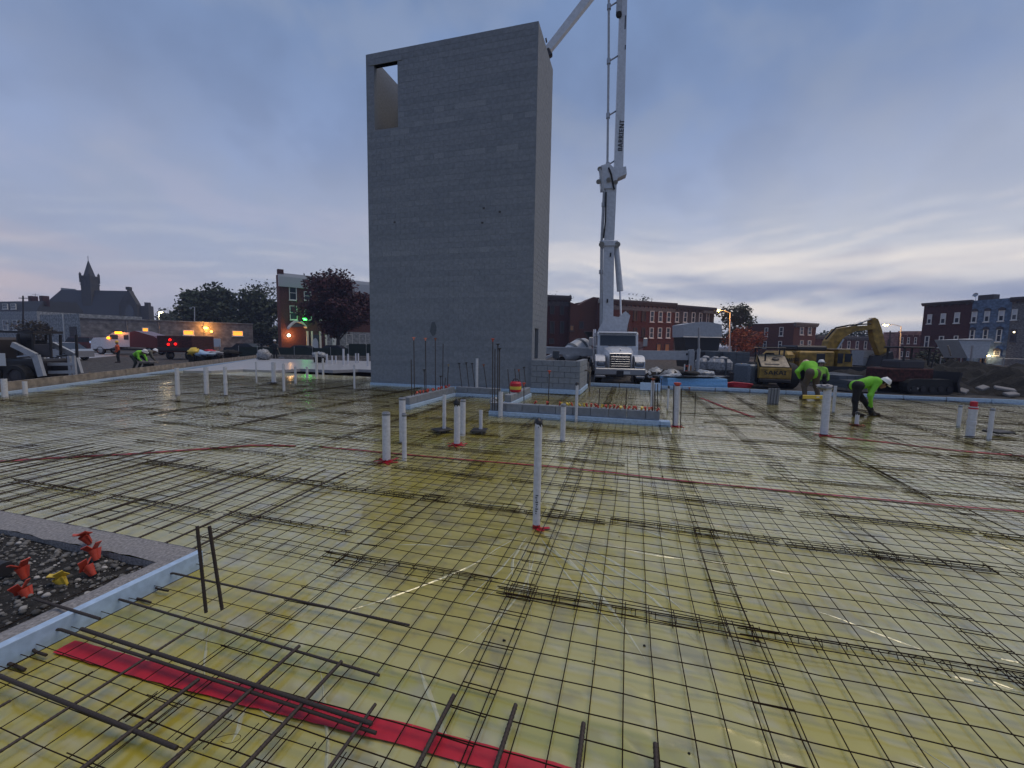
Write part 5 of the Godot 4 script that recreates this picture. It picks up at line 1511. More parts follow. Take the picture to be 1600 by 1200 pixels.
# ---------- people: tapered capsules joined by a smooth minimum, meshed as surface nets ----------
# bones: [a, b, ra, rb, colour index]
func skin_bones(mb: MB, bones: Array, pal: Array, cell: float, k: float) -> void:
	var lo := Vector3(1e9, 1e9, 1e9); var hi := -lo
	for b in bones:
		var r: float = maxf(b[2], b[3]) + cell * 2.0
		for e in [b[0], b[1]]:
			lo = lo.min(e - Vector3(r, r, r)); hi = hi.max(e + Vector3(r, r, r))
	var nx := int((hi.x - lo.x) / cell) + 2; var ny := int((hi.y - lo.y) / cell) + 2; var nz_ := int((hi.z - lo.z) / cell) + 2
	var F := PackedFloat32Array(); F.resize(nx * ny * nz_); F.fill(1.0)
	var who := PackedByteArray(); who.resize(nx * ny * nz_)
	var best := PackedFloat32Array(); best.resize(nx * ny * nz_); best.fill(1e3)
	for b in bones:
		var A: Vector3 = b[0]; var B: Vector3 = b[1]; var ra: float = b[2]; var rb: float = b[3]
		var r := maxf(ra, rb) + k + cell * 1.5
		var l0 := (A.min(B) - Vector3(r, r, r) - lo) / cell; var h0 := (A.max(B) + Vector3(r, r, r) - lo) / cell
		var ab := B - A
		var il := 1.0 / maxf(ab.length_squared(), 1e-9)
		for z in range(maxi(0, int(l0.z)), mini(nz_, int(h0.z) + 1)):
			for y in range(maxi(0, int(l0.y)), mini(ny, int(h0.y) + 1)):
				var row := (z * ny + y) * nx
				for x in range(maxi(0, int(l0.x)), mini(nx, int(h0.x) + 1)):
					var p := lo + Vector3(x, y, z) * cell - A
					var t := clampf(p.dot(ab) * il, 0.0, 1.0)
					var d := (p - ab * t).length() - lerpf(ra, rb, t)
					var i := row + x
					if d < best[i]:
						best[i] = d; who[i] = b[4]
					var f := F[i]
					var h := maxf(k - absf(f - d), 0.0) / k
					F[i] = minf(f, d) - h * h * k * 0.25
	var vid := PackedInt32Array(); vid.resize(nx * ny * nz_); vid.fill(-1)
	var st := [0, 1, nx, nx + 1, nx * ny, nx * ny + 1, nx * ny + nx, nx * ny + nx + 1]
	var off := []
	for q in 8: off.append(Vector3(q & 1, (q >> 1) & 1, (q >> 2) & 1))
	for z in nz_ - 1:
		for y in ny - 1:
			for x in nx - 1:
				var i := (z * ny + y) * nx + x
				var neg := 0
				for q in 8:
					if F[i + st[q]] < 0.0: neg += 1
				if neg == 0 or neg == 8: continue
				var s := Vector3.ZERO; var c := 0
				for q in 8:
					for ax in [1, 2, 4]:
						if q & ax: continue
						var f0 := F[i + st[q]]; var f1 := F[i + st[q | ax]]
						if (f0 < 0.0) != (f1 < 0.0):
							s += (off[q] as Vector3).lerp(off[q | ax], f0 / (f0 - f1)); c += 1
				var p := lo + (Vector3(x, y, z) + s / c) * cell
				var gx := F[i + 1] + F[i + 1 + nx] - F[i] - F[i + nx]
				var gy := F[i + nx] + F[i + nx + 1] - F[i] - F[i + 1]
				var gz := F[i + nx * ny] + F[i + nx * ny + 1] - F[i] - F[i + 1]
				var bq := 0
				for q in 8:
					if best[i + st[q]] < best[i + st[bq]]: bq = q
				mb.col = pal[who[i + st[bq]]]
				vid[i] = mb.vert(p, Vector3(gx, gy, gz).normalized())
	var sx := [1, nx, nx * ny]
	for z in range(1, nz_ - 1):
		for y in range(1, ny - 1):
			for x in range(1, nx - 1):
				var i := (z * ny + y) * nx + x
				for ax in 3:
					var f0 := F[i]; var f1 := F[i + sx[ax]]
					if (f0 < 0.0) == (f1 < 0.0): continue
					var u: int = sx[(ax + 1) % 3]; var w: int = sx[(ax + 2) % 3]
					var a := vid[i]; var b2 := vid[i - u]; var c2 := vid[i - u - w]; var d2 := vid[i - w]
					if a < 0 or b2 < 0 or c2 < 0 or d2 < 0: continue
					if f0 < 0.0: mb.ix.append_array(PackedInt32Array([a, c2, b2, a, d2, c2]))
					else: mb.ix.append_array(PackedInt32Array([a, b2, c2, a, c2, d2]))
	mb.col = Color(1, 1, 1)

func hand_bones(w: Vector3, d: Vector3, palm_n: Vector3, sgn: float, c: int) -> Array:
	# five separate curled fingers; d points along the hand, palm_n out of the palm
	d = d.normalized()
	var s := d.cross(palm_n).normalized() * sgn
	var out := []
	for k in 4:
		out.append([w + s * (k - 1.5) * 0.012, w + d * 0.085 + s * (k - 1.5) * 0.020, 0.014, 0.012, c])
	var ln := [0.070, 0.082, 0.076, 0.058]
	for k in 4:
		var a := w + d * 0.085 + s * (k - 1.5) * 0.0215
		var m: Vector3 = a + (d * 0.8 + palm_n * 0.5).normalized() * ln[k] * 0.5
		var e: Vector3 = m + (d * 0.3 + palm_n * 0.9).normalized() * ln[k] * 0.5
		out.append([a, m, 0.0095, 0.0088, c]); out.append([m, e, 0.0088, 0.0075, c])
	var t0 := w + d * 0.03 - s * 0.030
	var t1 := t0 + (d * 0.6 - s * 0.75 + palm_n * 0.3).normalized() * 0.045
	out.append([w + d * 0.02, t0, 0.016, 0.012, c])
	out.append([t0, t1, 0.0115, 0.010, c]); out.append([t1, t1 + (d * 0.8 + palm_n * 0.6).normalized() * 0.032, 0.010, 0.008, c])
	return out

func head_bones(o: Vector3, up: Vector3, fw: Vector3, c: int, hair: int) -> Array:
	# o: centre of the head; eyes at half its height
	var s := fw.cross(up).normalized()
	var out := [
		[o + up * 0.035 - fw * 0.02, o + up * 0.03 + fw * 0.012, 0.088, 0.082, hair],
		[o + fw * 0.025 - up * 0.02, o + fw * 0.035 - up * 0.06, 0.070, 0.050, c],
		[o + fw * 0.055 - up * 0.085, o + fw * 0.050 - up * 0.095, 0.030, 0.028, c],
		[o + fw * 0.090 - up * 0.005, o + fw * 0.108 - up * 0.035, 0.009, 0.014, c],
		[o + fw * 0.092 - up * 0.062 - s * 0.016, o + fw * 0.092 - up * 0.062 + s * 0.016, 0.007, 0.007, c],
	]
	for k in [-1.0, 1.0]:
		out.append([o + s * k * 0.078 - up * 0.02, o + s * k * 0.084 + up * 0.018, 0.012, 0.015, c])
		out.append([o + fw * 0.078 + s * k * 0.032 + up * 0.012, o + fw * 0.080 + s * k * 0.032 + up * 0.012, 0.012, 0.012, hair])
	return out

# J: joints in local metres; pal: [top, trousers, boots, skin, hair, glove]
func person(label: String, at: Vector3, turn: float, J: Dictionary, pal: Array, hat: Color, cell := 0.022, group := "workers on the site", bulk := 1.0) -> Node3D:
	var t := thing("person", label, "person", group, at, turn)
	var mb := MB.new()
	var b := []
	var sp: Vector3 = J.hip; var ch: Vector3 = J.chest
	var side: Vector3 = J.side
	var mid := sp.lerp(ch, 0.5)
	b.append([sp - side * 0.09, sp + side * 0.09, 0.125, 0.125, 1])
	b.append([sp, mid, 0.13, 0.125, 0]); b.append([mid - side * 0.05, ch - side * 0.08, 0.12, 0.125, 0]); b.append([mid + side * 0.05, ch + side * 0.08, 0.12, 0.125, 0])
	b.append([ch - side * 0.14, ch + side * 0.14, 0.095, 0.095, 0])
	b.append([ch, J.neck, 0.07, 0.055, 3])
	b.append([J.neck, J.head, 0.055, 0.06, 3])
	for k in 2:
		var s := -1.0 if k == 0 else 1.0
		b.append([sp + side * s * 0.09, J.knee[k], 0.105, 0.070, 1])
		b.append([J.knee[k], J.ankle[k], 0.068, 0.052, 1])
		b.append([J.ankle[k], J.ankle[k] + Vector3(0, -0.03, 0), 0.056, 0.056, 2])
		b.append([J.ankle[k] + Vector3(0, -0.045, 0), J.toe[k], 0.052, 0.045, 2])
		b.append([ch + side * s * 0.17, J.elbow[k], 0.075, 0.052, 0])
		b.append([J.elbow[k], J.hand[k], 0.050, 0.036, 0])
		if cell > 0.028: b.append([J.hand[k], J.hand[k] + (J.hand[k] - J.elbow[k]).normalized() * 0.10, 0.04, 0.03, 5])
	var up: Vector3 = J.up; var fw: Vector3 = J.fw
	if cell > 0.028:
		b.append([J.head - up * 0.02, J.head + up * 0.03, 0.085, 0.09, 3])
		b.append([J.head + fw * 0.09 - up * 0.02, J.head + fw * 0.10 - up * 0.03, 0.02, 0.02, 3])
	else:
		b.append([J.head, J.head + up * 0.01, 0.07, 0.07, 3])
	for q in b:
		q[2] *= bulk; q[3] *= bulk
	skin_bones(mb, b, pal, cell, 0.045)
	if cell <= 0.028:
		skin_bones(mb, head_bones(J.head, up, fw, 3, 4), pal, 0.0075, 0.02)
		for k in 2:
			var d: Vector3 = (J.hand[k] - J.elbow[k]).normalized()
			var pn: Vector3 = J.palm[k]
			pn = (pn - d * pn.dot(d)).normalized()
			skin_bones(mb, hand_bones(J.hand[k], d, pn, -1.0 if k == 0 else 1.0, 5), pal, 0.0055, 0.006)
	part(t, "body", mb, M.cloth)
	# hard hat: shell, brim and ridge
	var hb := Basis(fw.cross(up).normalized(), up, -fw).orthonormalized()
	var hm := "hat_%s" % hat.to_html(false)
	if not M.has(hm): mat(hm, hat.r, hat.g, hat.b, 0.35)
	var hx := Transform3D(hb, J.head + up * 0.052)
	var sh := part(t, "hard_hat", MB.new().lathe([Vector2(0.122, 0.0), Vector2(0.120, 0.03), Vector2(0.108, 0.075), Vector2(0.078, 0.112), Vector2(0.038, 0.13), Vector2(0.0, 0.134)], 18, hx), M[hm])
	part(sh, "brim", MB.new().lathe([Vector2(0.118, -0.006), Vector2(0.148, -0.010), Vector2(0.148, -0.002), Vector2(0.118, 0.006)], 18, Transform3D(hb.scaled_local(Vector3(0.96, 1, 1.12)), hx.origin + fw * 0.018)), M[hm])
	part(sh, "ridge", MB.new().cbox(hx * Vector3(0, 0.118, 0), Vector3(0.03, 0.03, 0.17), 0.012, hb), M[hm])
	return t

func make_people() -> void:
	var green := Color(0.25, 0.72, 0.05)
	var lime := Color(0.36, 0.74, 0.09)
	var black := Color(0.014, 0.014, 0.016)
	var boot := Color(0.045, 0.030, 0.022)
	var skin := Color(0.36, 0.22, 0.15)
	var hair := Color(0.03, 0.022, 0.018)
	var glove := Color(0.035, 0.035, 0.04)
	var white := Color(0.70, 0.70, 0.70)
	var yw := deg_to_rad(YAW)
	# stooping worker, tying wire
	var A := {"hip": Vector3(-0.20, 0.80, 0), "chest": Vector3(0.20, 0.93, 0.02), "side": Vector3(0.0, 0, 1), "neck": Vector3(0.33, 0.92, 0.0), "head": Vector3(0.45, 0.875, 0.02), "up": Vector3(0.62, 0.72, 0.25).normalized(), "fw": Vector3(0.70, -0.62, 0.1).normalized(),
		"knee": [Vector3(0.10, 0.43, -0.13), Vector3(-0.26, 0.42, 0.12)], "ankle": [Vector3(0.34, 0.10, -0.12), Vector3(-0.23, 0.10, 0.12)], "toe": [Vector3(0.50, 0.045, -0.10), Vector3(-0.06, 0.045, 0.14)],
		"elbow": [Vector3(0.36, 0.56, -0.20), Vector3(0.0, 0.58, 0.24)], "hand": [Vector3(0.24, 0.27, -0.06), Vector3(0.12, 0.28, 0.16)], "palm": [Vector3(-0.3, 0, 1), Vector3(0.6, 0, -0.6)]}
	A.fw = (A.fw - A.up * A.fw.dot(A.up)).normalized()
	var pa := gnd(1345, 650, 0.0)
	person("stooping worker in lime green top and black trousers with white hard hat", pa, yw - 0.08, A, [green, black, boot, skin, hair, glove], white, 0.018)
	# the tying tool in his hand
	var tw := thing("tying_tool", "dark tying tool held down to the mesh by the stooping worker", "tool", "", pa, yw - 0.08)
	part(tw, "shaft", MB.new().tube(Vector3(0.15, 0.20, 0.14), Vector3(0.29, 0.05, 0.06), 0.014, 0.010, 8), M.dark_metal)
	part(tw, "head", MB.new().cbox(Vector3(0.30, 0.045, 0.055), Vector3(0.07, 0.04, 0.04), 0.01), M.dark_metal)
	# worker seen from behind, bent over
	var B := {"hip": Vector3(0.0, 0.90, 0), "chest": Vector3(0.08, 1.16, -0.34), "side": Vector3(1, 0, 0.05).normalized(), "neck": Vector3(0.13, 1.18, -0.47), "head": Vector3(0.17, 1.17, -0.60), "up": Vector3(0.1, 0.75, -0.55).normalized(), "fw": Vector3(0.25, -0.55, -0.75).normalized(),
		"knee": [Vector3(-0.20, 0.46, -0.10), Vector3(0.18, 0.46, -0.06)], "ankle": [Vector3(-0.25, 0.10, 0.05), Vector3(0.23, 0.10, 0.02)], "toe": [Vector3(-0.27, 0.045, -0.13), Vector3(0.27, 0.045, -0.14)],
		"elbow": [Vector3(-0.36, 0.94, -0.28), Vector3(0.38, 0.88, -0.32)], "hand": [Vector3(-0.18, 0.72, -0.40), Vector3(0.22, 0.62, -0.42)], "palm": [Vector3(1, 0, 0.2), Vector3(-1, 0, 0.2)]}
	B.fw = (B.fw - B.up * B.fw.dot(B.up)).normalized()
	person("bent worker seen from behind in lime top and brown trousers by the roller", gnd(1267, 624, 0.0), yw, B, [green, Color(0.11, 0.085, 0.06), Color(0.05, 0.04, 0.03), skin, hair, glove], Color(0.55, 0.30, 0.28), 0.022, "workers on the site", 1.28)
	# his mate beyond him
	var C := {"hip": Vector3(-0.05, 0.86, 0), "chest": Vector3(0.02, 1.16, -0.12), "side": Vector3(0.9, 0, 0.4).normalized(), "neck": Vector3(0.03, 1.30, -0.16), "head": Vector3(0.05, 1.41, -0.17), "up": Vector3(0.1, 0.95, -0.15).normalized(), "fw": Vector3(0.4, -0.3, 0.85).normalized(),
		"knee": [Vector3(-0.15, 0.47, 0.08), Vector3(0.12, 0.47, 0.1)], "ankle": [Vector3(-0.17, 0.10, -0.05), Vector3(0.14, 0.10, -0.02)], "toe": [Vector3(-0.14, 0.045, 0.12), Vector3(0.18, 0.045, 0.14)],
		"elbow": [Vector3(-0.22, 0.92, -0.12), Vector3(0.26, 0.92, 0.02)], "hand": [Vector3(-0.10, 0.72, 0.10), Vector3(0.18, 0.70, 0.16)], "palm": [Vector3(1, 0, 0.2), Vector3(-1, 0, 0.2)]}
	C.fw = (C.fw - C.up * C.fw.dot(C.up)).normalized()
	person("worker in lime sleeve and white hard hat half hidden behind his bent mate", pt(1283, 600, 18.6) * Vector3(1, 0, 1) + Vector3(0, -0.33, 0), yw, C, [lime, black, boot, skin, hair, glove], white, 0.022)
	# two men beyond the timber form
	var Dd := {"hip": Vector3(-0.12, 0.78, 0), "chest": Vector3(0.22, 0.98, 0.0), "side": Vector3(0.1, 0, 1).normalized(), "neck": Vector3(0.36, 1.0, 0), "head": Vector3(0.47, 0.99, 0.0), "up": Vector3(0.45, 0.85, 0.0).normalized(), "fw": Vector3(0.8, -0.5, 0.0).normalized(),
		"knee": [Vector3(0.12, 0.45, -0.14), Vector3(0.08, 0.44, 0.14)], "ankle": [Vector3(-0.05, 0.10, -0.14), Vector3(-0.08, 0.10, 0.14)], "toe": [Vector3(0.12, 0.045, -0.14), Vector3(0.10, 0.045, 0.14)],
		"elbow": [Vector3(0.36, 0.66, -0.2), Vector3(0.32, 0.66, 0.22)], "hand": [Vector3(0.50, 0.42, -0.1), Vector3(0.48, 0.42, 0.12)], "palm": [Vector3(0, -0.2, 1), Vector3(0, -0.2, -1)]}
	Dd.fw = (Dd.fw - Dd.up * Dd.fw.dot(Dd.up)).normalized()
	person("crouching worker in lime top beyond the timber form", pt(213, 560, 23.0) * Vector3(1, 0, 1) + Vector3(0, -0.05, 0), yw, Dd, [green, Color(0.05, 0.055, 0.05), boot, skin, hair, skin], Color(0.60, 0.60, 0.58), 0.034)
	person("crouching worker in grey jacket behind the lime one", pt(226, 560, 24.0) * Vector3(1, 0, 1) + Vector3(0, -0.05, 0), yw + 0.9, Dd, [Color(0.20, 0.19, 0.15), black, boot, skin, hair, skin], white, 0.036)
	# standing figures
	var S := {"hip": Vector3(0, 0.92, 0), "chest": Vector3(0, 1.32, 0.02), "side": Vector3(1, 0, 0), "neck": Vector3(0, 1.47, 0.0), "head": Vector3(0, 1.60, 0.03), "up": Vector3(0, 1, 0), "fw": Vector3(0, 0, 1),
		"knee": [Vector3(-0.11, 0.50, 0.03), Vector3(0.11, 0.50, 0.02)], "ankle": [Vector3(-0.13, 0.10, 0), Vector3(0.13, 0.10, -0.02)], "toe": [Vector3(-0.15, 0.045, 0.17), Vector3(0.16, 0.045, 0.15)],
		"elbow": [Vector3(-0.27, 1.06, 0.02), Vector3(0.27, 1.06, 0.02)], "hand": [Vector3(-0.26, 0.84, 0.14), Vector3(0.24, 0.86, 0.16)], "palm": [Vector3(1, 0, 0), Vector3(-1, 0, 0)]}
	person("standing worker in orange vest beside the white dump truck", pt(184, 545, 34.0) * Vector3(1, 0, 1) + Vector3(0, -0.33, 0), yw - 0.6, S, [Color(0.75, 0.10, 0.03), black, boot, skin, hair, skin], Color(0.70, 0.42, 0.05), 0.036)
	var S2 := S.duplicate(true)
	S2.elbow = [Vector3(-0.34, 1.18, 0.05), Vector3(0.34, 1.14, 0.05)]
	S2.hand = [Vector3(-0.50, 1.20, 0.18), Vector3(0.36, 0.98, 0.24)]
	person("dark clothed worker with rake beyond the wet slab", pt(430, 548, 38.5) * Vector3(1, 0, 1) + Vector3(0, -0.05, 0), yw, S2, [Color(0.03, 0.035, 0.04), black, boot, skin, hair, skin], Color(0.75, 0.75, 0.75), 0.036)
	var rk := thing("concrete_rake", "long handled rake held by the worker at the wet slab", "rake", "", pt(430, 548, 38.5) * Vector3(1, 0, 1), yw)
	part(rk, "handle", MB.new().tube(Vector3(0.36, 0.98, 0.27), Vector3(0.85, 0.12, 0.6), 0.02, 0.02, 6), M.wood)
	part(rk, "head", MB.new().cbox(Vector3(0.88, 0.13, 0.62), Vector3(0.45, 0.10, 0.03), 0.01), M.steel)
	person("bent worker in lime top among the spoil before the blue house", pt(1516, 585, 27.0) * Vector3(1, 0, 1) + Vector3(0, -0.45, 0), yw, Dd, [Color(0.33, 0.42, 0.05), black, boot, skin, hair, skin], Color(0.1, 0.1, 0.1), 0.036)

# ---------- vehicles and machines on the left ----------
func car(called: String, label: String, px: float, d: float, l: float, h: float, m: Material, turn := 0.0, suv := false) -> Node3D:
	var t := stand(called, label, "car", px, d, -0.32, "vehicles on the street", turn)
	var w := 1.78
	var k := h / 1.5
	var pl := [Vector2(-0.5, 0.22), Vector2(-0.5, 0.50), Vector2(-0.47, 0.62), Vector2(-0.30, 0.66), Vector2(-0.16, 0.98), Vector2(0.16, 1.0), Vector2(0.34, 0.70), Vector2(0.48, 0.64), Vector2(0.5, 0.5), Vector2(0.5, 0.22)]
	if suv: pl = [Vector2(-0.5, 0.22), Vector2(-0.5, 0.55), Vector2(-0.46, 0.66), Vector2(-0.28, 0.70), Vector2(-0.18, 1.0), Vector2(0.44, 1.0), Vector2(0.49, 0.66), Vector2(0.5, 0.5), Vector2(0.5, 0.22)]
	var low := []; var up := []
	for q in pl: low.append(Vector2(q.x * l, minf(q.y, 0.66) * h))
	part(t, "body", MB.new().prism([Vector2(-l * 0.5, 0.2 * h), Vector2(-l * 0.5, 0.55 * h), Vector2(-l * 0.46, 0.64 * h), Vector2(l * 0.46, 0.66 * h), Vector2(l * 0.5, 0.55 * h), Vector2(l * 0.5, 0.2 * h)], -w * 0.5, w * 0.5), m)
	if suv: up = [Vector2(-0.28 * l, 0.64 * h), Vector2(-0.17 * l, h), Vector2(0.44 * l, h), Vector2(0.48 * l, 0.66 * h)]
	else: up = [Vector2(-0.28 * l, 0.64 * h), Vector2(-0.13 * l, h), Vector2(0.20 * l, h), Vector2(0.38 * l, 0.66 * h)]
	part(t, "cabin", MB.new().prism(up, -w * 0.43, w * 0.43), M.glass)
	part(t, "roof", MB.new().cbox(Vector3((up[1].x + up[2].x) * 0.5, h, 0), Vector3(up[2].x - up[1].x, 0.06, w * 0.86), 0.02), m)
	for s in [-1.0, 1.0]:
		for x in [-0.31, 0.31]: wheel(t, Vector3(x * l, 0.33 * k, s * (w * 0.5 - 0.09)), 0.33 * k, 0.2, false)
		part(t, "headlight", MB.new().cbox(Vector3(-l * 0.495, 0.52 * h, s * w * 0.36), Vector3(0.06, 0.12, 0.3), 0.02), M.chrome)
	return t

func make_left_side() -> void:
	# skid steer loader
	var D := 17.2
	var t := stand("skid_steer", "dark skid steer loader with grey lift arms behind the timber form", "skid steer", 55, D, -0.3)
	var P := func(px: float, py: float, z := 0.0) -> Vector3: return loc(t, px, py, D, z)
	part(t, "chassis", MB.new().cbox(Vector3(-0.35, 0.75, 0), Vector3(2.1, 0.75, 1.2), 0.08), M.dark_metal)
	for q in [[-1.15, 0.75], [0.10, 0.75], [-1.15, -0.75], [0.10, -0.75]]: wheel(t, Vector3(q[0], 0.46, q[1]), 0.46, 0.32, false, M.trim_dark)
	var cg := part(t, "cage", MB.new().box(P.call(50, 519, 0.0), Vector3(1.35, 0.09, 1.1)), M.dark_metal)
	for q in [[28, 522, 28, 555], [78, 522, 80, 560], [52, 522, 53, 556]]:
		for z in [-1.0, 0.0]: part(cg, "post", MB.new().tube(P.call(q[0], q[1], 0.5) + Vector3(0, 0, z), P.call(q[2], q[3], 0.5) + Vector3(0, 0, z), 0.05, 0.05, 6), M.dark_metal)
	part(cg, "rear_glass", MB.new().box(P.call(40, 535, -0.45), Vector3(0.6, 0.75, 0.02)), M.glass)
	part(cg, "side_panel", MB.new().cbox(P.call(66, 548, 0.5), Vector3(0.7, 0.5, 0.05), 0.02), M.trim_dark)
	part(t, "seat", MB.new().cbox(P.call(58, 545, 0.0), Vector3(0.5, 0.7, 0.5), 0.1), M.rubber)
	for zz in [-1.44, 0.0]:
		var z := Vector3(0, 0, zz)
		var am := part(t, "lift_arm", bar(P.call(20, 538, 0.72) + z, P.call(56, 556, 0.72) + z, 0.20, 0.12), M.pale_grey_paint)
		part(am, "arm_elbow", bar(P.call(56, 555, 0.72) + z, P.call(66, 588, 0.72) + z, 0.24, 0.12), M.pale_grey_paint)
		part(am, "lift_ram", MB.new().tube(P.call(28, 558, 0.72) + z, P.call(50, 556, 0.72) + z, 0.05, 0.05, 8), M.steel)
	part(t, "rear_door", MB.new().cbox(P.call(4, 550, 0.0), Vector3(0.5, 1.2, 1.2), 0.1), M.trim_dark)
	part(t, "number_panel", MB.new().cbox(P.call(2, 562, 0.62), Vector3(0.35, 0.5, 0.02), 0.01), M.trim_white)
	var fr := part(t, "fork_carriage", bar(P.call(66, 569, 0.2), P.call(116, 569, 0.2), 0.11, 0.10), M.pale_grey_paint)
	part(fr, "cross_bar", bar(P.call(66, 582, 0.2), P.call(118, 581, 0.2), 0.12, 0.10), M.pale_grey_paint)
	for x in [70, 110, 117]: part(fr, "upright", bar(P.call(x - 2, 556, 0.2), P.call(x + 1, 588, 0.2), 0.10, 0.08), M.pale_grey_paint)
	part(t, "quick_coupler", MB.new().cbox(P.call(90, 575, 0.0), Vector3(1.15, 0.25, 0.25), 0.04), M.dark_metal)
	# silver car hidden behind it
	car("parked_car", "silver car mostly hidden behind the skid steer", 92, 36.0, 4.2, 1.5, M.car_silver)
	car("parked_car", "dark red sport utility vehicle beyond the skid steer", 125, 60.0, 4.8, 1.9, M.car_red, 0.0, true)
	# white dump truck with beacon
	D = 50.0
	var d := stand("dump_truck", "white cab dump truck with red bed, amber beacons lit", "truck", 192, D, -0.32)
	P = func(px: float, py: float, z := 0.0) -> Vector3: return loc(d, px, py, D, z)
	var pl := []
	for q in [[142, 545], [142, 533], [146, 527.5], [166, 527], [176, 519.5], [202, 519.5], [203, 542], [180, 542], [170, 545]]:
		var v: Vector3 = P.call(q[0], q[1], 1.0); pl.append(Vector2(v.x, v.y))
	var cab := part(d, "cab", MB.new().prism(pl, -1.0, 1.0), M.white_paint)
	part(cab, "side_window", MB.new().cbox(P.call(197, 527, 1.01), Vector3(0.55, 0.55, 0.02), 0.01), M.glass)
	part(cab, "front_window", MB.new().cbox(P.call(178, 526.5, 1.01), Vector3(0.9, 0.5, 0.02), 0.01), M.glass)
	part(cab, "headlight", MB.new().cbox(P.call(142.6, 534.5, 0.7), Vector3(0.12, 0.26, 0.4), 0.04), M.headlamp)
	part(cab, "mirror_beacon", MB.new().blob(P.call(169, 528, 1.15), Vector3(0.16, 0.14, 0.1), 1, 0.0, 6), M.beacon_amber)
	part(cab, "roof_beacon", MB.new().cbox(P.call(185, 519.8, 1.0), Vector3(0.8, 0.22, 0.2), 0.06), M.beacon_amber)
	pl = []
	for q in [[204, 519], [204, 542], [247, 544], [250, 531], [240, 525], [212, 517]]:
		var v: Vector3 = P.call(q[0], q[1], 1.0); pl.append(Vector2(v.x, v.y))
	part(d, "dump_bed", MB.new().prism(pl, -1.1, 1.1), M.car_red)
	for x in [156.0, 232.0]:
		var v: Vector3 = P.call(x, 543, 1.0)
		for z in [-0.85, 0.85]: wheel(d, Vector3(v.x, 0.48, z), 0.48, 0.3, false)
	part(d, "frame", MB.new().box(Vector3(0, 0.6, 0), Vector3(6.0, 0.2, 1.0)), M.dark_metal)
	lamp(d.transform * (P.call(185, 516.0, 1.4) as Vector3), Color(1.0, 0.55, 0.1), 1.2)
	# dark trailer with tail lamps on
	D = 40.0
	var v2 := stand("box_trailer", "dark red trailer with three red lamps glowing at its rear", "trailer", 272, D, -0.32)
	P = func(px: float, py: float, z := 0.0) -> Vector3: return loc(v2, px, py, D, z)
	var b0: Vector3 = P.call(246, 550); var b1: Vector3 = P.call(299, 525)
	part(v2, "box", MB.new().cbox(Vector3((b0.x + b1.x) * 0.5, (b0.y + b1.y) * 0.5, -1.5), Vector3(b1.x - b0.x, b1.y - b0.y, 3.0), 0.05), M.brick_dark)
	part(v2, "rear_frame", MB.new().cbox(Vector3((b0.x + b1.x) * 0.5, b0.y + 0.3, 0.03), Vector3(b1.x - b0.x, 0.3, 0.06), 0.02), M.dark_metal)
	for q in [[265.5, 531], [263, 538], [274, 537.5]]: part(v2, "tail_lamp", MB.new().blob(P.call(q[0], q[1], 0.1), Vector3(0.12, 0.10, 0.05), 1, 0.0, 6), M.tail_red)
	for s in [-0.9, 0.9]: wheel(v2, Vector3(s, 0.4, -0.6), 0.4, 0.24)
	# parked cars before the long low building and the corner building
	car("parked_car", "dark blue saloon parked before the low building", 382, 57.0, 4.5, 1.45, M.car_dark)
	car("parked_car", "black saloon parked below the green lit awning", 470, 52.0, 4.4, 1.35, M.car_dark)
	car("parked_car", "black saloon half hidden behind the dark fence", 520, 55.0, 4.5, 1.4, M.car_dark)
	# dark netting fence along the street
	var f := thing("site_fence", "dark green netted site fence along the street beyond the slab", "fence", "", Vector3.ZERO)
	var a := pt(284, 545, 44.0); var b := pt(600, 549, 46.0)
	a.y = -0.33; b.y = -0.33
	var n := 11
	var dd := (b - a) / n
	var bs := Basis(dd.normalized(), Vector3.UP, dd.normalized().cross(Vector3.UP))
	for i in n + 1: part(f, "post", MB.new().tube(a + dd * i, a + dd * i + Vector3(0, 1.35, 0), 0.035, 0.035, 6), M.steel)
	for i in range(3, n):
		part(f, "net_panel", MB.new().box(a + dd * (i + 0.5) + Vector3(0, 0.66 + (0.25 if i > 8 else 0.0), 0.0), Vector3(dd.length() - 0.06, 1.15 + (0.5 if i > 8 else 0.0), 0.02), bs), M.green_net)
	# tarpaulins and sacks at the far slab edge
	var tp := [[303, 550, 34.0, 0.5, 0.28, "yellow_cap", "yellow tarpaulin bundle in the heap left of the wet slab"], [318, 553, 34.0, 0.85, 0.22, "foam", "blue foam offcuts in the heap by the wet slab"], [338, 553, 34.2, 0.6, 0.2, "white_sack", "white plastic bundle in the heap by the wet slab"], [328, 550, 34.5, 0.3, 0.2, "red_tape", "small red bundle on the heap by the wet slab"], [412, 555, 34.0, 0.5, 0.4, "white_sack", "white bag at the rear corner of the wet slab"], [499, 555, 31.0, 0.5, 0.22, "clear_plastic", "white plastic cover on the form behind the wet slab"], [360, 552, 36.0, 0.8, 0.25, "soil", "dark debris heap between tarpaulins and car"]]
	for q in tp:
		var o := thing("tarpaulin_bundle", q[6], "bundle", "bundles at the far slab edge", pt(q[0], q[1], q[2]))
		o.position.y = -0.33
		var hgt := pt(q[0], q[1], q[2]).y + 0.33
		part(o, "cover", MB.new().blob(Vector3(0, maxf(hgt, q[4]) , 0), Vector3(q[3], q[4], 0.4), int(q[0]), 0.5, 9), M[q[5]])
		part(o, "load", MB.new().box(Vector3(0, maxf(hgt, q[4]) * 0.5, 0), Vector3(q[3] * 1.2, maxf(hgt, q[4]), 0.5)), M.soil)
	# dark earth bank and pale puddled track between form and trucks
	var tr := MB.new()
	var g0 := gnd(110, 585, -0.32); 
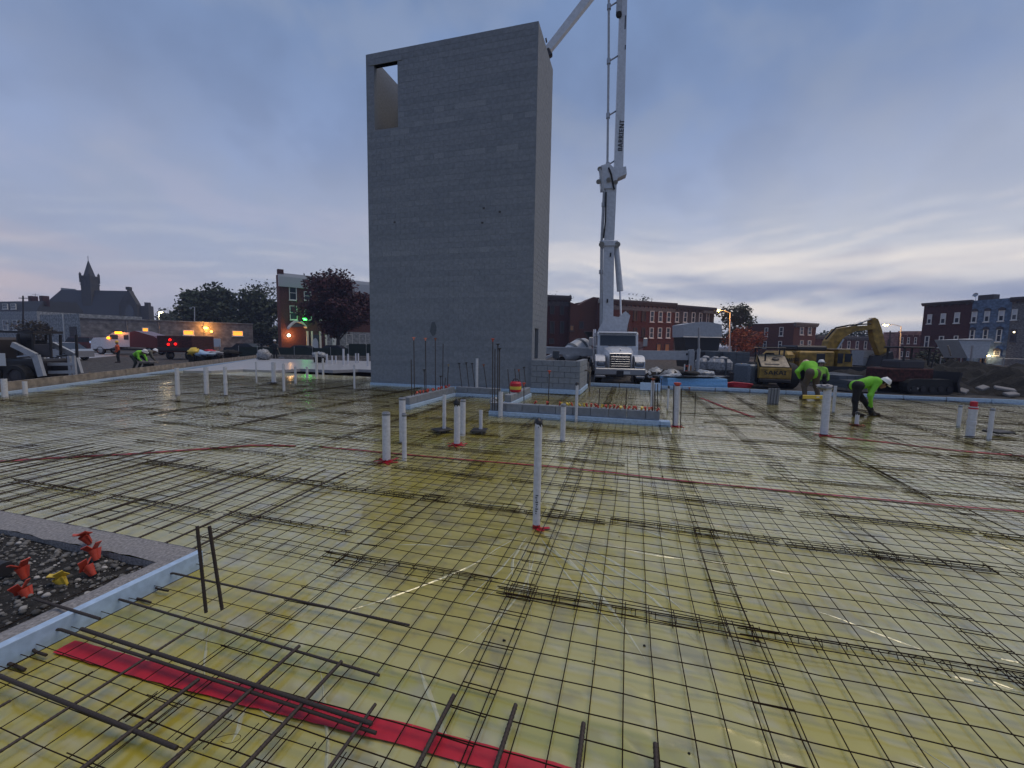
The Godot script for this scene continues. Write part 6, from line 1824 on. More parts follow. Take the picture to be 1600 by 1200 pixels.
	for q in [[gnd(60, 566, -0.32), gnd(180, 556, -0.32), gnd(190, 549, -0.32), gnd(100, 546, -0.32)]]:
		tr.prism([Vector2(q[0].x, -q[0].z), Vector2(q[1].x, -q[1].z), Vector2(q[2].x, -q[2].z), Vector2(q[3].x, -q[3].z)], -0.33, -0.318, Transform3D(Basis(Vector3(1, 0, 0), Vector3(0, 0, -1), Vector3(0, 1, 0)), Vector3.ZERO))
	tag(part(self, "road", tr, M.wet_concrete), "wet pale track in front of the white dump truck", "road", "", "structure")
	var o2 := thing("bending_plank", "timber plank lying on the bank by the crouching men", "plank", "", pt(232, 566, 22.5))
	part(o2, "plank", MB.new().cbox(Vector3.ZERO, Vector3(0.85, 0.12, 0.25), 0.01, Basis(Vector3.UP, 0.3)), M.wood)
	part(o2, "bearer", MB.new().box(Vector3(0, -0.4, 0), Vector3(0.5, 0.7, 0.2)), M.soil)

# ---------- buildings ----------
# a facade between two pixel columns, each at its own depth; windows are given as pixel rectangles on it
func facade(called: String, label: String, x0: float, d0: float, x1: float, d1: float, ytop: float, wall: Material, deep := 9.0, group := "", cat := "house") -> Dictionary:
	var a := pt(x0, 540, d0); var b := pt(x1, 540, d1)
	a.y = -0.4; b.y = -0.4
	var t := thing(called, label, cat, group, a, -atan2(b.z - a.z, b.x - a.x))
	var w := a.distance_to(b)
	var F := {"t": t, "w": w, "a": a, "n": t.basis.z, "wall": wall}
	var h := on(F, x0, ytop).y
	F.h = h
	F.body = part(t, "wall", MB.new().box(Vector3(w * 0.5, h * 0.5, -deep * 0.5), Vector3(w, h, deep)), wall)
	return F

func on(F: Dictionary, px: float, py: float) -> Vector3:
	var o := Vector3(0, CAM_H, 0)
	var r := ray(px, py)
	var k: float = (F.a - o).dot(F.n) / r.dot(F.n)
	return F.t.transform.affine_inverse() * (o + r * k)

# kind: "sash" white frame with two panes, "blind" upper half covered, "dark" empty opening, "board" boarded, "lit"
func windows(F: Dictionary, rects: Array, kind: String, hood := false) -> void:
	for q in rects:
		var p: Vector3 = on(F, q[0], q[3]); var s: Vector3 = on(F, q[2], q[1])
		var c := Vector3((p.x + s.x) * 0.5, (p.y + s.y) * 0.5, 0)
		var w := absf(s.x - p.x); var h := absf(s.y - p.y)
		var fm: Material = M.trim_white
		if kind == "dark" or kind == "board": fm = M.trim_dark
		var f := MB.new()
		var e := minf(0.11, w * 0.16)
		for u in [-1.0, 1.0]:
			f.box(c + Vector3(u * (w * 0.5 - e * 0.5), 0, 0.05), Vector3(e, h, 0.14))
			f.box(c + Vector3(0, u * (h * 0.5 - e * 0.5), 0.05), Vector3(w - e * 2.0 - 0.004, e, 0.14))
		var o := part(F.t, "window", f, fm)
		part(o, "sill", MB.new().box(c + Vector3(0, -h * 0.5 - 0.06, 0.10), Vector3(w + 0.16, 0.12, 0.24)), fm if kind != "dark" else F.wall)
		var pane: Material = M.pane
		if kind == "lit": pane = M.window_lit
		if kind == "board": pane = M.board
		if kind == "dark": pane = M.lettering_black
		part(o, "pane", MB.new().box(c + Vector3(0, 0, 0.02), Vector3(w - e * 2.0, h - e * 2.0, 0.03)), pane)
		if kind == "sash" or kind == "blind":
			part(o, "meeting_rail", MB.new().box(c + Vector3(0, 0, 0.06), Vector3(w - e * 2.0 - 0.01, e * 0.7, 0.08)), fm)
		if kind == "blind":
			part(o, "blind", MB.new().box(c + Vector3(0, h * 0.24, 0.045), Vector3(w - e * 2.2, h * 0.44, 0.012)), M.shade_cloth)
		if hood:
			part(o, "hood", MB.new().prism([Vector2(c.x - w * 0.62, c.y + h * 0.5 - 0.05), Vector2(c.x + w * 0.62, c.y + h * 0.5 - 0.05), Vector2(c.x + w * 0.55, c.y + h * 0.5 + 0.22), Vector2(c.x + w * 0.2, c.y + h * 0.5 + 0.34), Vector2(c.x, c.y + h * 0.5 + 0.42), Vector2(c.x - w * 0.2, c.y + h * 0.5 + 0.34), Vector2(c.x - w * 0.55, c.y + h * 0.5 + 0.22)], 0.0, 0.22), M.trim_dark)

func cornice(F: Dictionary, drop: float, out: float, m: Material, band: Material = null) -> void:
	var o := part(F.t, "cornice", MB.new().prism([Vector2(0.004, F.h - drop), Vector2(out * 0.5, F.h - drop), Vector2(out, F.h - drop * 0.35), Vector2(out, F.h + 0.06), Vector2(0.004, F.h + 0.06)], -0.12, F.w + 0.12, Transform3D(Basis(Vector3(0, 0, 1), Vector3(0, 1, 0), Vector3(1, 0, 0)), Vector3.ZERO)), m)
	var n := int(F.w / 0.9)
	for i in n: part(o, "bracket", MB.new().box(Vector3((i + 0.5) * F.w / n, F.h - drop * 0.9, out * 0.3), Vector3(0.14, drop * 0.9, out * 0.55)), m)
	if band: part(o, "frieze", MB.new().box(Vector3(F.w * 0.5, F.h - drop * 1.7, 0.03), Vector3(F.w, drop * 1.0, 0.06)), band)

# a tree: tapered trunk, limbs, and a crown of many leaf-sized faces in clumps
func tree(called: String, label: String, px: float, d: float, base_y: float, top_py: float, width: float, c0: Color, c1: Color, n: int, leaf: float, clear := 0.3, gap := 0.0, group := "street trees") -> void:
	var t := stand(called, label, "tree", px, d, base_y, group)
	var H := loc(t, px, top_py, d).y
	var r := RandomNumberGenerator.new(); r.seed = int(px * 7 + top_py)
	var tm := MB.new()
	var th := H * clear
	tm.tube(Vector3.ZERO, Vector3(0.05, th, 0), 0.03 * H, 0.02 * H, 8)
	tm.tube(Vector3(0.05, th, 0), Vector3(0.0, H * 0.75, 0.1), 0.02 * H, 0.006 * H, 7)
	part(t, "trunk", tm, M.bark)
	var lm := MB.new()
	var cl := []
	var k := 19
	for i in k:
		var a := TAU * i / k + r.randf_range(-0.3, 0.3)
		var u := r.randf_range(0.15, 1.0)
		var y := th * 0.9 + (H - th) * r.randf_range(0.05, 0.82)
		var sh := sqrt(maxf(0.05, 1.0 - pow((y - th) / (H - th) * 1.25 - 0.45, 2.0)))
		var e := Vector3(cos(a) * width * 0.40 * u * sh, y, sin(a) * width * 0.36 * u * sh)
		cl.append([e, width * r.randf_range(0.07, 0.20)])
		lm.tube(Vector3(0.03, minf(th * r.randf_range(0.8, 1.3), y), 0), e, 0.008 * H, 0.002 * H, 5, false)
	cl.append([Vector3(0, H * 0.86, 0), width * 0.17])
	cl.append([Vector3(0, (H + th) * 0.5, 0), width * 0.26])
	part(t, "limbs", lm, M.bark)
	var m := MB.new()
	for i in n:
		var q = cl[r.randi() % cl.size()]
		var dv := Vector3(r.randfn(), r.randfn(), r.randfn()).normalized() * pow(r.randf(), 0.55)
		var p: Vector3 = q[0] + dv * q[1] * Vector3(1.25, 0.95, 1.1) * r.randf_range(0.8, 1.25)
		if gap > 0.0 and nz2.get_noise_3dv(p * 0.9 + Vector3(px, 0, 0)) > 0.25 - gap: continue
		var s := leaf * r.randf_range(0.6, 1.35)
		var u := Vector3(r.randfn(), r.randfn() * 0.6, r.randfn()).normalized()
		var w := u.cross(Vector3(r.randfn(), r.randfn(), r.randfn())).normalized()
		m.col = c0.lerp(c1, clampf(r.randf() * 0.8 + 0.2 * nz2.get_noise_3dv(p * 0.5), 0, 1))
		m.quad(p - u * s, p + w * s * 0.55, p + u * s, p - w * s * 0.55)
	part(t, "crown", m, M.leaves)

func street_lamp(label: String, px: float, d: float, top_py: float, arm_px: float, arm_py: float, gm: Material, c: Color, e: float, size := 0.3) -> void:
	var t := stand("street_lamp", label, "street lamp", px, d, -0.33, "street lamps")
	var tp := loc(t, px, top_py, d); var en := loc(t, arm_px, arm_py, d)
	part(t, "pole", MB.new().tube(Vector3.ZERO, tp, 0.13, 0.08, 10), M.pale_grey_paint)
	part(t, "base", MB.new().lathe([Vector2(0.25, 0), Vector2(0.25, 0.15), Vector2(0.14, 0.3)], 12), M.pale_grey_paint)
	var mid := tp.lerp(en, 0.5) + Vector3(0, absf(en.y - tp.y) * 0.15 + 0.15, 0)
	part(t, "arm", MB.new().path([tp, mid, en], 0.05, 8), M.pale_grey_paint)
	var hd := part(t, "lamp_head", MB.new().cbox(en + Vector3(0, 0.10, 0), Vector3(size * 2.6, 0.14, size * 1.3), 0.05), M.steel)
	part(hd, "bulb", MB.new().blob(en + Vector3(0, -0.02, 0), Vector3(size, 0.16, size * 0.6), 1, 0.0, 6), gm)
	lamp(t.transform * (en + Vector3(0, -0.32, 0)), c, e, 0.3)

func make_streets() -> void:
	# --- row of brick houses behind the truck
	var F := facade("brick_house", "dark red brick house with flat cornice beside the tower", 838, 74, 889, 75, 461, M.brick_dark)
	cornice(F, 0.8, 0.4, M.trim_dark, M.brick_grey)
	windows(F, [[859, 475, 866.5, 491], [874.5, 475, 881.5, 492], [859, 502, 866.5, 521], [874.5, 502, 881.5, 521], [858, 529, 866, 537]], "dark")
	F = facade("gable_house", "brown brick gable wall sloping up behind the pump truck", 889.5, 74, 937, 74.5, 477, M.brick_brown)
	var g0 := on(F, 889.5, 472); var g1 := on(F, 904, 477); var g2 := on(F, 927, 464); var g3 := on(F, 937, 465)
	part(F.t, "gable", MB.new().prism([Vector2(0, g1.y - 0.3), Vector2(g3.x - 0.02, g1.y - 0.3), Vector2(g3.x - 0.02, g3.y), Vector2(g2.x, g2.y), Vector2(g1.x, g1.y), Vector2(0, g0.y)], -6.0, 0.01), M.brick_brown)
	windows(F, [[890, 508, 897, 517]], "board")
	windows(F, [[905, 502, 912, 514]], "dark")
	F = facade("brick_house", "long red brick house with pale cornice and boarded doors", 937.5, 73, 1052, 79, 467, M.brick)
	cornice(F, 0.75, 0.45, M.trim_dark, M.grey_wall)
	windows(F, [[976, 485, 982, 501], [989, 485.5, 995.5, 501.5], [1002, 486, 1009, 502], [976, 511, 982, 527], [989, 512, 995, 527], [1002, 512, 1008, 527]], "dark")
	windows(F, [[1015, 486, 1022, 503], [1028, 487, 1035, 503], [1041, 487.5, 1048, 503.5], [1014, 512, 1021, 528], [1027, 512, 1034, 528], [1040, 512, 1047, 528]], "sash")
	windows(F, [[1025, 537, 1033, 549], [1038, 537, 1046, 549]], "board")
	F = facade("grey_brick_house", "grey-brown brick house joined to the red row", 1052.3, 79, 1113, 84, 476.5, M.brick_grey)
	cornice(F, 0.7, 0.45, M.trim_dark)
	windows(F, [[1054.5, 488, 1060.5, 503], [1067, 488, 1073.5, 503.5], [1080, 488.5, 1086, 504], [1091.5, 489, 1097, 504], [1103, 489.5, 1108, 504.5], [1054, 513, 1060, 527], [1067, 513, 1073, 527], [1091, 514, 1097, 528], [1103, 514, 1108, 528]], "sash")
	part(F.t, "parapet", MB.new().box(Vector3(F.w * 0.82, F.h - 0.9, 0.3), Vector3(F.w * 0.34, 0.5, 0.5)), M.grey_wall)
	# salmon sign board by the truck mirror
	var sb := stand("salmon_board", "salmon pink hoarding panel behind the truck mirror", "hoarding", 996, 45, -0.33)
	var q0 := loc(sb, 986, 548, 45); var q1 := loc(sb, 1005, 534, 45)
	part(sb, "panel", MB.new().cbox((q0 + q1) * 0.5, Vector3(q1.x - q0.x, q1.y - q0.y, 0.05), 0.01), M.pink_wall)
	for s in [q0.x + 0.1, q1.x - 0.1]: part(sb, "post", MB.new().box(Vector3(s, q1.y * 0.5, -0.06), Vector3(0.08, q1.y, 0.06)), M.wood)
	# --- corner building to the right of the tree
	F = facade("corner_house", "brown brick corner house lit warm at its foot by a street lamp", 1164, 93, 1238, 88, 506, M.brick_brown, 5.0)
	windows(F, [[1194, 512, 1200.5, 526], [1217, 511, 1224.5, 525], [1192, 533, 1198, 544], [1215.5, 533, 1222, 544], [1191, 552, 1197, 560], [1165.5, 536, 1171, 545]], "sash")
	F = facade("corner_house", "narrow brick front with pale cornice round the corner of the brown house", 1238.3, 88, 1273, 91, 504, M.brick_brown, 6.0)
	cornice(F, 0.7, 0.5, M.grey_wall)
	windows(F, [[1249, 511, 1255.5, 523], [1261.5, 511.5, 1268, 523.5], [1249, 532, 1255, 544], [1261, 532, 1267, 544]], "sash")
	F = facade("low_brick_row", "low red brick row with white window frames behind the excavator", 1273.3, 96, 1378, 104, 524, M.brick)
	cornice(F, 0.7, 0.4, M.grey_wall)
	for i in 7:
		var x := 1284.0 + i * 13.0
		windows(F, [[x, 533, x + 5.5, 545]], "sash")
	F = facade("pink_house", "pale pink side wall beyond the excavator arm", 1378.3, 100, 1402, 98, 519, M.pink_wall)
	windows(F, [[1386, 530, 1391, 540]], "dark")
	F = facade("red_white_house", "red house with white frames under a street lamp", 1402.3, 97, 1440, 94, 518, M.brick)
	cornice(F, 0.8, 0.4, M.pink_wall)
	windows(F, [[1407, 527, 1412, 537], [1417, 527, 1422, 537], [1428, 527, 1433, 537], [1406, 549, 1411, 557], [1416, 549, 1421, 557]], "sash")
	# --- three houses on the right
	F = facade("dark_red_house", "dark oxblood brick house with three half-blinded windows", 1437.5, 73, 1511.5, 67, 475, M.brick_dark)
	cornice(F, 0.45, 0.6, M.trim_dark)
	windows(F, [[1448.5, 491, 1457, 506], [1469, 489.5, 1479, 506], [1490.5, 488, 1501, 505]], "blind")
	windows(F, [[1444, 525, 1453, 543], [1466, 525, 1475.5, 543], [1489, 524.5, 1498, 543]], "sash")
	F = facade("blue_house", "powder blue house with dark window hoods and roof chimney", 1512, 67, 1573, 62.5, 470.5, M.blue_wall)
	windows(F, [[1517.5, 486, 1528, 504], [1537.5, 485, 1548, 503], [1559.5, 484, 1571, 502]], "blind", true)
	windows(F, [[1514.5, 515, 1524, 533], [1535, 514.5, 1545, 534], [1556, 514, 1567, 534], [1553, 548, 1564, 555.5]], "sash", true)
	windows(F, [[1531, 548, 1543, 566]], "board", true)
	var cp := on(F, 1529, 468)
	part(F.t, "chimney", MB.new().box(Vector3(cp.x, F.h + 0.35, -2.0), Vector3(1.9, 1.1, 1.2)), M.trim_dark)
	part(F.t, "satellite_dish", MB.new().lathe([Vector2(0.0, 0.0), Vector2(0.25, 0.04), Vector2(0.36, 0.12)], 12, Transform3D(Basis(Vector3.RIGHT, 1.2), on(F, 1518.5, 461) + Vector3(0, 0, -0.8))).tube(on(F, 1518.5, 469) + Vector3(0, 0, -0.8), on(F, 1518.5, 461) + Vector3(0, 0, -0.8), 0.03), M.steel)
	var lp := on(F, 1547, 556)
	part(F.t, "porch_lamp", MB.new().blob(lp + Vector3(0, 0, 0.25), Vector3(0.22, 0.12, 0.12), 1, 0.0, 6), M.lamp_pale)
	lamp(F.t.transform * (lp + Vector3(0, 0, 0.7)), Color(1.0, 0.85, 0.6), 2.0)
	F = facade("stone_house", "grey stone house with one boarded window next to the blue house", 1573.3, 62.4, 1690, 56, 466, M.grey_wall)
	cornice(F, 0.6, 0.5, M.trim_dark)
	windows(F, [[1580, 483, 1591, 500], [1608, 481, 1620, 499]], "blind")
	windows(F, [[1577, 514, 1589, 534], [1608, 514, 1620, 535]], "dark")
	lp = on(F, 1585.5, 519)
	part(F.t, "wall_lamp", MB.new().blob(lp + Vector3(0, 0, 0.2), Vector3(0.10, 0.10, 0.08), 1, 0.0, 6), M.lamp_pale)
	# --- left: corner building with the red tree in front
	F = facade("corner_building", "three storey red brick building with pale cornice and green lit awning", 440, 76, 640, 92, 428, M.brick, 2.5)
	var k0 := on(F, 441, 426); var k1 := on(F, 641, 447)
	part(F.t, "cornice", MB.new().prism([Vector2(0.0, F.h - 2.2), Vector2(0.35, F.h - 2.2), Vector2(0.7, F.h - 0.5), Vector2(0.7, F.h + 0.1), Vector2(0.0, F.h + 0.1)], -0.2, F.w, Transform3D(Basis(Vector3(0, 0, 1), Vector3(0, 1, 0), Vector3(1, 0, 0)), Vector3.ZERO)), M.shade_cloth)
	part(F.t, "corner_finial", MB.new().box(Vector3(0.15, F.h + 0.3, 0.3), Vector3(0.9, 0.8, 0.9)), M.brick_dark)
	windows(F, [[452, 447, 463, 468.5], [475, 456, 486, 469], [498, 456, 508, 470], [520, 457, 530, 471], [543, 458, 552, 472], [565, 459, 574, 473], [453, 478, 464, 499.5], [475.5, 484, 486.5, 499.5], [498, 484, 508, 500], [520, 485, 530, 500]], "sash")
	part(F.t, "ground_floor", MB.new().box(Vector3(F.w * 0.62, 1.9, 0.06), Vector3(F.w * 0.62, 3.8, 0.12)), M.pale_siding)
	windows(F, [[541, 522, 550.5, 538], [561.5, 522, 571.5, 538]], "sash")
	var dv := on(F, 523.5, 531)
	var door := part(F.t, "door", MB.new().cbox(Vector3(dv.x, 1.35, 0.16), Vector3(1.15, 2.6, 0.1), 0.02), M.trim_white)
	part(door, "handle", MB.new().box(Vector3(dv.x + 0.4, 1.3, 0.24), Vector3(0.06, 0.2, 0.06)), M.steel)
	for x in [480.0, 487.0, 500.0, 509.0]:
		var pv := on(F, x, 530); part(F.t, "pilaster", MB.new().box(Vector3(pv.x, 1.9, 0.2), Vector3(0.3, 3.7, 0.3)), M.trim_white)
	part(F.t, "shop_window", MB.new().box(Vector3(on(F, 494, 530).x, 1.7, 0.13), Vector3(1.1, 2.8, 0.05)), M.pane)
	# arched awning
	var aw := []
	var ai := []
	for i in 11:
		var u := i / 10.0
		var v := on(F, lerpf(448, 476, u), 513.0 - 13.0 * sin(u * PI * 0.86 + 0.22) + (1.0 - u) * 1.5)
		aw.append(Vector2(v.x, v.y)); ai.push_front(Vector2(v.x, v.y - 0.35))
	var awn := part(F.t, "awning", MB.new().prism(aw + ai, 0.05, 1.7), M.trim_white)
	part(awn, "valance", MB.new().prism([aw[0], aw[10], aw[8] - Vector2(0, 0.4), aw[5] - Vector2(0, 0.4), aw[2] - Vector2(0, 0.4)], 1.45, 1.55), M.dark_block)
	var gl := on(F, 473.5, 498.5)
	part(F.t, "green_lamp", MB.new().blob(gl + Vector3(0, 0, 1.3), Vector3(0.42, 0.28, 0.28), 1, 0.0, 7), M.lamp_green)
	lamp(F.t.transform * (gl + Vector3(0, 0.25, 1.95)), Color(0.25, 1.0, 0.35), 1.2, 0.3)
	var wl := on(F, 450.5, 524)
	part(F.t, "wall_lamp", MB.new().blob(wl + Vector3(0, 0, 0.35), Vector3(0.28, 0.28, 0.18), 1, 0.0, 6), M.lamp_pale)
	lamp(F.t.transform * (wl + Vector3(0, 0, 0.9)), Color(1.0, 0.72, 0.4), 5.0)
	# arched white notice board
	var nb := stand("notice_board", "white arched notice board on the pavement below the brick building", "sign", 493, 70, -0.33)
	part(nb, "panel", MB.new().prism([Vector2(-0.45, 0.6), Vector2(0.45, 0.6), Vector2(0.45, 1.7), Vector2(0.25, 2.2), Vector2(0.0, 2.4), Vector2(-0.25, 2.2), Vector2(-0.45, 1.7)], -0.05, 0.05), M.trim_white)
	part(nb, "foot", MB.new().box(Vector3(0, 0.3, 0), Vector3(0.8, 0.6, 0.12)), M.brick_dark)
	# --- long low building with lit windows
	F = facade("low_building", "long low grey building with two lit windows and a wall lamp", 128, 64, 396, 80, 497, M.low_wall, 12.0, "", "building")
	part(F.t, "coping", MB.new().box(Vector3(F.w * 0.5, F.h + 0.06, -0.2), Vector3(F.w + 0.1, 0.16, 0.7)), M.pale_siding)
	windows(F, [[286, 516, 303, 523.5], [363, 517, 379.5, 525]], "lit")
	windows(F, [[222, 512, 232, 519]], "lit")
	for x in [200.0, 250.0, 320.0]:
		var v := on(F, x, 540); part(F.t, "downpipe", MB.new().tube(Vector3(v.x, 0, 0.1), Vector3(v.x, F.h - 0.2, 0.1), 0.06, 0.06, 6), M.duct_tape)
	lp = on(F, 321, 512.5)
	part(F.t, "wall_lamp", MB.new().blob(lp + Vector3(0, 0, 0.3), Vector3(0.38, 0.22, 0.2), 1, 0.0, 6), M.lamp_warm)
	lamp(F.t.transform * (lp + Vector3(0, -0.05, 0.95)), Color(1.0, 0.66, 0.3), 8.0)
	lp = on(F, 330, 518)
	part(F.t, "wall_lamp", MB.new().blob(lp + Vector3(0, 0, 0.2), Vector3(0.18, 0.16, 0.12), 1, 0.0, 6), M.lamp_warm)
	var ws := stand("white_sign", "white board standing before the low building", "sign", 335, 60, -0.33)
	part(ws, "board", MB.new().cbox(loc(ws, 335, 535.5, 60), Vector3(1.75, 1.15, 0.06), 0.02), M.shade_cloth)
	for s in [-0.7, 0.7]: part(ws, "post", MB.new().box(Vector3(s, 0.5, -0.05), Vector3(0.08, 1.0, 0.06)), M.wood)
	F = facade("pale_garage", "pale siding garage at the end of the low building", 66, 72, 127.7, 66, 492, M.pale_siding, 8.0, "", "building")
	part(F.t, "corner_board", MB.new().box(Vector3(on(F, 101, 520).x, F.h * 0.5, 0.05), Vector3(0.2, F.h, 0.1)), M.trim_white)
	part(F.t, "shutter", MB.new().cbox(Vector3(on(F, 115, 520).x, 1.9, 0.05), Vector3(2.3, 3.4, 0.08), 0.02), M.brick_grey)
	F = facade("mansard_house", "pale terrace house with dormered mansard roof beyond the skid steer", -60, 112, 62, 104, 487, M.pale_siding, 10.0)
	part(F.t, "mansard_roof", MB.new().prism([Vector2(0.0, F.h), Vector2(-1.2, F.h + 2.6), Vector2(-8.0, F.h + 2.8), Vector2(-9.5, F.h)], 0.0, F.w, Transform3D(Basis(Vector3(0, 0, 1), Vector3(0, 1, 0), Vector3(1, 0, 0)), Vector3.ZERO)), M.slate_roof)
	windows(F, [[6, 500, 12, 516], [21, 500, 27, 516], [-12, 500, -6, 516]], "sash")
	windows(F, [[5, 474.5, 12, 483], [18, 474.5, 25, 483]], "sash")
	for x in [36.0, 61.0]: part(F.t, "chimney", MB.new().box(Vector3(minf(on(F, x, 480).x, F.w - 0.7), F.h + 2.6, -2.0), Vector3(1.4, 2.6, 1.2)), M.brick_dark)
	part(F.t, "aerial", MB.new().tube(on(F, 38, 474) + Vector3(0, 0, -2), on(F, 38, 457) + Vector3(0, 0, -2), 0.04).tube(on(F, 33, 459) + Vector3(0, 0, -2), on(F, 44, 459.5) + Vector3(0, 0, -2), 0.04), M.dark_metal)
	# --- church
	make_church()
	# --- trees
	var dg0 := Color(0.020, 0.032, 0.018); var dg1 := Color(0.050, 0.066, 0.030)
	tree("broad_tree", "broad dark green tree behind the low building", 340, 92, -0.4, 449, 17.0, dg0, dg1, 13000, 0.44, 0.12, 0.0)
	tree("broad_tree", "dark green tree close to the corner building", 395, 90, -0.4, 455, 14.0, dg0, dg1, 11000, 0.44, 0.12)
	tree("broad_tree", "lighter loose-crowned tree showing sky beside the corner building", 425, 100, -0.4, 437, 13.0, dg0, dg1, 3600, 0.30, 0.15, 0.06)
	tree("broad_tree", "small dark tree by the wall lamp of the low building", 302, 96, -0.4, 466, 7.0, dg0, dg1, 1500, 0.32, 0.2)
	for q in [[262, 110, 482, 11.0, "low dark tree line behind the low building near the spire"], [285, 112, 484, 9.0, "low dark shrubby tree beside the pole lamp"]]:
		tree("low_tree", q[4], q[0], q[1], -0.4, q[2], q[3], dg0, dg1, 1500, 0.4, 0.15)
	tree("red_tree", "dark wine-red leaved tree before the corner building", 528, 70, -0.4, 419, 12.5, Color(0.030, 0.008, 0.012), Color(0.085, 0.016, 0.022), 19000, 0.25, 0.18, 0.0)
	tree("lamp_tree", "dark tree rising behind the warm street lamp", 1146, 82, -0.4, 471, 9.5, dg0, dg1, 6500, 0.25, 0.25, 0.05)
	tree("orange_tree", "orange autumn tree below the warm street lamp", 1160, 78, -0.4, 514, 8.5, Color(0.16, 0.035, 0.010), Color(0.34, 0.09, 0.016), 4500, 0.22, 0.25)
	tree("bare_tree", "sparse tree crown showing above the brick row roof", 995, 95, -0.4, 452, 8.0, dg0, dg1, 700, 0.22, 0.6, 0.15)
	tree("bare_tree", "sparse twiggy crown between tower and crane", 866, 92, -0.4, 450, 8.0, dg0, dg1, 420, 0.22, 0.55, 0.15)
	tree("bare_tree", "thin tree top in the dip of the gable roof", 901, 90, -0.4, 463, 4.0, dg0, dg1, 320, 0.22, 0.6, 0.1)
	for q in [[1310, 120, 515, 10.0, "dark round tree beyond the low brick row"], [1345, 124, 512, 9.0, "dark tree beyond the excavator stick"], [1288, 118, 520, 7.0, "small dark tree beside the corner house cornice"]]:
		tree("far_tree", q[4], q[0], q[1], -0.4, q[2], q[3], dg0, dg1, 1100, 0.4, 0.2)
	tree("brown_shrub", "brown hedge shrub in front of the pale garage", 54, 60, -0.4, 499, 5.0, Color(0.03, 0.025, 0.012), Color(0.07, 0.05, 0.02), 1800, 0.18, 0.1)
	tree("scrub", "dark scrub growing between the hopper and the red house", 1463, 45, -0.3, 545, 4.0, dg0, Color(0.05, 0.045, 0.02), 1300, 0.13, 0.1)
	# --- lamps
	street_lamp("warm street lamp on a pale pole before the orange tree", 1141, 66, 489, 1123, 485, M.lamp_warm, Color(1.0, 0.66, 0.3), 30.0, 0.22)
	street_lamp("bright warm street lamp beyond the excavator arm", 1408, 80, 510, 1384, 507.5, M.lamp_pale, Color(1.0, 0.72, 0.4), 24.0, 0.5)
	street_lamp("pale lamp on a tall pole beside the church", 248, 90, 482, 252, 487.5, M.lamp_pale, Color(1.0, 0.9, 0.7), 14.0, 0.36)
	street_lamp("street lamp pole in front of the dark green tree", 304, 84, 480, 298, 482, M.steel, Color(1.0, 0.9, 0.7), 0.0, 0.2)
	# utility poles
	for q in [[36, 88, 462, "timber utility pole beside the terrace house"], [1391, 92, 517, "timber utility pole beside the pink wall"]]:
		var u := stand("utility_pole", q[3], "utility pole", q[0], q[1], -0.4, "utility poles")
		var tp := loc(u, q[0], q[2], q[1])
		part(u, "pole", MB.new().tube(Vector3.ZERO, tp, 0.17, 0.12, 8), M.bark)
		part(u, "crossarm", MB.new().box(tp - Vector3(0, 0.5, 0), Vector3(1.8, 0.14, 0.12)), M.bark)
	# pavement strip and road in front of the rows
	var rd := MB.new()
	rd.box(Vector3.ZERO, Vector3(130, 0.06, 9.0))
	var r1 := part(self, "road", rd, M.street)
	r1.position = pt(1050, 540, 66) * Vector3(1, 0, 1) + Vector3(0, -0.325, 0); r1.rotation.y = deg_to_rad(YAW) - 0.2
	tag(r1, "asphalt street in front of the brick row", "road", "", "structure")
	var r2 := part(self, "road", rd, M.street)
	r2.position = pt(260, 540, 58) * Vector3(1, 0, 1) + Vector3(0, -0.328, 0); r2.rotation.y = deg_to_rad(YAW) + 0.15
	tag(r2, "asphalt street in front of the low grey building", "road", "", "structure")

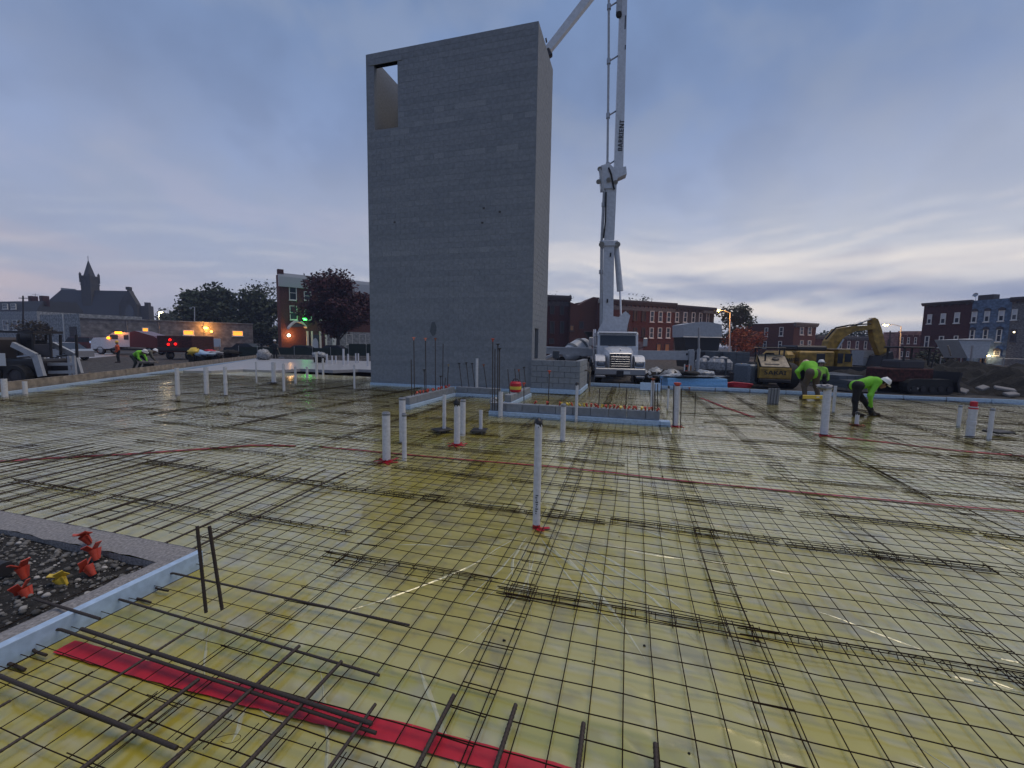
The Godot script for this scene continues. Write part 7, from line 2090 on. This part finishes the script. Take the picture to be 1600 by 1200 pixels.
func make_church() -> void:
	var D := 150.0
	var t := stand("church", "dark stone church with pointed tower beyond the low building", "church", 136, D, -0.5)
	var P := func(px: float, py: float) -> Vector3: return loc(t, px, py, D)
	var r0: Vector3 = P.call(62, 478); var r1: Vector3 = P.call(88, 452); var r2: Vector3 = P.call(202, 456); var r3: Vector3 = P.call(218, 474)
	var nave := part(t, "nave", MB.new().box(Vector3((r0.x + r3.x) * 0.5, r0.y * 0.5 - 1.0, -2.0), Vector3(r3.x - r0.x, r0.y - 2.0, 4.0)), M.church_stone)
	# hipped slate roof: ridge set back
	var m := MB.new()
	var e0 := Vector3(r0.x - 3.0, r0.y - 4.0, 1.0); var e1 := Vector3(r3.x - 2.0, r0.y - 4.0, 1.0)
	var k0 := Vector3(r1.x, r1.y, -1.5); var k1 := Vector3(r2.x, r1.y, -1.5)
	var b0 := Vector3(r0.x - 1.0, r0.y - 4.0, -4.5); var b1 := Vector3(r3.x - 2.0, r0.y - 4.0, -4.5)
	m.quad(e0, e1, k1, k0); m.quad(b1, b0, k0, k1); m.tri(b0, e0, k0); m.tri(e1, b1, k1)
	part(t, "roof", m, M.slate_roof)
	# gable front at the right
	var g: Vector3 = P.call(206, 453); var gl: Vector3 = P.call(192, 476); var gr: Vector3 = P.call(220, 476)
	var gb := part(t, "gable_front", MB.new().prism([Vector2(gl.x, 0), Vector2(gr.x, 0), Vector2(gr.x, gr.y), Vector2(g.x, g.y), Vector2(gl.x, gl.y)], 0.0, 1.6), M.church_stone)
	var wc: Vector3 = P.call(209, 486)
	part(gb, "arch_window", MB.new().prism([Vector2(wc.x - 1.4, wc.y - 3), Vector2(wc.x + 1.4, wc.y - 3), Vector2(wc.x + 1.4, wc.y), Vector2(wc.x + 0.8, wc.y + 1.4), Vector2(wc.x, wc.y + 1.9), Vector2(wc.x - 0.8, wc.y + 1.4), Vector2(wc.x - 1.4, wc.y)], 1.6, 1.7), M.pane)
	part(gb, "finial", MB.new().box(Vector3(g.x - 0.3, g.y + 0.4, 0.8), Vector3(1.2, 1.0, 1.2)), M.church_stone)
	var p0: Vector3 = P.call(220, 478); var p1: Vector3 = P.call(234, 478)
	part(t, "porch", MB.new().box(Vector3((p0.x + p1.x) * 0.5, p0.y * 0.5, -0.5), Vector3(p1.x - p0.x, p0.y, 2)), M.church_stone)
	part(t, "porch_pier", MB.new().box(Vector3(p1.x - 0.7, p0.y * 0.5 + 0.6, 0.0), Vector3(1.3, p0.y + 1.2, 1.2)), M.church_stone)
	# tower with corner turrets, belfry openings and spire
	var t0: Vector3 = P.call(123, 432); var t1: Vector3 = P.call(152.5, 432); var ap: Vector3 = P.call(136, 403)
	var w := (t1.x - t0.x) * 0.54; var cx := t0.x + w * 0.56
	var tw := part(t, "bell_tower", MB.new().box(Vector3(cx, t0.y * 0.5, -w * 0.5), Vector3(w * 0.94, t0.y, w * 0.94)), M.church_stone)
	part(tw, "string_course", MB.new().box(Vector3(cx, P.call(137, 444).y, -w * 0.5), Vector3(w * 1.02, 0.4, w * 1.02)), M.church_stone)
	part(tw, "parapet", MB.new().box(Vector3(cx, t0.y + 0.1, -w * 0.5), Vector3(w * 1.04, 0.6, w * 1.04)), M.church_stone)
	for sx in [-1.0, 1.0]:
		for sz in [-1.0, 1.0]:
			part(tw, "turret", MB.new().lathe([Vector2(0.32, t0.y - 2.0), Vector2(0.34, t0.y + 0.8), Vector2(0.38, t0.y + 0.9), Vector2(0.0, t0.y + 1.7)], 8, Transform3D(Basis.IDENTITY, Vector3(cx + sx * w * 0.46, 0, -w * 0.5 + sz * w * 0.46))), M.church_stone)
	for u in [-0.2, 0.2]: part(tw, "belfry_opening", MB.new().prism([Vector2(cx + u * w - 0.4, t0.y - 3.2), Vector2(cx + u * w + 0.4, t0.y - 3.2), Vector2(cx + u * w + 0.4, t0.y - 1.6), Vector2(cx + u * w, t0.y - 0.7), Vector2(cx + u * w - 0.4, t0.y - 1.6)], -w * 0.03, -w * 0.03 + 0.06), M.lettering_black)
	part(t, "spire", MB.new().lathe([Vector2(w * 0.47, t0.y + 0.3), Vector2(w * 0.40, t0.y + 1.2), Vector2(0.10, ap.y - 0.6), Vector2(0.0, ap.y - 0.5)], 8, Transform3D(Basis(Vector3.UP, PI / 8.0), Vector3(cx, 0, -w * 0.5))).tube(Vector3(cx, ap.y - 0.8, -w * 0.5), Vector3(cx, ap.y + 1.0, -w * 0.5), 0.08), M.slate_roof)
	# pale gable at the far left end
	var c0: Vector3 = P.call(73, 447); var c1: Vector3 = P.call(96, 449)
	part(t, "end_gable", MB.new().prism([Vector2(c0.x, 0), Vector2(c1.x, 0), Vector2(c1.x, c1.y), Vector2(c0.x, c0.y)], -5.0, -4.6), M.pale_siding)

func make_clutter() -> void:
	# upright dowels with plastic caps around the block walls: [px, foot py, top py, cap, depth z or 0 for the floor]
	var L := [
		[642, 618, 562, ""], [646, 618, 528, "orange"], [664, 614, 529, "orange"], [662, 614, 578, "dark"], [680, 611, 529, "rust"], [693, 609, 537, ""], [689, 609, 588, "dark"], [697, 609, 590, ""], [702, 608, 570, "yellow"],
		[714, 608, 568, "dark"], [725, 609, 567, "dark"], [734, 609, 568, "dark"], [752, 609, 570, "rust"],
		[769.5, 632, 530, "red"], [773, 632, 545, ""], [777.5, 630, 538, "dark"], [780, 630, 545, "dark"], [790.5, 622, 577, ""], [801, 615, 576, ""], [807.5, 612, 578, "rust"], [816, 612, 574, "dark"],
		[818, 630, 599, "red"], [858.5, 634, 580, "red"], [938, 636, 607, ""], [979, 639, 606, ""], [1019, 640, 592, "rust"], [1022, 640, 600, ""],
		[1033, 620, 592, "blue"], [1026, 612, 600, ""], [1051.5, 662, 602, ""], [1063.5, 663, 607, ""], [1077, 613, 606, "rust"], [1086, 640, 612, ""],
	]
	M.cap_red = M.orange_cap
	mat("cap_pink", 0.70, 0.22, 0.15, 0.5)
	mat("cap_blue", 0.03, 0.05, 0.14, 0.5)
	mat("cap_rust", 0.24, 0.07, 0.04, 0.7)
	var dk := {"orange": M.cap_pink, "red": M.orange_cap, "dark": M.dark_metal, "yellow": M.cream_paint, "rust": M.cap_rust, "blue": M.cap_blue}
	var words := {"": "bare", "orange": "pale pink capped", "red": "orange capped", "dark": "dark capped", "yellow": "cream capped", "rust": "rusty brown capped", "blue": "dark blue capped"}
	var i := 0
	for q in L:
		var px: float = q[0]
		var foot: Vector3
		# the foot stands in the wall course it rises from
		if px < 710: foot = Vector3(-5.60, 0.32, -12.5 + (710.0 - px) / 73.0 * 2.7)
		elif px < 760: foot = Vector3(-5.3 + (px - 714.0) / 60.0 * 1.35, 0.32, -12.72)
		elif px < 788: foot = gnd(px, 636, 0.25)
		elif px < 817: foot = Vector3(-3.30, 0.32, -11.4 - (px - 790.0) / 26.0 * 1.9)
		elif px < 1031: foot = Vector3(-3.25 + (px - 764.0) / 267.0 * 3.9, 0.32, -9.74)
		else: foot = gnd(px, q[1] + 4, 0.02)
		var f := Vector3(-sin(deg_to_rad(YAW)), 0, -cos(deg_to_rad(YAW)))
		var d := foot.dot(f)
		var tp := pt(px, q[2], d)
		var wname := "the corner wall" if px < 760 else "the front wall"
		if px >= 788 and px < 817: wname = "the short return wall"
		if px >= 1031: wname = "the mesh by the truck"
		var t := thing("dowel_bar", "%s upright dowel bar rising from %s" % [words[q[3]], wname], "rebar", "upright dowels around the block walls", foot)
		var v := tp - foot
		part(t, "bar", MB.new().tube(Vector3(0, -0.08, 0), Vector3(v.x * 0.6, v.y, v.z * 0.6), 0.011, 0.011, 6), M.rebar)
		if q[3]:
			part(t, "cap", MB.new().lathe([Vector2(0.014, v.y - 0.06), Vector2(0.017, v.y - 0.015), Vector2(0.045, v.y), Vector2(0.048, v.y + 0.012), Vector2(0.0, v.y + 0.02)], 10, Transform3D(Basis.IDENTITY, Vector3(v.x * 0.6, 0, v.z * 0.6))), dk[q[3]])
		i += 1
	# caps lying along the tops of the low walls
	var caps := []
	for k in 26: caps.append([Vector3(-1.55 + k * 0.084 + rnd(-0.02, 0.02), 0.335, -9.74 + rnd(-0.05, 0.06)), "y" if (k < 7 and k % 4 != 3) or k % 5 == 1 else "o", "the front wall"])
	for k in 13: caps.append([Vector3(-5.60 + rnd(-0.05, 0.05), 0.335, -10.3 - k * 0.17 + rnd(-0.03, 0.03)), "o", "the corner wall"])
	for k in 3: caps.append([Vector3(-2.2 + k * 0.3, 0.335, -9.74), "o", "the front wall"])
	for q in caps:
		var o := thing("bar_cap", ("yellow" if q[1] == "y" else "orange") + " plastic bar cap lying on top of " + q[2], "bar cap", "plastic bar caps on the block walls", q[0])
		o.rotation = Vector3(rnd(-0.25, 0.25), rnd(0, 6), rnd(-0.9, 0.9))
		o.position.y += 0.02
		var mt: Material = M.yellow_cap if q[1] == "y" else M.orange_cap
		part(o, "sleeve", MB.new().lathe([Vector2(0.018, -0.02), Vector2(0.026, 0.05)], 8), mt)
		part(o, "plate", MB.new().cbox(Vector3(0, 0.055, 0), Vector3(0.06, 0.014, 0.06), 0.005), mt)
	# red drum tool box on the return wall
	var rb := thing("red_tool_box", "red and yellow tool drum standing on the short return wall", "tool box", "", Vector3(-3.30, 0.33, -12.0))
	part(rb, "drum", MB.new().lathe([Vector2(0.15, 0), Vector2(0.17, 0.03), Vector2(0.17, 0.26), Vector2(0.14, 0.30), Vector2(0.0, 0.31)], 16), M.red_tape)
	part(rb, "band", MB.new().lathe([Vector2(0.174, 0.08), Vector2(0.176, 0.14), Vector2(0.174, 0.17)], 16), M.yellow_cap)
	part(rb, "handle", MB.new().path([Vector3(-0.1, 0.30, 0), Vector3(-0.05, 0.38, 0), Vector3(0.06, 0.38, 0), Vector3(0.1, 0.30, 0)], 0.014, 6), M.dark_metal)
	# white post and string at the stub wall, stake at the rear edge
	var sp := thing("grade_stake", "pale timber stake with cross piece at the stub wall corner", "stake", "", gnd(921, 611, 0.0))
	part(sp, "post", MB.new().box(Vector3(0, 0.45, 0), Vector3(0.06, 0.95, 0.04)), M.wood)
	part(sp, "cross_piece", MB.new().box(Vector3(-0.12, 0.78, 0.035), Vector3(0.34, 0.06, 0.03)), M.wood)
	# caulk gun / white bits and a clear sheet on the wall end
	var cs := thing("plastic_wad", "crumpled clear plastic wad at the end of the front wall", "plastic wad", "", gnd(771, 632, 0.13))
	part(cs, "wad", MB.new().blob(Vector3(0, 0.08, 0), Vector3(0.10, 0.09, 0.09), 4, 0.6, 8), M.clear_plastic)
	part(cs, "fold", MB.new().blob(Vector3(0.06, 0.15, 0.02), Vector3(0.06, 0.05, 0.06), 6, 0.6, 7), M.clear_plastic)
	# dark lumps of mud and stones on the sheet
	for k in 26:
		var x := rnd(-3.0, 5.0); var z := rnd(-6.0, -1.3)
		if x < -3.0 and z > -2.5: continue
		var s := 0.004 + 0.010 * pow(rng.randf(), 3.0)
		var o := mpart(self, "mud_lump", MB.new().blob(Vector3.ZERO, Vector3(s, s * 0.6, s * 0.8), k, 0.4, 4).mesh(), M.soil)
		o.position = Vector3(x, sheet_y(x, z) + s * 0.4, z)
		tag(o, "small dark lump of mud on the yellow sheet", "mud", "mud lumps on the sheet")
	# yellow lit tube and a level under the bent worker
	var yb := thing("yellow_level", "bright yellow level lying at the rear foam edge by the bent worker", "level", "", gnd(1272, 625, 0.02), deg_to_rad(YAW))
	part(yb, "beam", MB.new().cbox(Vector3(0, 0.10, 0), Vector3(0.85, 0.13, 0.06), 0.015), M.yellow_cap)
	part(yb, "end_cap", MB.new().cbox(Vector3(-0.43, 0.10, 0), Vector3(0.04, 0.14, 0.07), 0.01), M.black_pad)
	part(yb, "vial", MB.new().cbox(Vector3(0.1, 0.10, 0.032), Vector3(0.10, 0.04, 0.01), 0.004), M.trim_white)
	# wire fence posts at the right
	var wf := thing("wire_fence", "post and wire fence crossing before the houses", "fence", "", Vector3.ZERO)
	var a := pt(1470, 560, 36.0); var b := pt(1640, 560, 33.0)
	a.y = -0.33; b.y = -0.33
	for k in 6:
		var p := a.lerp(b, k / 5.0)
		part(wf, "post", MB.new().tube(p, p + Vector3(0, 1.55, 0), 0.035, 0.035, 6), M.steel)
	for h in [0.75, 1.48]: part(wf, "wire", MB.new().tube(a + Vector3(0, h, 0), b + Vector3(0, h, 0), 0.02, 0.02, 5), M.steel)
	var gp := stand("galvanised_post", "tall galvanised post standing on the spoil near the hopper", "post", 1520, 24.0, -0.3)
	part(gp, "tube", MB.new().tube(Vector3.ZERO, loc(gp, 1520, 540, 24.0), 0.05, 0.05, 8), M.steel)
	part(gp, "collar", MB.new().tube(Vector3(0, 0.5, 0), Vector3(0, 0.62, 0), 0.08, 0.08, 8), M.dark_metal)
